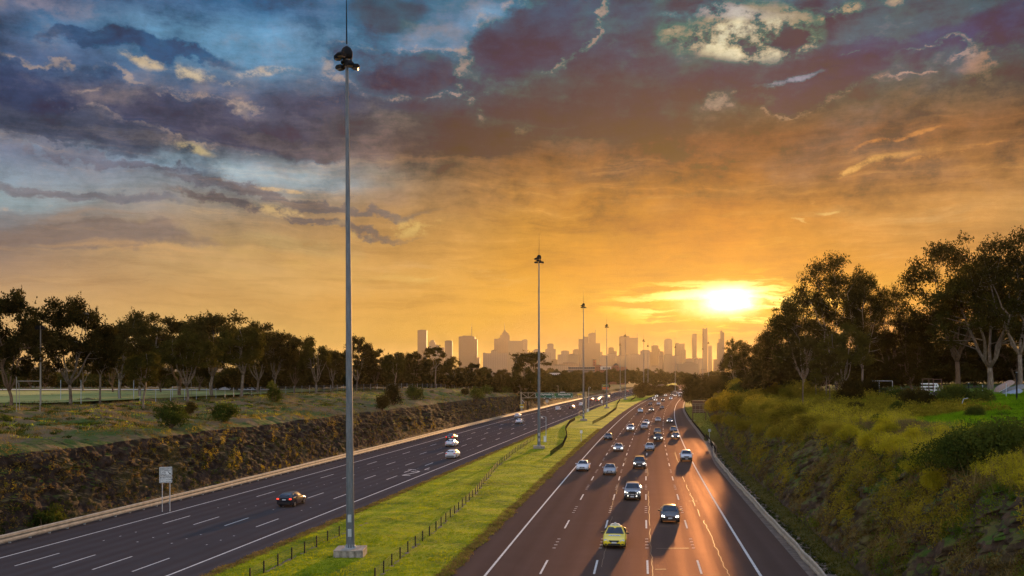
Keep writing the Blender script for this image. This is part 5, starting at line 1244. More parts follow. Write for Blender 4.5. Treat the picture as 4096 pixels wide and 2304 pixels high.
q0, q1 = px_at_g(2310), px_at_g(2326); q = panel(g, 'name_plate', q0, q1, zt-0.75, zt-0.2, MAT['yellow'], y=-0.2)
rt = empty('road_sign', at(2087, 212.5*SV, z=0), rz, 'small yellow and white advisory board on the gantry\'s left column', 'road sign')
k = 212.5*SV/FPX; panel(rt, 'sign_panel', -0.75, 0.75, CAMH-(1620-HY)*k, CAMH-(1618-HY)*k+0.05, MAT['yellow'])
q = panel(rt, 'sign_panel', -0.75, 0.75, CAMH-(1632.5-HY)*k, CAMH-(1619-HY)*k, MAT['yellow'], t=.06); MB().box(-.6, .6, -.01, -.002, CAMH-(1629-HY)*k, CAMH-(1624.5-HY)*k).build('white_band', MAT['white'], q)
MB().box(-.5, .5, -.01, -.002, CAMH-(1623-HY)*k, CAMH-(1621.3-HY)*k).build('lettering', MAT['black'], q)
poles(rt, (0,), 4.0, 0.08, z0=-.2)
rt = empty('solar_panel_post', at(2094, 213.2*SV, z=0), rz, 'tilted white panel hanging beside the gantry\'s left column', 'panel')
MB().bar((-.6, 0, CAMH-(1599-HY)*k), (.35, 0, CAMH-(1611-HY)*k), .3, .08).build('panel', MAT['white'], rt); poles(rt, (-.5,), CAMH-(1600-HY)*k, .05)
# small white notice below the gantry
def small_sign(px, py0, py1, w_px, base_py, label, mat='white', d=None, posts=1, lines=3, cat='road sign', rz=0.0, name='road_sign', txt=None):
    d = d or depth(base_py); k = d/FPX; rt = empty(name, ((px-CX)*k, d, 0), rz, label, cat); w = w_px*k; z0, z1 = CAMH-(py1-HY)*k, CAMH-(py0-HY)*k
    q = panel(rt, 'sign_panel', -w/2, w/2, z0, z1, MAT[mat], rad=min(.06, w*.1)); b = MB()
    for i in range(lines): zc_ = z1-(z1-z0)*(i+0.8)/(lines+0.6); b.box(-w*.36, w*.34, -.01, -.002, zc_-(z1-z0)*.05, zc_+(z1-z0)*.05)
    if lines: b.build('lettering', MAT['black'], q)
    poles(rt, (0,) if posts == 1 else (-w*.3, w*.3), z1-.05, .05); return rt
small_sign(2188, 1599, 1609.5, 10, 1640, 'small white notice board behind the left guardrail under the gantry', d=218*SV)
small_sign(2325, 1721, 1733, 9, 1768, 'small white sign on a thin post in the median grass, seen from behind', lines=0)
small_sign(2409, 1602, 1612, 9, 1623, 'small white notice beside the left lanes before the fourth mast', lines=2)
small_sign(2571.5, 1561, 1580, 9, 1584, 'tall narrow white sign in front of the dark median tree', lines=2)
small_sign(2838.5, 1716, 1727, 11, 1765, 'grey back of a sign on a thin post on the green strip', mat='galv', lines=0)
# red and green board
d = 262*SV; k = d/FPX; rt = empty('message_board', ((2421-CX)*k, d, 0), 0.0, 'board with a green upper half and red lower half beyond the fourth mast', 'message board'); z = lambda py: CAMH-(py-HY)*k
fr = panel(rt, 'frame', -13.3*k, 13.3*k, z(1558.5), z(1537.8), MAT['gantry'], t=.12); 
q = panel(fr, 'upper_panel', -12.2*k, 12.2*k, z(1547.2), z(1539), MAT['green'], y=-.02, t=.02, rad=.1); q2 = panel(fr, 'lower_panel', -12.2*k, 12.2*k, z(1557.5), z(1547.6), MAT['redsign'], y=-.02, t=.02, rad=.1)
for q_, c_ in ((q, 'yellow'), (q2, 'yellow')):
    zz = (z(1543) if q_ is q else z(1552)); MB().box(-9*k, -2*k, -.03, -.022, zz-.1, zz+.14).box(1*k, 9*k, -.03, -.022, zz-.12, zz+.12).build('lettering', MAT[c_], q_)
for x in (-8*k, 8*k): MB().box(x-.12, x+.12, .12, .36, -.2, z(1539)).build('post', MAT['brown_metal'], rt)
# back of the large sign beside the right lanes
d = depth(1684); k = d/FPX; xl = (2771-CX)*k; wd = 51.5*k; rt = empty('road_sign', (xl, d, 0), -0.08, 'brown back of a tall two-panel road sign on two posts beside the right lanes', 'road sign'); z = lambda py: CAMH-(py-HY)*k
for x in (0.0, wd): MB().box(x-.13, x+.13, -.13, .13, -.3, z(1601)).build('post', MAT['brown_metal'], rt)
for z0, z1 in ((1615, 1601), (1631, 1615.5), (1639, 1631), (1652, 1639.5)): MB().box(-.15, wd+.15, .16, .22, z(z0), z(z1)).build('sign_panel', MAT['brown_metal'], rt)
b = MB()
for py in (1601.5, 1615.2, 1621, 1638.8, 1645): b.bar((-.2, .02, z(py)), (wd+.2, .02, z(py)), .16, .10)
for x in (.2, .55, .8): b.bar((wd*x, .10, z(1652)), (wd*x, .10, z(1616)), .07)
b.build('stiffeners', MAT['gantry'], rt)
MB().cbox((0, 0, .08), (1.2, .6, .1)).build('footing', MAT['concrete'], rt)
# camera pole, lamp pole and cabinets in the median
def pole_with(px, base_py, top_py, label, head='camera', cat='pole', name='camera_pole', r=.07):
    d = depth(base_py); k = d/FPX; rt = empty(name, ((px-CX)*k, d, 0), 0, label, cat); h = CAMH-(top_py-HY)*k
    MB().tube([(0, 0, -.1), (0, 0, h)], [r, r*.7], 8).build('pole', MAT['galv'], rt)
    if head == 'camera':
        MB().tube([(0, 0, h-.15), (-.3, 0, h+.12), (-.75, 0, h+.05)], .035, 6).build('arm', MAT['galv'], rt); MB().cbox((-.85, 0, h-.08), (.16, .12, .14)).build('camera', MAT['white'], rt)
    else: MB().tube([(0, 0, h-.1), (.15, 0, h+.2), (.4, 0, h+.25), (.55, 0, h+.05)], .04, 6).build('arm', MAT['galv'], rt); MB().lathe([(.1, 0), (.18, .1), (.1, .3)], 10, (.55, 0, h-.25)).build('camera', MAT['galv'], rt)
    return rt
def cabinet(px, base_py, w, h, label):
    d = depth(base_py); k = d/FPX; rt = empty('signal_cabinet', ((px-CX)*k, d, .05), 0, label, 'cabinet'); MB().box(-w/2, w/2, -.2, .2, 0.08, h).build('body', MAT['galv'], rt)
    MB().box(-w/2-.04, w/2+.04, -.25, .25, h, h+.06).build('lid', MAT['white'], rt); MB().box(-w/2+.04, w/2-.04, -.215, -.2, .15, h-.08).build('door', MAT['white'], rt); MB().box(-w/2-.05, w/2+.05, -.26, .26, -.15, .08).build('plinth', MAT['concrete'], rt)
pole_with(2184, 1771, 1668, 'thin grey pole with a small camera just right of the second mast'); cabinet(2180, 1773, .55, 1.35, 'pale grey cabinet at the foot of the thin camera pole by the second mast')
pole_with(2355, 1648, 1550, 'taller camera pole with a hooked top right of the third mast', 'hook', r=.10); cabinet(2351, 1648.5, .7, 1.1, 'grey cabinet beside the hooked camera pole')
# curved end rail by the third mast
rt = empty('rail_end', gnd(2316, 1663), 0, 'pale curled guardrail end in the grass by the third lighting mast', 'guardrail'); o0 = gnd(2316, 1663)
P = [gnd(x, y)-o0 for x, y in ((2332, 1671), (2322, 1667), (2315, 1661), (2317, 1655), (2330, 1649), (2360, 1637), (2400, 1622))]
m_ = MB()
for z in (.45, .62, .79): m_.tube([(p.x, p.y, z) for p in P], .09, 6)
m_.build('rail', MAT['dull_rail'], rt)
for p in P[::2]: MB().cbox((p.x, p.y, .35), (.07, .07, .4)).build('post', MAT['wood'], rt)

# ------------------------------------------------------------------ left field: goal posts, floodlight mast, tall net posts, fence, shed
def goal(px0, px1, top, base, d, label, lean=6):
    d *= SV; k = d/FPX; zb = CAMH-(base-HY)*k; zt = CAMH-(top-HY)*k; rt = empty('goal_frame', ((px0-CX)*k, d, zb), 0, label, 'goal posts', 'white goal frames on the playing field'); h = zt-zb; w = (px1-px0)*k
    MB().tube([(0, 0, -.2), (0, 0, h*1.08)], .05, 6).build('post', MAT['dull_rail'], rt); MB().tube([(w, 0, -.2), (w, 0, h)], .05, 6).build('post', MAT['dull_rail'], rt)
    MB().tube([(0, 0, h*.94), (w, 0, h*.94)], .05, 6).build('crossbar', MAT['dull_rail'], rt); MB().tube([(0, 0, h*.9), (w*.1, 0, h*.88), (w*.28, -.8, 0)], .035, 6).build('stay', MAT['dull_rail'], rt)
goal(66, 160, 1517, 1640, 70, 'white rugby-like goal frame left of the floodlight mast'); goal(709, 765, 1525, 1595, 118, 'white goal frame behind the fan-limbed gum trunk')
d = 80*SV; k = d/FPX; rt = empty('floodlight_mast', onground(162, d), 0, 'thin grey floodlight mast between the overhanging gum and the forked gum', 'floodlight mast'); h = CAMH-(1303-HY)*k-rt.location.z
MB().tube([(0, 0, -.3), (0, 0, h*.6), (0, 0, h)], [.13, .09, .07], 8).build('pole', MAT['dull_rail'], rt); MB().bar((-.6, 0, h), (.6, 0, h), .08).build('crossarm', MAT['black_metal'], rt)
for x in (-.4, .4): MB().cbox((x, -.1, h-.3), (.26, .15, .22)).build('lamp', MAT['black_metal'], rt)
for i, (px, top, base, d) in enumerate([(243, 1520, 1600, 96), (324, 1520, 1612, 88), (399, 1520, 1600, 96), (476, 1518, 1600, 98), (535, 1520, 1600, 98), (838, 1530, 1590, 120), (690, 1545, 1600, 108)]):
    d *= SV; k = d/FPX; zb = CAMH-(base-HY)*k; rt = empty('net_post', ((px-CX)*k, d, zb), 0, 'tall white ball-net post, %s' % ('leftmost, beside the round dark tree', 'right of the forked gum trunk', 'between the forked gum and the thin white trunk', 'just left of the slim green gum', 'just right of the slim green gum', 'right of the fan-limbed gum', 'left of the fan-limbed gum')[i], 'post', 'tall thin posts on the playing field')
    MB().tube([(0, 0, -.3), (0, 0, (base-top)*k)], [.06, .04], 6).build('pole', MAT['galv'], rt)
P = []
for px, d in ((560, 92), (760, 102), (960, 118), (1150, 134), (1400, 160), (1600, 182), (1800, 212), (2000, 245)): P.append(onground(px, d*SV, .1))
MAT['mesh_grey'] = flat('fence_mesh', (.14, .15, .13), .7)
fence_line(P, 'wire_fence', 'thin wire fence between the left tree row and the cutting', spacing=5.0, h=1.9, wires=5, postw=.06, post_mat='galv', wire_mat='mesh_grey')
o = empty('shed', onground(980, 175*SV), .1, 'low white shed roof glimpsed between the left gum trunks', 'shed'); MB().box(-9, 9, -3, 3, 0, 2.6).build('wall', flat('shed_wall', (.35, .33, .33), .8), o); MB().prism([(-9.4, 2.6), (9.4, 2.6), (9.0, 3.4), (-9.0, 3.4)], -3.4, 3.4).build('roof', MAT['galv'], o)

# ------------------------------------------------------------------ right bank: wire fence, trailers, boats, gate post
P = [onground(px, d*SV, .1) for px, d in ((3560, 90), (3700, 84), (3850, 80), (4000, 77), (4140, 75))]
f = fence_line(P, 'wire_fence', 'chain wire fence behind the bright green crest of the right bank', spacing=3.4, h=2.1, wires=9, postw=.07, post_mat='galv', wire_mat='mesh_grey')
d = 88*SV; p = onground(3725, d); rt = empty('cage_trailer', (p.x, p.y, CAMH-(1580-HY)*d/FPX-.1), .12, 'white barred trailer with a rusty frame behind the wire fence', 'trailer'); k = d/FPX
w = 86*k; b = MB()
for z in (.35, .78, 1.28, 1.72): b.box(-w/2, w*.28, -.05, .05, z, z+.16)
b.bar((w*.28, 0, 1.8), (w*.5, 0, .1), .16).bar((w*.2, 0, 1.75), (w*.12, 0, .1), .12); b.build('side_rails', MAT['white'], rt)
MB().box(-w/2, w*.35, .1, 1.9, .25, .34).build('deck', MAT['white'], rt)
b = MB(); zt = 2.55
for x in (-w*.46, -w*.14, w*.08, w*.48): b.bar((x, -.12, .0), (x, -.12, zt), .09)
b.bar((-w*.46, -.12, zt), (w*.08, -.12, zt), .09).bar((w*.08, -.12, zt-.08), (w*.48, -.12, zt-.08), .08).bar((w*.08, -.12, zt-.5), (w*.48, -.12, zt-.5), .06); b.build('cage_frame', MAT['brown_metal'], rt)
for x in (-w*.25, w*.2): MB().add(*((lambda n=14: ([(x+.38*math.cos(6.283*i/n), s, .30+.38*math.sin(6.283*i/n)) for s in (-.2, 0.0) for i in range(n)], [tuple(range(n)), tuple(range(2*n-1, n-1, -1))]+[(i, n+i, n+(i+1) % n, (i+1) % n) for i in range(n)]))())).build('wheel', MAT['black'], rt)
def hull(px, py, d, ln, label, c, rz, tilt):
    d *= SV; k = d/FPX; rt = empty('upturned_boat', at(px, d, py), rz, label, 'boat', 'small boats stacked behind the wire fence'); rt.rotation_euler = (0, tilt, rz); b = MB(); n = 12; m_ = 8
    for i in range(n+1):
        t = i/n; w = .75*(1-(2*t-1)**4*(.95 if t > .5 else .4)); h = .55*(1-(2*t-1)**6)+.05
        for j in range(m_+1): a = math.pi*j/m_; b.v.append((ln*(t-.5), w*math.cos(a), h*math.sin(a)**.7))
    for i in range(n):
        for j in range(m_): b.f.append((i*(m_+1)+j, (i+1)*(m_+1)+j, (i+1)*(m_+1)+j+1, i*(m_+1)+j+1))
    b.build('hull', flat('boat_paint', c, .4, vary=.2), rt, smooth=True); MB().tube([(-ln/2, -.72, .02), (0, -.78, .02), (ln/2, -.1, .05)], .04, 6).build('gunwale', MAT['galv'], rt)
hull(4020, 1548, 84, 3.4, 'small upturned pinkish boat, topmost of the stack behind the wire fence', (.30, .20, .15), .2, -.45)
hull(4060, 1560, 85, 3.8, 'small upturned grey boat in the middle of the stack', (.2, .2, .2), .1, -.25)
hull(4045, 1580, 83, 3.8, 'small pale blue boat leaning at the bottom of the stack', (.24, .30, .40), .2, -.30)
for px, top, d, lb, w in ((4067, 1490, 73, 'thick black gate post at the right end of the wire fence', .14), (3875, 1533, 76, 'dark steel post of the wire fence right of the conical bushes', .09)):
    d *= SV; p = onground(px, d); rt = empty('gate_post', p, 0, lb, 'post'); h = CAMH-(top-HY)*d/FPX-p.z; MB().box(-w/2, w/2, -w/2, w/2, -.3, h).build('post', MAT['black_metal'], rt); MB().box(-w/2-.02, w/2+.02, -w/2-.02, w/2+.02, h, h+.06).build('cap', MAT['galv'], rt)
rt = empty('bent_pipe', onground(3855, 70*SV, .0), 0, 'bent pale pipe standing in the grass before the wire fence', 'pipe'); MB().tube([(-.25, 0, -.3), (-.18, 0, .8), (0, 0, 1.25), (.5, 0, 1.35)], .04, 6).build('pipe', MAT['galv'], rt)
d = 105*SV; p = onground(3530, d); rt = empty('open_frame', p, 0, 'thin rectangular steel frame in the shade behind the brown mound', 'frame'); MB().bar((-1.8, 0, 2.9), (1.8, 0, 2.9), .08).bar((1.8, 0, -.2), (1.8, 0, 2.9), .08).bar((-.6, 0, -.2), (-.6, 0, 2.9), .07).build('frame', MAT['galv'], rt)
rt = empty('orange_sheet', onground(3352, hit(3352, 1700)*SV, .25), .3, 'small scrap of orange plastic on the brown slope', 'sheet'); MB().add([(-.6, 0, 0), (.1, -.3, .05), (.7, 0, .3), (.1, .25, .12)], [(0, 1, 2, 3)]).build('sheet', flat('orange_plastic', (.8, .06, .01), .5), rt, fix=False)
# ------------------------------------------------------------------ city skyline
def facade(name, c, wx, wz, dark=0.45, frac=(0.5, 0.55)):
    m, b = newmat(name); o = obj_co(); s = nd('ShaderNodeSeparateXYZ'); L.new(o, s.inputs[0])
    hx = M('ADD', s.outputs[0], s.outputs[1]); fx = M('LESS_THAN', M('FRACT', M('DIVIDE', hx, wx)), frac[0]); fz = M('LESS_THAN', M('FRACT', M('DIVIDE', s.outputs[2], wz)), frac[1])
    n = noise(o, 0.03, 3, 0.5)
    w = M('MULTIPLY', fx, fz); col = mix(M('MULTIPLY', w, 0.85), mix(n, tuple(x*.8 for x in c), tuple(min(1, x*1.15) for x in c)), tuple(x*dark for x in c))
    L.new(col, b.inputs['Base Color']); L.new(mapr(w, 0, 1, .9, .6), b.inputs['Roughness']); return m
FA = [facade('pale_concrete_facade', (.16, .13, .11), 7, 3.8), facade('dark_glass_facade', (.08, .07, .07), 5, 4.0, .5, (.8, .7)), facade('brown_stone_facade', (.13, .09, .07), 9, 4.2), facade('banded_facade', (.14, .12, .10), 400, 4.0, .35, (1.1, .5))]
MAT['roofcap'] = flat('roof_plant', (.06, .05, .045), .8)
def tower(px0, px1, top, d, label, mat=0, steps=(), antenna=None, crane=None, cap=True, depth_k=0.8, name='office_tower', cat='tower', rz=0.0, base_z=-1):
    """steps: further volumes (px0, px1, top) of the same building"""
    d *= SV; k = d/FPX; xc = ((px0+px1)/2-CX)*k; w = (px1-px0)*k; root = empty(name, (xc, d, base_z), rz, label, cat)
    Z = lambda py: CAMH-(py-HY)*k-base_z; dp = w*depth_k
    b = MB().box(-w/2, w/2, 0, dp, 0, Z(top)); b.build('wall', FA[mat], root)
    for i, (a, c, t) in enumerate(steps):
        x0, x1 = (a-CX)*k-xc, (c-CX)*k-xc; inset = min(dp*.06*(i+1), dp*.3); low = 0 if (a < px0-.5 or c > px1+.5) else Z(top)
        MB().box(x0, x1, inset, dp-inset, low, Z(t)).build('upper_tier' if low else 'wing', FA[mat], root)
    if cap:
        t = min([top]+[s[2] for s in steps]); s = [q for q in steps if q[2] == t]; a, c = (s[0][0], s[0][1]) if s else (px0, px1); x0, x1 = (a-CX)*k-xc, (c-CX)*k-xc; ww = x1-x0
        MB().box(x0+ww*.2, x1-ww*.25, dp*.3, dp*.7, Z(t), Z(t)+max(2.5, ww*.06)).box(x0+ww*.6, x1-ww*.12, dp*.2, dp*.5, Z(t), Z(t)+max(1.6, ww*.04)).build('roof_plant', MAT['roofcap'], root)
    if antenna:
        a, t0, t1 = antenna; x = (a-CX)*k-xc; z0, z1 = Z(t0), Z(t1); r_ = max(1.0, (z1-z0)*.018); q = MB(); q.tube([(x, dp*.5, z0-2), (x, dp*.5, z0+(z1-z0)*.6), (x, dp*.5, z1)], [r_*1.6, r_, r_*.4], 6)
        for i in range(5): zz = z0+(z1-z0)*(.12+.13*i); q.box(x-r_*2.6, x+r_*2.6, dp*.5-r_, dp*.5+r_, zz, zz+r_*1.2)
        q.build('antenna', MAT['roofcap'], root)
    if crane:
        a, t0, bx, t1 = crane; x = (a-CX)*k-xc; z0 = Z(t0); cr = empty('tower_crane', (xc+x, d+dp*.5, base_z+z0), 0, 'lattice crane working on top of the '+label.split(',')[0], 'crane'); q = MB(); h = (Z(t1)-z0); r_ = max(.8, k*.7)
        q.bar((0, 0, -1), (0, 0, h*.42), r_).build('mast', MAT['roofcap'], cr); q = MB(); q.bar((0, 0, h*.35), ((bx-a)*k, 0, h), r_*.8).bar((0, 0, h*.35), (-(bx-a)*k*.35, 0, h*.42), r_*1.2); q.build('jib', MAT['roofcap'], cr)
        MB().cbox((-(bx-a)*k*.35, 0, h*.33), (r_*1.2, r_, r_*1.2)).build('counterweight', MAT['roofcap'], cr)
    return root
def z0_(x, y): return 1600+x/2.5156, 1200+y/2.5156
def T0(x0, x1, top, d, label, mat=0, steps=(), ant=None, crane=None, off=1600, **kw):
    f = lambda v: off+v/2.5156; g = lambda v: 1200+v/2.5156
    tower(f(x0), f(x1), g(top), d, label, mat, [(f(a), f(b), g(c)) for a, b, c in steps], (f(ant[0]), g(ant[1]), g(ant[2])) if ant else None, (f(crane[0]), g(crane[1]), f(crane[2]), g(crane[3])) if crane else None, **kw)
CITY = 3150
T0(176, 268, 303, CITY, 'plain slab tower standing alone at the left end of the skyline', 1)
T0(293, 357, 425, CITY+250, 'small stepped block right of the lone left tower', 0, [(306, 344, 406)])
T0(337, 393, 456, CITY-200, 'low square block, second right of the lone left tower', 0)
T0(396, 447, 480, CITY+200, 'low wide block just left of the dark round-cornered tower', 2)
T0(450, 525, 411, CITY-300, 'dark ribbed tower left of the broad tower with the striped antenna', 1)
T0(590, 752, 369, CITY, 'broad dark tower carrying a striped antenna', 1, [(598, 745, 365), (752, 776, 391), (776, 800, 578)], (719, 364, 228))
T0(946, 1104, 390, CITY+100, 'stepped tower with a pointed crown and spire', 2, [(990, 1104, 380), (1008, 1102, 352), (1024, 1092, 330), (1034, 1078, 318), (1042, 1064, 305)], (1052, 308, 220))
T0(1088, 1226, 410, CITY-150, 'flat-topped slab tower joined to the right of the spired one', 3, [(1226, 1238, 402)])
T0(1236, 1283, 400, CITY+200, 'narrow pale tower at the right end of the flat-topped slab', 0)
T0(834, 1080, 535, 2300, 'tall left residential slab block with rows of small windows', 0, [(915, 980, 508), (834, 862, 530)], name='apartment_block', cat='apartment block', depth_k=.12)
T0(1253, 1518, 527, 2350, 'right residential slab block partly behind the second mast', 0, [(1343, 1410, 500)], name='apartment_block', cat='apartment block', depth_k=.12)
T0(1463, 1568, 493, CITY, 'block with a narrower upper tower, centre of the skyline', 0, [(1483, 1545, 442)])
T0(1520, 1590, 602, 2700, 'low building at the foot of the two-tier centre block', 2)
T0(1590, 1740, 547, CITY-500, 'wide low building left of the third mast', 0, [(1623, 1700, 513)])
T0(1690, 1797, 549, CITY-700, 'banded low block with a sloping end left of the third mast', 3, [(1700, 1770, 546)])
T0(1741, 1806, 498, CITY+100, 'square block directly left of the third mast', 0)
T0(1806, 2015, 434, CITY, 'large stepped tower group behind the third mast', 1, [(1806, 1850, 392), (1850, 1898, 370), (1903, 1973, 335), (1925, 1970, 331), (1973, 2005, 432)], (1973, 335, 282))
T0(2015, 2038, 526, CITY+240, 'thin block right of the large stepped group', 0)
T0(2014, 2092, 562, 2500, 'pale slab between the third and fourth masts', 0)
T0(2100, 2152, 480, CITY+200, 'small stepped tower right of the fourth mast', 2, [(2152, 2182, 516)])
T0(2092, 2180, 541, 2580, 'low square block right of the fourth mast', 0)
T0(2180, 2292, 563, 2540, 'low slab block below the wide tower', 3)
T0(2220, 2396, 380, CITY, 'wide twin-height tower behind the fifth mast', 1, [(2221, 2309, 363)], (2396, 400, 318))
T0(2292, 2424, 548, 2580, 'low wide block right of the fifth mast', 0)
f2 = dict(off=2400)
T0(410, 502, 507, CITY-100, 'mid-height block between two lighting masts right of the wide tower', 0, **f2)
T0(505, 640, 522, CITY+100, 'low building with a raised middle under construction', 2, [(530, 588, 457), (588, 606, 490)], crane=(548, 457, 575, 388), **f2)
T0(600, 637, 520, CITY+50, 'small block under the leaning jib', 0, crane=(592, 500, 643, 422), **f2)
T0(653, 727, 398, CITY, 'rounded-top tower in the middle right of the skyline', 0, [(660, 720, 392)], **f2)
T0(592, 652, 567, 2580, 'low block left of the rounded-top tower', 0, **f2)
T0(645, 730, 549, 2540, 'low block at the foot of the rounded-top tower', 3, **f2)
T0(728, 803, 563, 2580, 'low block below the tallest jib', 0, **f2)
T0(765, 865, 500, CITY, 'stepped tower right of the rounded-top one', 2, [(768, 853, 437), (775, 800, 433)], crane=(762, 430, 788, 318), **f2)
T0(931, 974, 342, CITY+200, 'slim plain tower left of the tallest one', 1, **f2)
T0(1037, 1082, 296, CITY, 'tallest slim tower under construction', 1, [(1037, 1048, 284), (1052, 1066, 290), (1070, 1082, 282)], crane=(1062, 284, 1094, 206), **f2)
T0(1094, 1128, 461, CITY+100, 'shorter tower attached right of the tallest one', 0, **f2)
T0(1187, 1252, 430, CITY, 'stepped tower rising to the right end of the skyline', 1, [(1202, 1252, 390), (1217, 1252, 325), (1216, 1232, 310), (1146, 1187, 596)], **f2)
T0(868, 940, 592, CITY-400, 'low wide block left of the dome', 0, **f2)
T0(985, 1036, 592, CITY-400, 'low wide block right of the dome', 0, **f2)
# dome
d = (CITY-500)*SV; k = d/FPX; px, py = 2400+967/2.5156, 1200+600/2.5156; rt = empty('domed_hall', ((px-CX)*k, d, 0), 0, 'domed hall between the slim tower and the tallest tower', 'domed hall')
h = CAMH-(py-HY)*k; MB().lathe([(11.5*k, 0), (11.5*k, h), (9.5*k, h)], 20).build('drum', FA[0], rt); MB().lathe([(9.3*k*math.cos(a), h+8.5*k*math.sin(a)) for a in np.linspace(0, 1.45, 8)], 20).build('dome', FA[2], rt, smooth=True); MB().lathe([(.8*k, h+8*k), (.6*k, h+10*k), (.1*k, h+12*k)], 8).build('lantern', FA[0], rt)
# banded office block, nearer
T0(777, 990, 640, 1900, 'nearer banded office block above the right lanes\' vanishing point', 3, [(835, 945, 628)], off=2400, depth_k=.3)
# low foreground rooftops
for i, (a, b_, t, d, lb) in enumerate([(1520, 1700, 660, 2000, 'long low hazy building behind the wood, centre left'), (1600, 1800, 640, 2100, 'low hazy building left of the brick chimney'), (500, 600, 668, 1900, 'low hazy building above the fifth mast'), (1000, 1080, 700, 1800, 'low hazy roof at the right foot of the skyline')]):
    T0(a, b_, t, d, lb, (0, 2)[i % 2], off=2400 if i > 1 else 1600, name='low_building', cat='building', depth_k=.3)
# brick factory apartments with a chimney
MAT['brick'] = facade('red_brick_facade', (.22, .085, .05), 3.2, 3.4, .25, (.4, .5)); FA.append(MAT['brick'])
d = 760*SV; k = d/FPX; q = lambda x, y: ((1600+x/2.5156-CX)*k, CAMH-(1200+y/2.5156-HY)*k)
x0, zt = q(1655, 668); rt = empty('apartment_building', (x0, d, 0), 0, 'dark terraced apartment building with white balcony slabs beyond the wood', 'apartment building')
def rel(x, y): a, b = q(x, y); return a-x0, b
for i, (xa, xb, ya, yb) in enumerate([(1700, 1960, 668, 700), (1672, 1960, 700, 722), (1655, 1960, 722, 745), (1668, 1950, 745, 790)]):
    (a, z1), (b, z0) = rel(xa, ya), rel(xb, yb); MB().box(a, b, i*-.8, 16, z0, z1).build('storey', MAT['roofcap'], rt); MB().box(a-.5, b+.3, i*-.8-1.0, 16.3, z1-.35, z1).build('balcony_slab', flat('balcony', (.42, .33, .24), .7), rt)
    wm = MB(); n = 12
    for j in range(n): wx = a+(b-a)*(j+.3)/n; wm.box(wx, wx+(b-a)/n*.45, i*-.8-.06, i*-.8+.02, z0+.3, z1-.7)
    wm.build('windows', flat('window_glass', (.05, .05, .06), .15, spec=.9), rt)
a, z1 = rel(1955, 668); b, _ = rel(1655, 668); 
x0, zt = q(1985, 655); rt = empty('brick_building', (x0, d+20, 0), 0, 'red brick building with white upper storeys and a gabled tower beyond the wood', 'brick building')
for nm, xa, xb, ya, yb, mt, y0 in (('wall', 1960, 2300, 672, 800, MAT['brick'], 0), ('white_storey', 2030, 2140, 668, 700, flat('white_render', (.5, .46, .40), .8), -1.0), ('parapet', 1990, 2040, 652, 800, MAT['brick'], -.6), ('gable_tower', 2168, 2215, 655, 800, MAT['brick'], -2.0)):
    (a, z1), (b, z0) = rel(xa, ya), rel(xb, yb); MB().box(a, b, y0, 14, 0 if yb == 800 else z0, z1).build(nm, mt, rt)
(a, z1), (b, z0) = rel(2165, 640), rel(2218, 656); MB().prism([(a, z0), (b, z0), ((a+b)/2, z1+1.0)], -2.3, 12).build('gable', MAT['roofcap'], rt)
(a, z1), (b, z0) = rel(2050, 675), rel(2130, 695); wm = MB()
for j in range(5): wx = a+(b-a)*(j+.2)/5; wm.box(wx, wx+1.6, -1.08, -1.0, z0, z1)
wm.build('windows', flat('window_glass', (.05, .05, .06), .15, spec=.9), rt)
x1, zc = q(1963, 597); rt2 = empty('brick_chimney', (x1, d+8, 0), 0, 'square brick chimney between the dark apartments and the red brick building', 'chimney'); MB().add([(-2.6, -2.6, 0), (2.6, -2.6, 0), (2.6, 2.6, 0), (-2.6, 2.6, 0), (-2.0, -2.0, zc), (2.0, -2.0, zc), (2.0, 2.0, zc), (-2.0, 2.0, zc)], [(4, 5, 6, 7), (0, 1, 5, 4), (1, 2, 6, 5), (2, 3, 7, 6), (3, 0, 4, 7)]).build('stack', MAT['brick'], rt2); MB().box(-2.3, 2.3, -2.3, 2.3, zc-.9, zc).build('rim', MAT['roofcap'], rt2)
# houses with pale roofs just beyond the wood
for i, (xa, xb, yt, yb, lb) in enumerate([(1400, 1480, 748, 790, 'small house with a pale roof right of the second mast'), (1470, 1640, 738, 775, 'long low house with a pale metal roof beyond the wood'), (1430, 1530, 765, 800, 'small house with an orange tiled roof beyond the wood')]):
    d = (430+i*15)*SV; k = d/FPX; (a, z1), (b, z0) = ((1600+xa/2.5156-CX)*k, CAMH-(1200+yt/2.5156-HY)*k), ((1600+xb/2.5156-CX)*k, CAMH-(1200+yb/2.5156-HY)*k); rt = empty('house', ((a+b)/2, d, 0), .15, lb, 'house'); w = (b-a)/2
    MB().box(-w*.92, w*.92, 0, 8, 0, z0+.5).build('wall', flat('house_wall', (.3, .22, .16), .8), rt); MB().add([(-w, -.4, z0+.4), (w, -.4, z0+.4), (w, 8.4, z0+.4), (-w, 8.4, z0+.4), (-w*.75, 4, z1+.3), (w*.75, 4, z1+.3)], [(0, 1, 5, 4), (2, 3, 4, 5), (1, 2, 5), (3, 0, 4), (3, 2, 1, 0)]).build('roof', flat('metal_roof', (.40, .36, .30), .5) if i < 2 else flat('tile_roof', (.35, .14, .06), .8), rt)
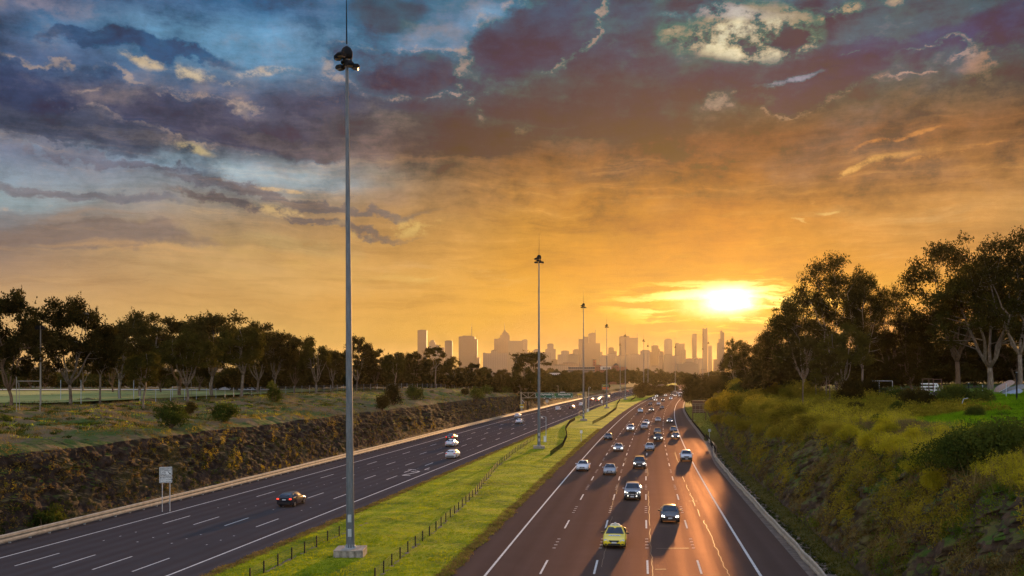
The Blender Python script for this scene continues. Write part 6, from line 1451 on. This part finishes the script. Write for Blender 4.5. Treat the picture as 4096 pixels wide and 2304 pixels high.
# ------------------------------------------------------------------ vehicles (front towards -Y, origin on the road under the front bumper)
def carpaint(name, c, metal=0.0, rough=0.28):
    m, b = newmat(name); b.inputs['Base Color'].default_value = (*c, 1); b.inputs['Metallic'].default_value = metal; b.inputs['Roughness'].default_value = rough
    b.inputs['Coat Weight'].default_value = 0.8; b.inputs['Coat Roughness'].default_value = 0.05; return m
PAINT = {'white': carpaint('white_car_paint', (.72, .74, .78)), 'silver': carpaint('silver_car_paint', (.42, .45, .50), .6), 'black': carpaint('black_car_paint', (.008, .010, .018)), 'grey': carpaint('dark_grey_car_paint', (.06, .06, .065), .4),
         'blue': carpaint('dark_blue_car_paint', (.012, .022, .06)), 'maroon': carpaint('maroon_car_paint', (.05, .008, .016)), 'red': carpaint('red_car_paint', (.28, .012, .01)), 'gold': carpaint('bronze_car_paint', (.22, .17, .11), .5), 'yellow': carpaint('taxi_yellow_paint', (1.0, .78, .03))}
MAT['glass'] = flat('tinted_car_glass', (.006, .022, .045), .07, spec=.5, coat=.3)
MAT['tyre'] = flat('tyre_rubber', (.012, .012, .012), .85); MAT['rim'] = flat('alloy_rim', (.35, .35, .36), .35, .8); MAT['plastic'] = flat('black_plastic', (.012, .012, .014), .55)
MAT['chrome'] = flat('chrome_trim', (.6, .62, .65), .15, 1.0); MAT['head_off'] = flat('headlight_lens', (.50, .55, .58), .08, spec=1.0, coat=1.0); MAT['head_on'] = emit('lit_headlight', (1.0, .93, .80), 6.0)
MAT['tail'] = emit('tail_light', (.50, .006, .004), .35); MAT['tail_on'] = emit('lit_tail_light', (1.0, .05, .02), 1.6); MAT['plate'] = flat('number_plate', (.65, .67, .68), .5); MAT['decal'] = flat('pale_decal', (.55, .62, .72), .5)
# profile stations: (y along the car from the nose, z of bottom, half width, z belt, z top, half width at top)
def stations(L_, W_, Hh, style):
    w = W_/2
    if style == 'sedan': S = [(0, .42, .78, .62, .66, .70), (.03, .26, .90, .66, .72, .78), (.14, .22, .97, .76, .84, .80), (.295, .20, 1, .86, .945, .80), (.445, .20, 1, .92, Hh-.02, .60), (.56, .20, 1, .93, Hh, .62), (.70, .20, 1, .94, Hh-.07, .60), (.835, .22, .99, .94, 1.06, .74), (.96, .28, .95, .92, 1.03, .74), (1, .42, .82, .84, .92, .70)]
    elif style == 'hatch': S = [(0, .42, .78, .64, .68, .70), (.03, .26, .90, .70, .76, .78), (.14, .22, .97, .80, .88, .80), (.27, .20, 1, .90, .99, .80), (.43, .20, 1, .95, Hh-.02, .62), (.60, .20, 1, .97, Hh, .64), (.80, .20, 1, .99, Hh-.04, .64), (.93, .24, .98, 1.0, Hh-.16, .64), (.985, .28, .95, .98, 1.08, .76), (1, .42, .88, .86, .98, .80)]
    elif style == 'suv': S = [(0, .50, .80, .78, .84, .74), (.03, .34, .92, .86, .94, .80), (.14, .32, .98, .95, 1.05, .82), (.27, .30, 1, 1.04, 1.14, .82), (.40, .30, 1, 1.08, Hh-.03, .66), (.58, .30, 1, 1.10, Hh, .68), (.84, .30, 1, 1.12, Hh-.03, .68), (.95, .34, .98, 1.12, Hh-.18, .66), (.99, .36, .96, 1.08, 1.22, .78), (1, .48, .90, .98, 1.10, .80)]
    elif style == 'ute': S = [(0, .56, .84, .86, .92, .76), (.03, .42, .95, .94, 1.02, .82), (.12, .40, .99, 1.02, 1.12, .84), (.24, .38, 1, 1.08, 1.18, .84), (.345, .38, 1, 1.12, Hh-.03, .68), (.45, .38, 1, 1.13, Hh, .70), (.60, .38, 1, 1.13, Hh-.03, .70), (.645, .40, 1, 1.12, 1.16, .94), (.97, .44, .99, 1.10, 1.14, .94), (1, .50, .97, 1.06, 1.10, .93)]
    elif style == 'van': S = [(0, .46, .84, .84, .90, .80), (.03, .34, .94, .96, 1.04, .86), (.10, .30, .99, 1.08, 1.22, .86), (.16, .30, 1, 1.12, 1.55, .82), (.24, .30, 1, 1.14, Hh-.05, .78), (.55, .30, 1, 1.15, Hh, .80), (.88, .30, 1, 1.15, Hh-.03, .80), (.96, .34, .99, 1.14, Hh-.12, .80), (.99, .36, .97, 1.10, 1.50, .88), (1, .46, .95, 1.02, 1.30, .90)]
    elif style == 'bus': S = [(0, .40, .94, 1.00, 1.10, .93), (.01, .30, .98, 1.20, 2.3, .93), (.03, .28, 1, 1.28, Hh-.35, .92), (.07, .28, 1, 1.30, Hh-.08, .90), (.20, .28, 1, 1.30, Hh, .90), (.5, .28, 1, 1.30, Hh, .90), (.93, .28, 1, 1.30, Hh-.02, .90), (.975, .30, 1, 1.28, Hh-.15, .90), (.99, .32, .99, 1.26, 2.3, .92), (1, .42, .97, 1.1, 1.8, .92)]
    return [(s[0]*L_, s[1], s[2]*w, s[3], s[4], s[5]*w) for s in S]
def section(s):
    y, zb, w, zbelt, zt, wt = s; tall = zt-zbelt > .25
    return [(w*.90, zb), (w*.985, zb+.10), (w, (zb+zbelt)*.5), (w*.985, zbelt-.06), (w*.955, zbelt), ((wt*1.05 if tall else w*.90), (zt-.09 if tall else zbelt+(zt-zbelt)*.55)), (wt*.93, zt-.02 if tall else zt-.01), (wt*.45, zt+.012), (0, zt+.02)]
def quad_off(mb, P, inset, off):
    P = [Vector(p) for p in P]; c = sum(P, Vector())/len(P); n = (P[2]-P[0]).cross(P[3]-P[1]).normalized()
    Q = [p+(c-p)*inset+n*off for p in P]; b = len(mb.v); mb.v += [tuple(q) for q in Q]+[tuple(q-n*.02) for q in Q]; k = len(Q)
    mb.f.append(tuple(range(b, b+k)))
    for i in range(k): j = (i+1) % k; mb.f.append((b+i, b+k+i, b+k+j, b+j))
def make_car(style, color, L_=4.6, W_=1.82, Hh=1.45, lights=False, back=False, name='car', cat='car', wheel_r=.32, extra=None):
    root = empty(name); root['category'] = cat; S0 = stations(L_, W_, Hh, style)
    wy = (L_*.175, L_*.79) if style != 'bus' else (L_*.22, L_*.74); ar = wheel_r*1.22
    ys = sorted(set([s[0] for s in S0]+[w+o for w in wy for o in (-ar, -ar*.98, -ar*.6, 0, ar*.6, ar*.98, ar)])); ys = [y for i, y in enumerate(ys) if i == 0 or y-ys[i-1] > .012]
    S = []
    for y in ys:
        v = [float(np.interp(y, [s[0] for s in S0], [s[j] for s in S0])) for j in range(1, 6)]
        for w in wy:
            if abs(y-w) < ar*.985: v[0] = max(v[0], wheel_r+math.sqrt(max(ar*ar-(y-w)**2, 0))*.94)
        S.append((y, *v))
    mb = MB(); sec = [section(s) for s in S]; n = len(sec[0])
    for (y, *_), pts in zip(S, sec):
        for x, z in pts: mb.v.append((x, y, z))
        for x, z in reversed(pts[:-1]): mb.v.append((-x, y, z))
    m_ = 2*n-1
    for i in range(len(S)-1):
        for j in range(m_-1): mb.f.append((i*m_+j, i*m_+j+1, (i+1)*m_+j+1, (i+1)*m_+j))
        mb.f.append((i*m_+m_-1, i*m_, (i+1)*m_, (i+1)*m_+m_-1))
    mb.f.append(tuple(reversed(range(m_)))); mb.f.append(tuple((len(S)-1)*m_+j for j in range(m_)))
    body = mb.build('body', PAINT[color] if isinstance(color, str) else color, root)
    me = body.data; me.polygons.foreach_set('use_smooth', [True]*len(me.polygons))
    try: me.set_sharp_from_angle(angle=math.radians(28))
    except Exception: pass
    def sp_at(y): return section((y, *[float(np.interp(y, [s[0] for s in S0], [s[j] for s in S0])) for j in range(1, 6)]))
    # glass
    a, b = S0[3][0], S0[4][0]; A, B = sp_at(a+.03), sp_at(b-.03)
    if style == 'bus': a, b = S0[1][0], S0[3][0]; A, B = [(1.0*W_/2*.92, 1.25)]*9, sp_at(b)
    g = MB(); xa, za = (A[6][0], A[6][1]) if style != 'bus' else (W_*.45, 1.3); xb, zb_ = (B[6][0], B[6][1]) if style != 'bus' else (W_*.44, 2.5)
    if style == 'bus': quad_off(g, [(-xa, S0[1][0]-.05, za), (xa, S0[1][0]-.05, za), (xb, S0[1][0]+.02, zb_), (-xb, S0[1][0]+.02, zb_)], .03, .03)
    else: quad_off(g, [(-xa*1.10, a+.02, za), (xa*1.10, a+.02, za), (xb*1.02, b-.02, zb_), (-xb*1.02, b-.02, zb_)], .045, .035)
    g.build('windscreen', MAT['glass'], root)
    i0 = 7 if style in ('sedan',) else 8; i1 = 6 if style in ('sedan',) else 7; 
    if style == 'ute': i0, i1 = 7, 6
    a, b = S0[i0][0], S0[i1][0]; A, B = sp_at(a-.02), sp_at(b+.02); g = MB(); quad_off(g, [(A[6][0], a, A[6][1]), (-A[6][0], a, A[6][1]), (-B[6][0], b, B[6][1]), (B[6][0], b, B[6][1])], .07, .03); g.build('rear_window', MAT['glass'], root)
    ends = {'sedan': (.36, .79, 2), 'hatch': (.35, .90, 2), 'suv': (.33, .92, 3), 'ute': (.30, .60, 2), 'van': (.18, .93, 4), 'bus': (.06, .95, 7)}[style]; y0, y1, k = ends[0]*L_, ends[1]*L_, ends[2]
    for sx in (1, -1):
        g = MB()
        for j in range(k):
            ya, yb = y0+(y1-y0)*j/k+.03, y0+(y1-y0)*(j+1)/k-.03; A, B = sp_at(ya), sp_at(yb)
            P = [(sx*A[4][0], ya, A[4][1]+.02), (sx*B[4][0], yb, B[4][1]+.02), (sx*B[5][0], yb, B[5][1]-.02), (sx*A[5][0], ya, A[5][1]-.02)]
            quad_off(g, P if sx > 0 else P[::-1], .06, .014)
        g.build('side_windows', MAT['glass'], root)
    # wheels
    for y in wy:
        for sx in (1, -1):
            n_ = 16; wv = MB(); xo = sx*(W_/2-.02); xi = sx*(W_/2-.24); prof_ = [(xi, wheel_r*.8), (xi, wheel_r), (xo-sx*.03, wheel_r), (xo, wheel_r*.93), (xo, wheel_r*.64)]
            for x, r_ in prof_:
                for q in range(n_): t = 6.2832*q/n_; wv.v.append((x, y+r_*math.cos(t), wheel_r+r_*math.sin(t)))
            for i in range(len(prof_)-1):
                for q in range(n_): q2 = (q+1) % n_; wv.f.append((i*n_+q, i*n_+q2, (i+1)*n_+q2, (i+1)*n_+q))
            w = wv.build('wheel', MAT['tyre'], root); rv = MB(); xr = xo-sx*.03
            rv.v += [(xr, y+wheel_r*.66*math.cos(6.2832*q/n_), wheel_r+wheel_r*.66*math.sin(6.2832*q/n_)) for q in range(n_)]+[(xr-sx*.05, y, wheel_r)]; rv.f += [(q, (q+1) % n_, n_) for q in range(n_)]
            for q in range(5): t = 6.2832*q/5; c_, s_ = math.cos(t), math.sin(t); rv.bar((xr+sx*.01, y, wheel_r), (xr+sx*.01, y+wheel_r*.62*c_, wheel_r+wheel_r*.62*s_), .05)
            rv.build('rim', MAT['rim'], w, fix=False)
    # front: lights, grille, intake, plate
    zn = S0[1][3]; wn = S0[1][2]; yl = -.012; hb = {'sedan': .62, 'hatch': .66, 'suv': .80, 'ute': .88, 'van': .82, 'bus': .70}[style]
    for sx in (1, -1):
        h = MB(); x0, x1 = wn*(.60 if lights else .52), wn*.96; P = [(x0, hb-.045), (x1, hb+.0), (x1*.985, hb+.13), (x0*1.05, hb+.075)]
        for x, z in P: h.v.append((sx*x, (x-x0)*.30+yl+(.03 if z > hb+.02 else -.02), z))
        for x, z in P: h.v.append((sx*x*.98, (x-x0)*.30+.16, z))
        h.f += [(0, 1, 2, 3), (7, 6, 5, 4), (0, 4, 5, 1), (1, 5, 6, 2), (2, 6, 7, 3), (3, 7, 4, 0)]
        h.build('headlight', MAT['head_on'] if lights else MAT['head_off'], root)
    gr = MB(); gw = wn*.47; gr.prism([(-gw*.8, hb-.10), (gw*.8, hb-.10), (gw, hb+.04), (-gw, hb+.04)], -.03, .08); gr.build('grille', MAT['plastic'], root)
    MB().box(-gw*1.02, gw*1.02, -.04, .06, hb+.045, hb+.07).build('trim', MAT['chrome'], root)
    zb0 = S0[1][1]+.04; MB().prism([(-wn*.62, zb0), (wn*.62, zb0), (wn*.52, zb0+.14), (-wn*.52, zb0+.14)], -.035, .08).build('air_intake', MAT['plastic'], root)
    for sx in (1, -1): MB().box(*(sorted((sx*wn*.68, sx*wn*.90))), -.01, .12, zb0+.02, zb0+.11).build('fog_light_recess', MAT['plastic'], root)
    pz = zb0+.155; MB().box(-.19, .19, -.05, -.01, pz, pz+.11).build('number_plate', MAT['plate'], root)
    for sx in (1, -1):
        yb = S0[4][0]*.86+S0[3][0]*.14 if style != 'bus' else .15; zb1 = (S0[3][3]+.10) if style != 'bus' else 1.9; MB().cbox((sx*(W_/2+.09), yb, zb1), (.10, .06, .065)).bar((sx*(W_/2-.05), yb, zb1-.04), (sx*(W_/2+.05), yb, zb1-.02), .04).build('mirror', MAT['plastic'] if color not in ('white', 'silver') else PAINT[color], root)
    # rear: lights, plate, bumper
    wr_ = S0[-1][2]; zt_ = {'sedan': .80, 'hatch': .88, 'suv': .98, 'ute': .86, 'van': .95, 'bus': .9}[style]
    for sx in (1, -1):
        h = MB(); x0, x1 = wr_*.72, wr_*1.03; h.box(*sorted((sx*x0, sx*x1)), L_-.10, L_+.012, zt_-.06, zt_+.08); h.build('taillight', MAT['tail_on'] if back == 'on' else MAT['tail'], root)
    MB().box(-.2, .2, L_-.02, L_+.02, zt_-.12, zt_-.01).build('rear_plate', MAT['plate'], root)
    MB().box(-wr_*.9, wr_*.9, L_-.08, L_+.03, S0[-1][1]-.04, S0[-1][1]+.12).build('rear_bumper', MAT['plastic'], root)
    MB().box(-wr_*.86, wr_*.86, .35, L_-.3, .20, .30).build('underbody', MAT['plastic'], root)
    if extra: extra(root, S0, L_, W_, Hh)
    return root
def taxi_extra(root, S0, L_, W_, Hh):
    y = S0[4][0]+.35; s = MB().prism([(-.46, Hh), (.46, Hh), (.30, Hh+.17), (-.30, Hh+.17)], y, y+.22).build('roof_sign', MAT['white'], root); text_mesh('TAXI 131', .13, MAT['black'], s, (0, y-.006, Hh+.04), align='CENTER', rot=(math.radians(90), 0, 0))
    MB().lathe([(.10, 0), (.10, .08), (.05, .11)], 10, (0, y+.1, Hh+.17)).build('roof_lamp', MAT['head_off'], root)
    a, b = S0[2], S0[3]; y0, y1 = a[0]+.22, a[0]+.50; z = lambda t: a[4]+(b[4]-a[4])*(t-a[0])/(b[0]-a[0])+.028
    o = MB().add([(-.50, y0, z(y0)), (.50, y0, z(y0)), (.44, y1, z(y1)), (-.44, y1, z(y1))], [(0, 1, 2, 3)]).build('bonnet_decal', MAT['decal'], root)
    text_mesh('TAXI', .24, MAT['chrome'], o, (0, y0+.04, z(y0)+.008), align='CENTER', rot=(math.atan2(z(y1)-z(y0), y1-y0), 0, 0), ext=.002, sx=1.3)
    MB().box(.40, .56, S0[4][0]-.10, S0[4][0]-.085, Hh-.18, Hh-.10).build('permit_sticker', MAT['decal'], root)
def bullbar(root, S0, L_, W_, Hh):
    b = MB(); w = W_*.42
    for z in (.62, .80, .98): b.tube([(-w, -.02, z), (-w*.9, -.20, z), (w*.9, -.20, z), (w, -.02, z)], .032, 6)
    for x in (-w*.82, -w*.3, w*.3, w*.82): b.tube([(x, -.2, .45), (x, -.2, 1.08 if abs(x) < w*.5 else .98)], .032, 6)
    b.tube([(-w*.3, -.2, 1.08), (w*.3, -.2, 1.08)], .032, 6); b.box(-w*1.02, w*1.02, -.26, .0, .34, .62); b.build('bull_bar', MAT['plastic'], root)
    for x in (-w*.6, w*.6): MB().lathe([(.07, 0), (.07, .02)], 10, (x, -.28, .55)).build('driving_lamp', MAT['head_on'], root)
    MB().tube([(-W_/2-.01, L_*.27, 1.0), (-W_/2-.03, L_*.33, 1.1), (-W_*.44, L_*.40, Hh+.05), (-W_*.44, L_*.38, Hh+.14)], .045, 6).build('snorkel', MAT['plastic'], root)
    MB().box(-.19, .19, -.29, -.262, .42, .53).build('bar_plate', MAT['plate'], root)
def dark_bumper(root, S0, L_, W_, Hh): MB().box(-W_*.47, W_*.47, -.10, .25, .40, .74).build('front_bumper', MAT['plastic'], root); MB().box(-.2, .2, -.125, -.10, .46, .58).build('bumper_plate', MAT['plate'], root); MB().box(-.25, .25, L_*.16, L_*.2, 1.12, 1.18).build('bonnet_scoop', PAINT['white'], root)
def rack(root, S0, L_, W_, Hh): MB().cbox((0, S0[4][0]+.4, Hh+.08), (.55, .16, .07)).cbox((0, S0[4][0]+.4, Hh+.2), (.10, .10, .10)).build('roof_bar', MAT['plastic'], root)
def railsx(root, S0, L_, W_, Hh):
    for s in (-1, 1): MB().tube([(s*W_*.32, L_*.42, Hh+.03), (s*W_*.33, L_*.60, Hh+.07), (s*W_*.32, L_*.85, Hh+.02)], .025, 5).build('roof_rail', MAT['chrome'], root)
DIM = {'sedan': (4.7, 1.82, 1.45), 'hatch': (4.2, 1.76, 1.47), 'suv': (4.65, 1.88, 1.74), 'ute': (5.1, 1.86, 1.80), 'van': (4.8, 1.82, 1.98), 'bus': (8.5, 2.35, 3.0)}
CARS = {}
def get_car(style, color, lights, back, extra):
    key = (style, color, lights, back, extra.__name__ if extra else None)
    if key not in CARS:
        l, w, h = DIM[style]; nm, ct = {'sedan': ('sedan_car', 'car'), 'hatch': ('hatchback_car', 'car'), 'suv': ('suv_car', 'car'), 'ute': ('pickup_truck', 'pickup'), 'van': ('van', 'van'), 'bus': ('minibus', 'minibus')}[style]
        if extra is taxi_extra: nm, ct = 'taxi', 'taxi'; w = 1.88; l = 4.95
        CARS[key] = make_car(style, color, l, w, h, lights, back, nm, ct, .32 if style in ('sedan', 'hatch') else (.46 if style == 'bus' else .39), extra)
    return CARS[key]
def slope_at(f, y): return float((f(y+3)-f(y-3))/6)
def put_car(px, py, style, color, label, lights=False, extra=None, away=False, back=False):
    src = get_car(style, color, lights, back, extra); d = depth(py); x = (px-CX)*d/FPX; a = math.atan(slope_at(fC if away else fA, d))
    l = DIM[style][0]
    # front-bottom at the read point for oncoming cars, rear-bottom for those driving away
    if away: rz = math.pi-a; p = Vector((x+math.sin(a)*l, d+math.cos(a)*l, 0.012))
    else: rz = -a; p = Vector((x, d+.12, 0.012))
    return instance(src, p, rz, 1.0, label, 'traffic driving away in the left lanes' if away else 'oncoming traffic in the right lanes')
I = put_car
I(2457, 2198, 'sedan', 'yellow', 'yellow taxi with a white roof sign, nearest oncoming car', False, taxi_extra)
I(2681.6, 2096, 'sedan', 'black', 'black sedan with slim lit headlights, second nearest oncoming car', True)
I(2529.8, 2004, 'ute', 'silver', 'silver pickup with a black bull bar and snorkel behind the taxi', True, bullbar)
I(2557.6, 1878, 'suv', 'grey', 'dark SUV with lit headlights behind the silver pickup', True)
I(2438, 1903, 'sedan', 'silver', 'silver sedan left of the dark SUV, headlights off')
I(2328.6, 1887, 'sedan', 'white', 'old boxy white sedan in the innermost right-carriageway lane')
I(2747, 1849, 'ute', 'white', 'white pickup with a black front bumper on the outer edge line', False, dark_bumper)
I(2473, 1808, 'sedan', 'silver', 'silver sedan with lit headlights behind the unlit silver one', True)
I(2599, 1805, 'sedan', 'silver', 'older silver sedan in the middle lane behind the dark SUV')
I(2633, 1768, 'suv', 'black', 'black SUV with bright headlights just behind the older silver sedan', True)
I(2630, 1738, 'sedan', 'grey', 'grey car almost hidden behind the black bright-lit SUV')
I(2702.5, 1758, 'hatch', 'maroon', 'maroon hatchback with lit headlights in the outer lane', True)
I(2694, 1732, 'hatch', 'blue', 'dark blue hatchback directly behind the maroon one')
I(2432, 1761, 'sedan', 'black', 'black sedan straddling the inner edge line near the small sign')
I(2521.6, 1727, 'suv', 'white', 'white SUV with lit headlights in the second lane', True)
I(2577.3, 1719, 'suv', 'silver', 'silver SUV right of the lit white SUV', False, railsx)
I(2585, 1701, 'sedan', 'white', 'white car with a bar on its roof behind the silver SUV', True, rack)
I(2632, 1689, 'sedan', 'silver', 'pale sedan fourth row back in the middle lane')
I(2679, 1692.6, 'sedan', 'blue', 'dark blue sedan with very bright headlights in the outer lane', True)
I(2561.4, 1652, 'suv', 'white', 'pale SUV in the second lane, behind the white car with the roof bar')
I(2606, 1648, 'suv', 'black', 'dark SUV with lit headlights next to the pale SUV', True)
I(2648, 1636.6, 'sedan', 'grey', 'dark sedan without lights in the outer lane, well behind the bright blue one')
I(2601, 1622.6, 'suv', 'maroon', 'dark SUV in the second lane, beside a white sedan')
I(2634.5, 1620.6, 'sedan', 'white', 'white sedan in the middle lane beside the dark SUV')
I(2622, 1605.7, 'suv', 'silver', 'silver SUV with lit headlights in the left of a pair', True)
I(2651.8, 1605.7, 'suv', 'maroon', 'reddish SUV with lit headlights in the right of a pair', True)
I(2615.5, 1596.6, 'sedan', 'black', 'distant dark car with lit headlights by the inner edge line', True)
I(2682.6, 1599.2, 'suv', 'white', 'distant white SUV alone in the fourth lane', True)
I(2626, 1589.2, 'suv', 'white', 'distant white SUV at the inner edge behind the dark lit car', True)
I(2661.8, 1584.8, 'sedan', 'white', 'distant white sedan in the second lane', True)
I(2652.8, 1576.8, 'suv', 'gold', 'distant bronze SUV in the innermost lane')
I(2687.2, 1582.8, 'suv', 'gold', 'distant bronze SUV with lit headlights left of a white sedan', True)
I(2700.5, 1585.8, 'sedan', 'white', 'distant white sedan beside the minibus', True)
I(2721.4, 1587, 'bus', 'white', 'white minibus in the outer lane, tallest of the distant traffic')
I(2673.7, 1570.4, 'sedan', 'silver', 'far silver sedan at the inner edge')
I(2688, 1574.2, 'suv', 'grey', 'far grey SUV behind the bronze one')
I(2710.4, 1576.2, 'suv', 'silver', 'far silver SUV just left behind the minibus')
I(2738, 1578, 'sedan', 'black', 'far dark sedan with bright headlights right of the minibus', True)
I(2735, 1569.4, 'suv', 'white', 'far white SUV behind the minibus', True)
I(2711.4, 1559.4, 'sedan', 'white', 'farthest white sedan at the inner edge')
I(2722.4, 1560.4, 'sedan', 'grey', 'farthest dark car with one bright reflection', True)
I(2733.3, 1555.5, 'suv', 'gold', 'farthest pale gold SUV')
I(2748, 1553.8, 'suv', 'white', 'farthest white SUV next to the dark verge tree', True)
I(2757, 1561.4, 'suv', 'black', 'far black SUV touching the dark verge tree', True)
I(2756, 1568.4, 'sedan', 'black', 'far black sedan with lit headlights below the verge tree', True)
def J(px, py, style, color, label, back=False, extra=None): return put_car(px, py, style, color, label, False, extra, True, back)
J(1136, 2031, 'hatch', 'black', 'black hatchback with red tail lights, nearest car in the left lanes', 'on')
J(1801, 1836, 'hatch', 'white', 'white hatchback with a dark rear window in the left lanes')
J(1797, 1789, 'sedan', 'white', 'white coupe-like sedan just ahead of the white hatchback')
J(1797, 1763.5, 'sedan', 'black', 'black sedan with a glinting roof ahead of the white sedan', 'on')
J(2073, 1696, 'sedan', 'white', 'white sedan left of the second lighting mast, nearer of two')
J(2067, 1672, 'hatch', 'white', 'white hatchback at the outer edge line, farther of two left of the second mast')
J(2230, 1645, 'van', 'white', 'white van between the second and third masts')
J(2284, 1638, 'suv', 'black', 'black SUV left of the third mast')
J(2323, 1625.5, 'suv', 'white', 'white SUV partly hidden by the third mast')
J(2366, 1603.4, 'sedan', 'red', 'red car right of the third mast', 'on')
J(2389, 1608.6, 'suv', 'maroon', 'dark red SUV in front of the small white notice', 'on')
J(2394, 1598.5, 'sedan', 'white', 'white sedan just ahead of the dark red SUV')
J(2408, 1591.7, 'sedan', 'white', 'white sedan left of the fourth mast in the left lanes')
J(2431, 1594.5, 'suv', 'white', 'white SUV right behind the fourth mast')
J(2438.5, 1580.2, 'suv', 'grey', 'grey SUV beyond the fourth mast')
J(2510.5, 1568.4, 'sedan', 'red', 'small red car right of the fifth mast')
J(2524.5, 1574.2, 'sedan', 'grey', 'small grey car right of the fifth mast')
J(2550, 1560.8, 'sedan', 'white', 'last white car of the left lanes at the median tree')
# ------------------------------------------------------------------ evening haze
hz = MB().box(-9000, 9000, -400, 13500, -2.0, HAZE_TOP).build('haze', None); tag(hz, 'thin golden evening haze between the road and the city', 'haze', kind='stuff')
m = bpy.data.materials.new('haze_air'); m.use_nodes = True; nt = m.node_tree; N = nt.nodes; L = nt.links
for n in list(N): N.remove(n)
v = nd('ShaderNodeVolumePrincipled'); v.inputs['Color'].default_value = (*HAZE_COL, 1); v.inputs['Density'].default_value = HAZE_DENS; v.inputs['Anisotropy'].default_value = HAZE_G
o = nd('ShaderNodeOutputMaterial'); L.new(v.outputs[0], o.inputs['Volume']); hz.data.materials.append(m)
hz.visible_shadow = True
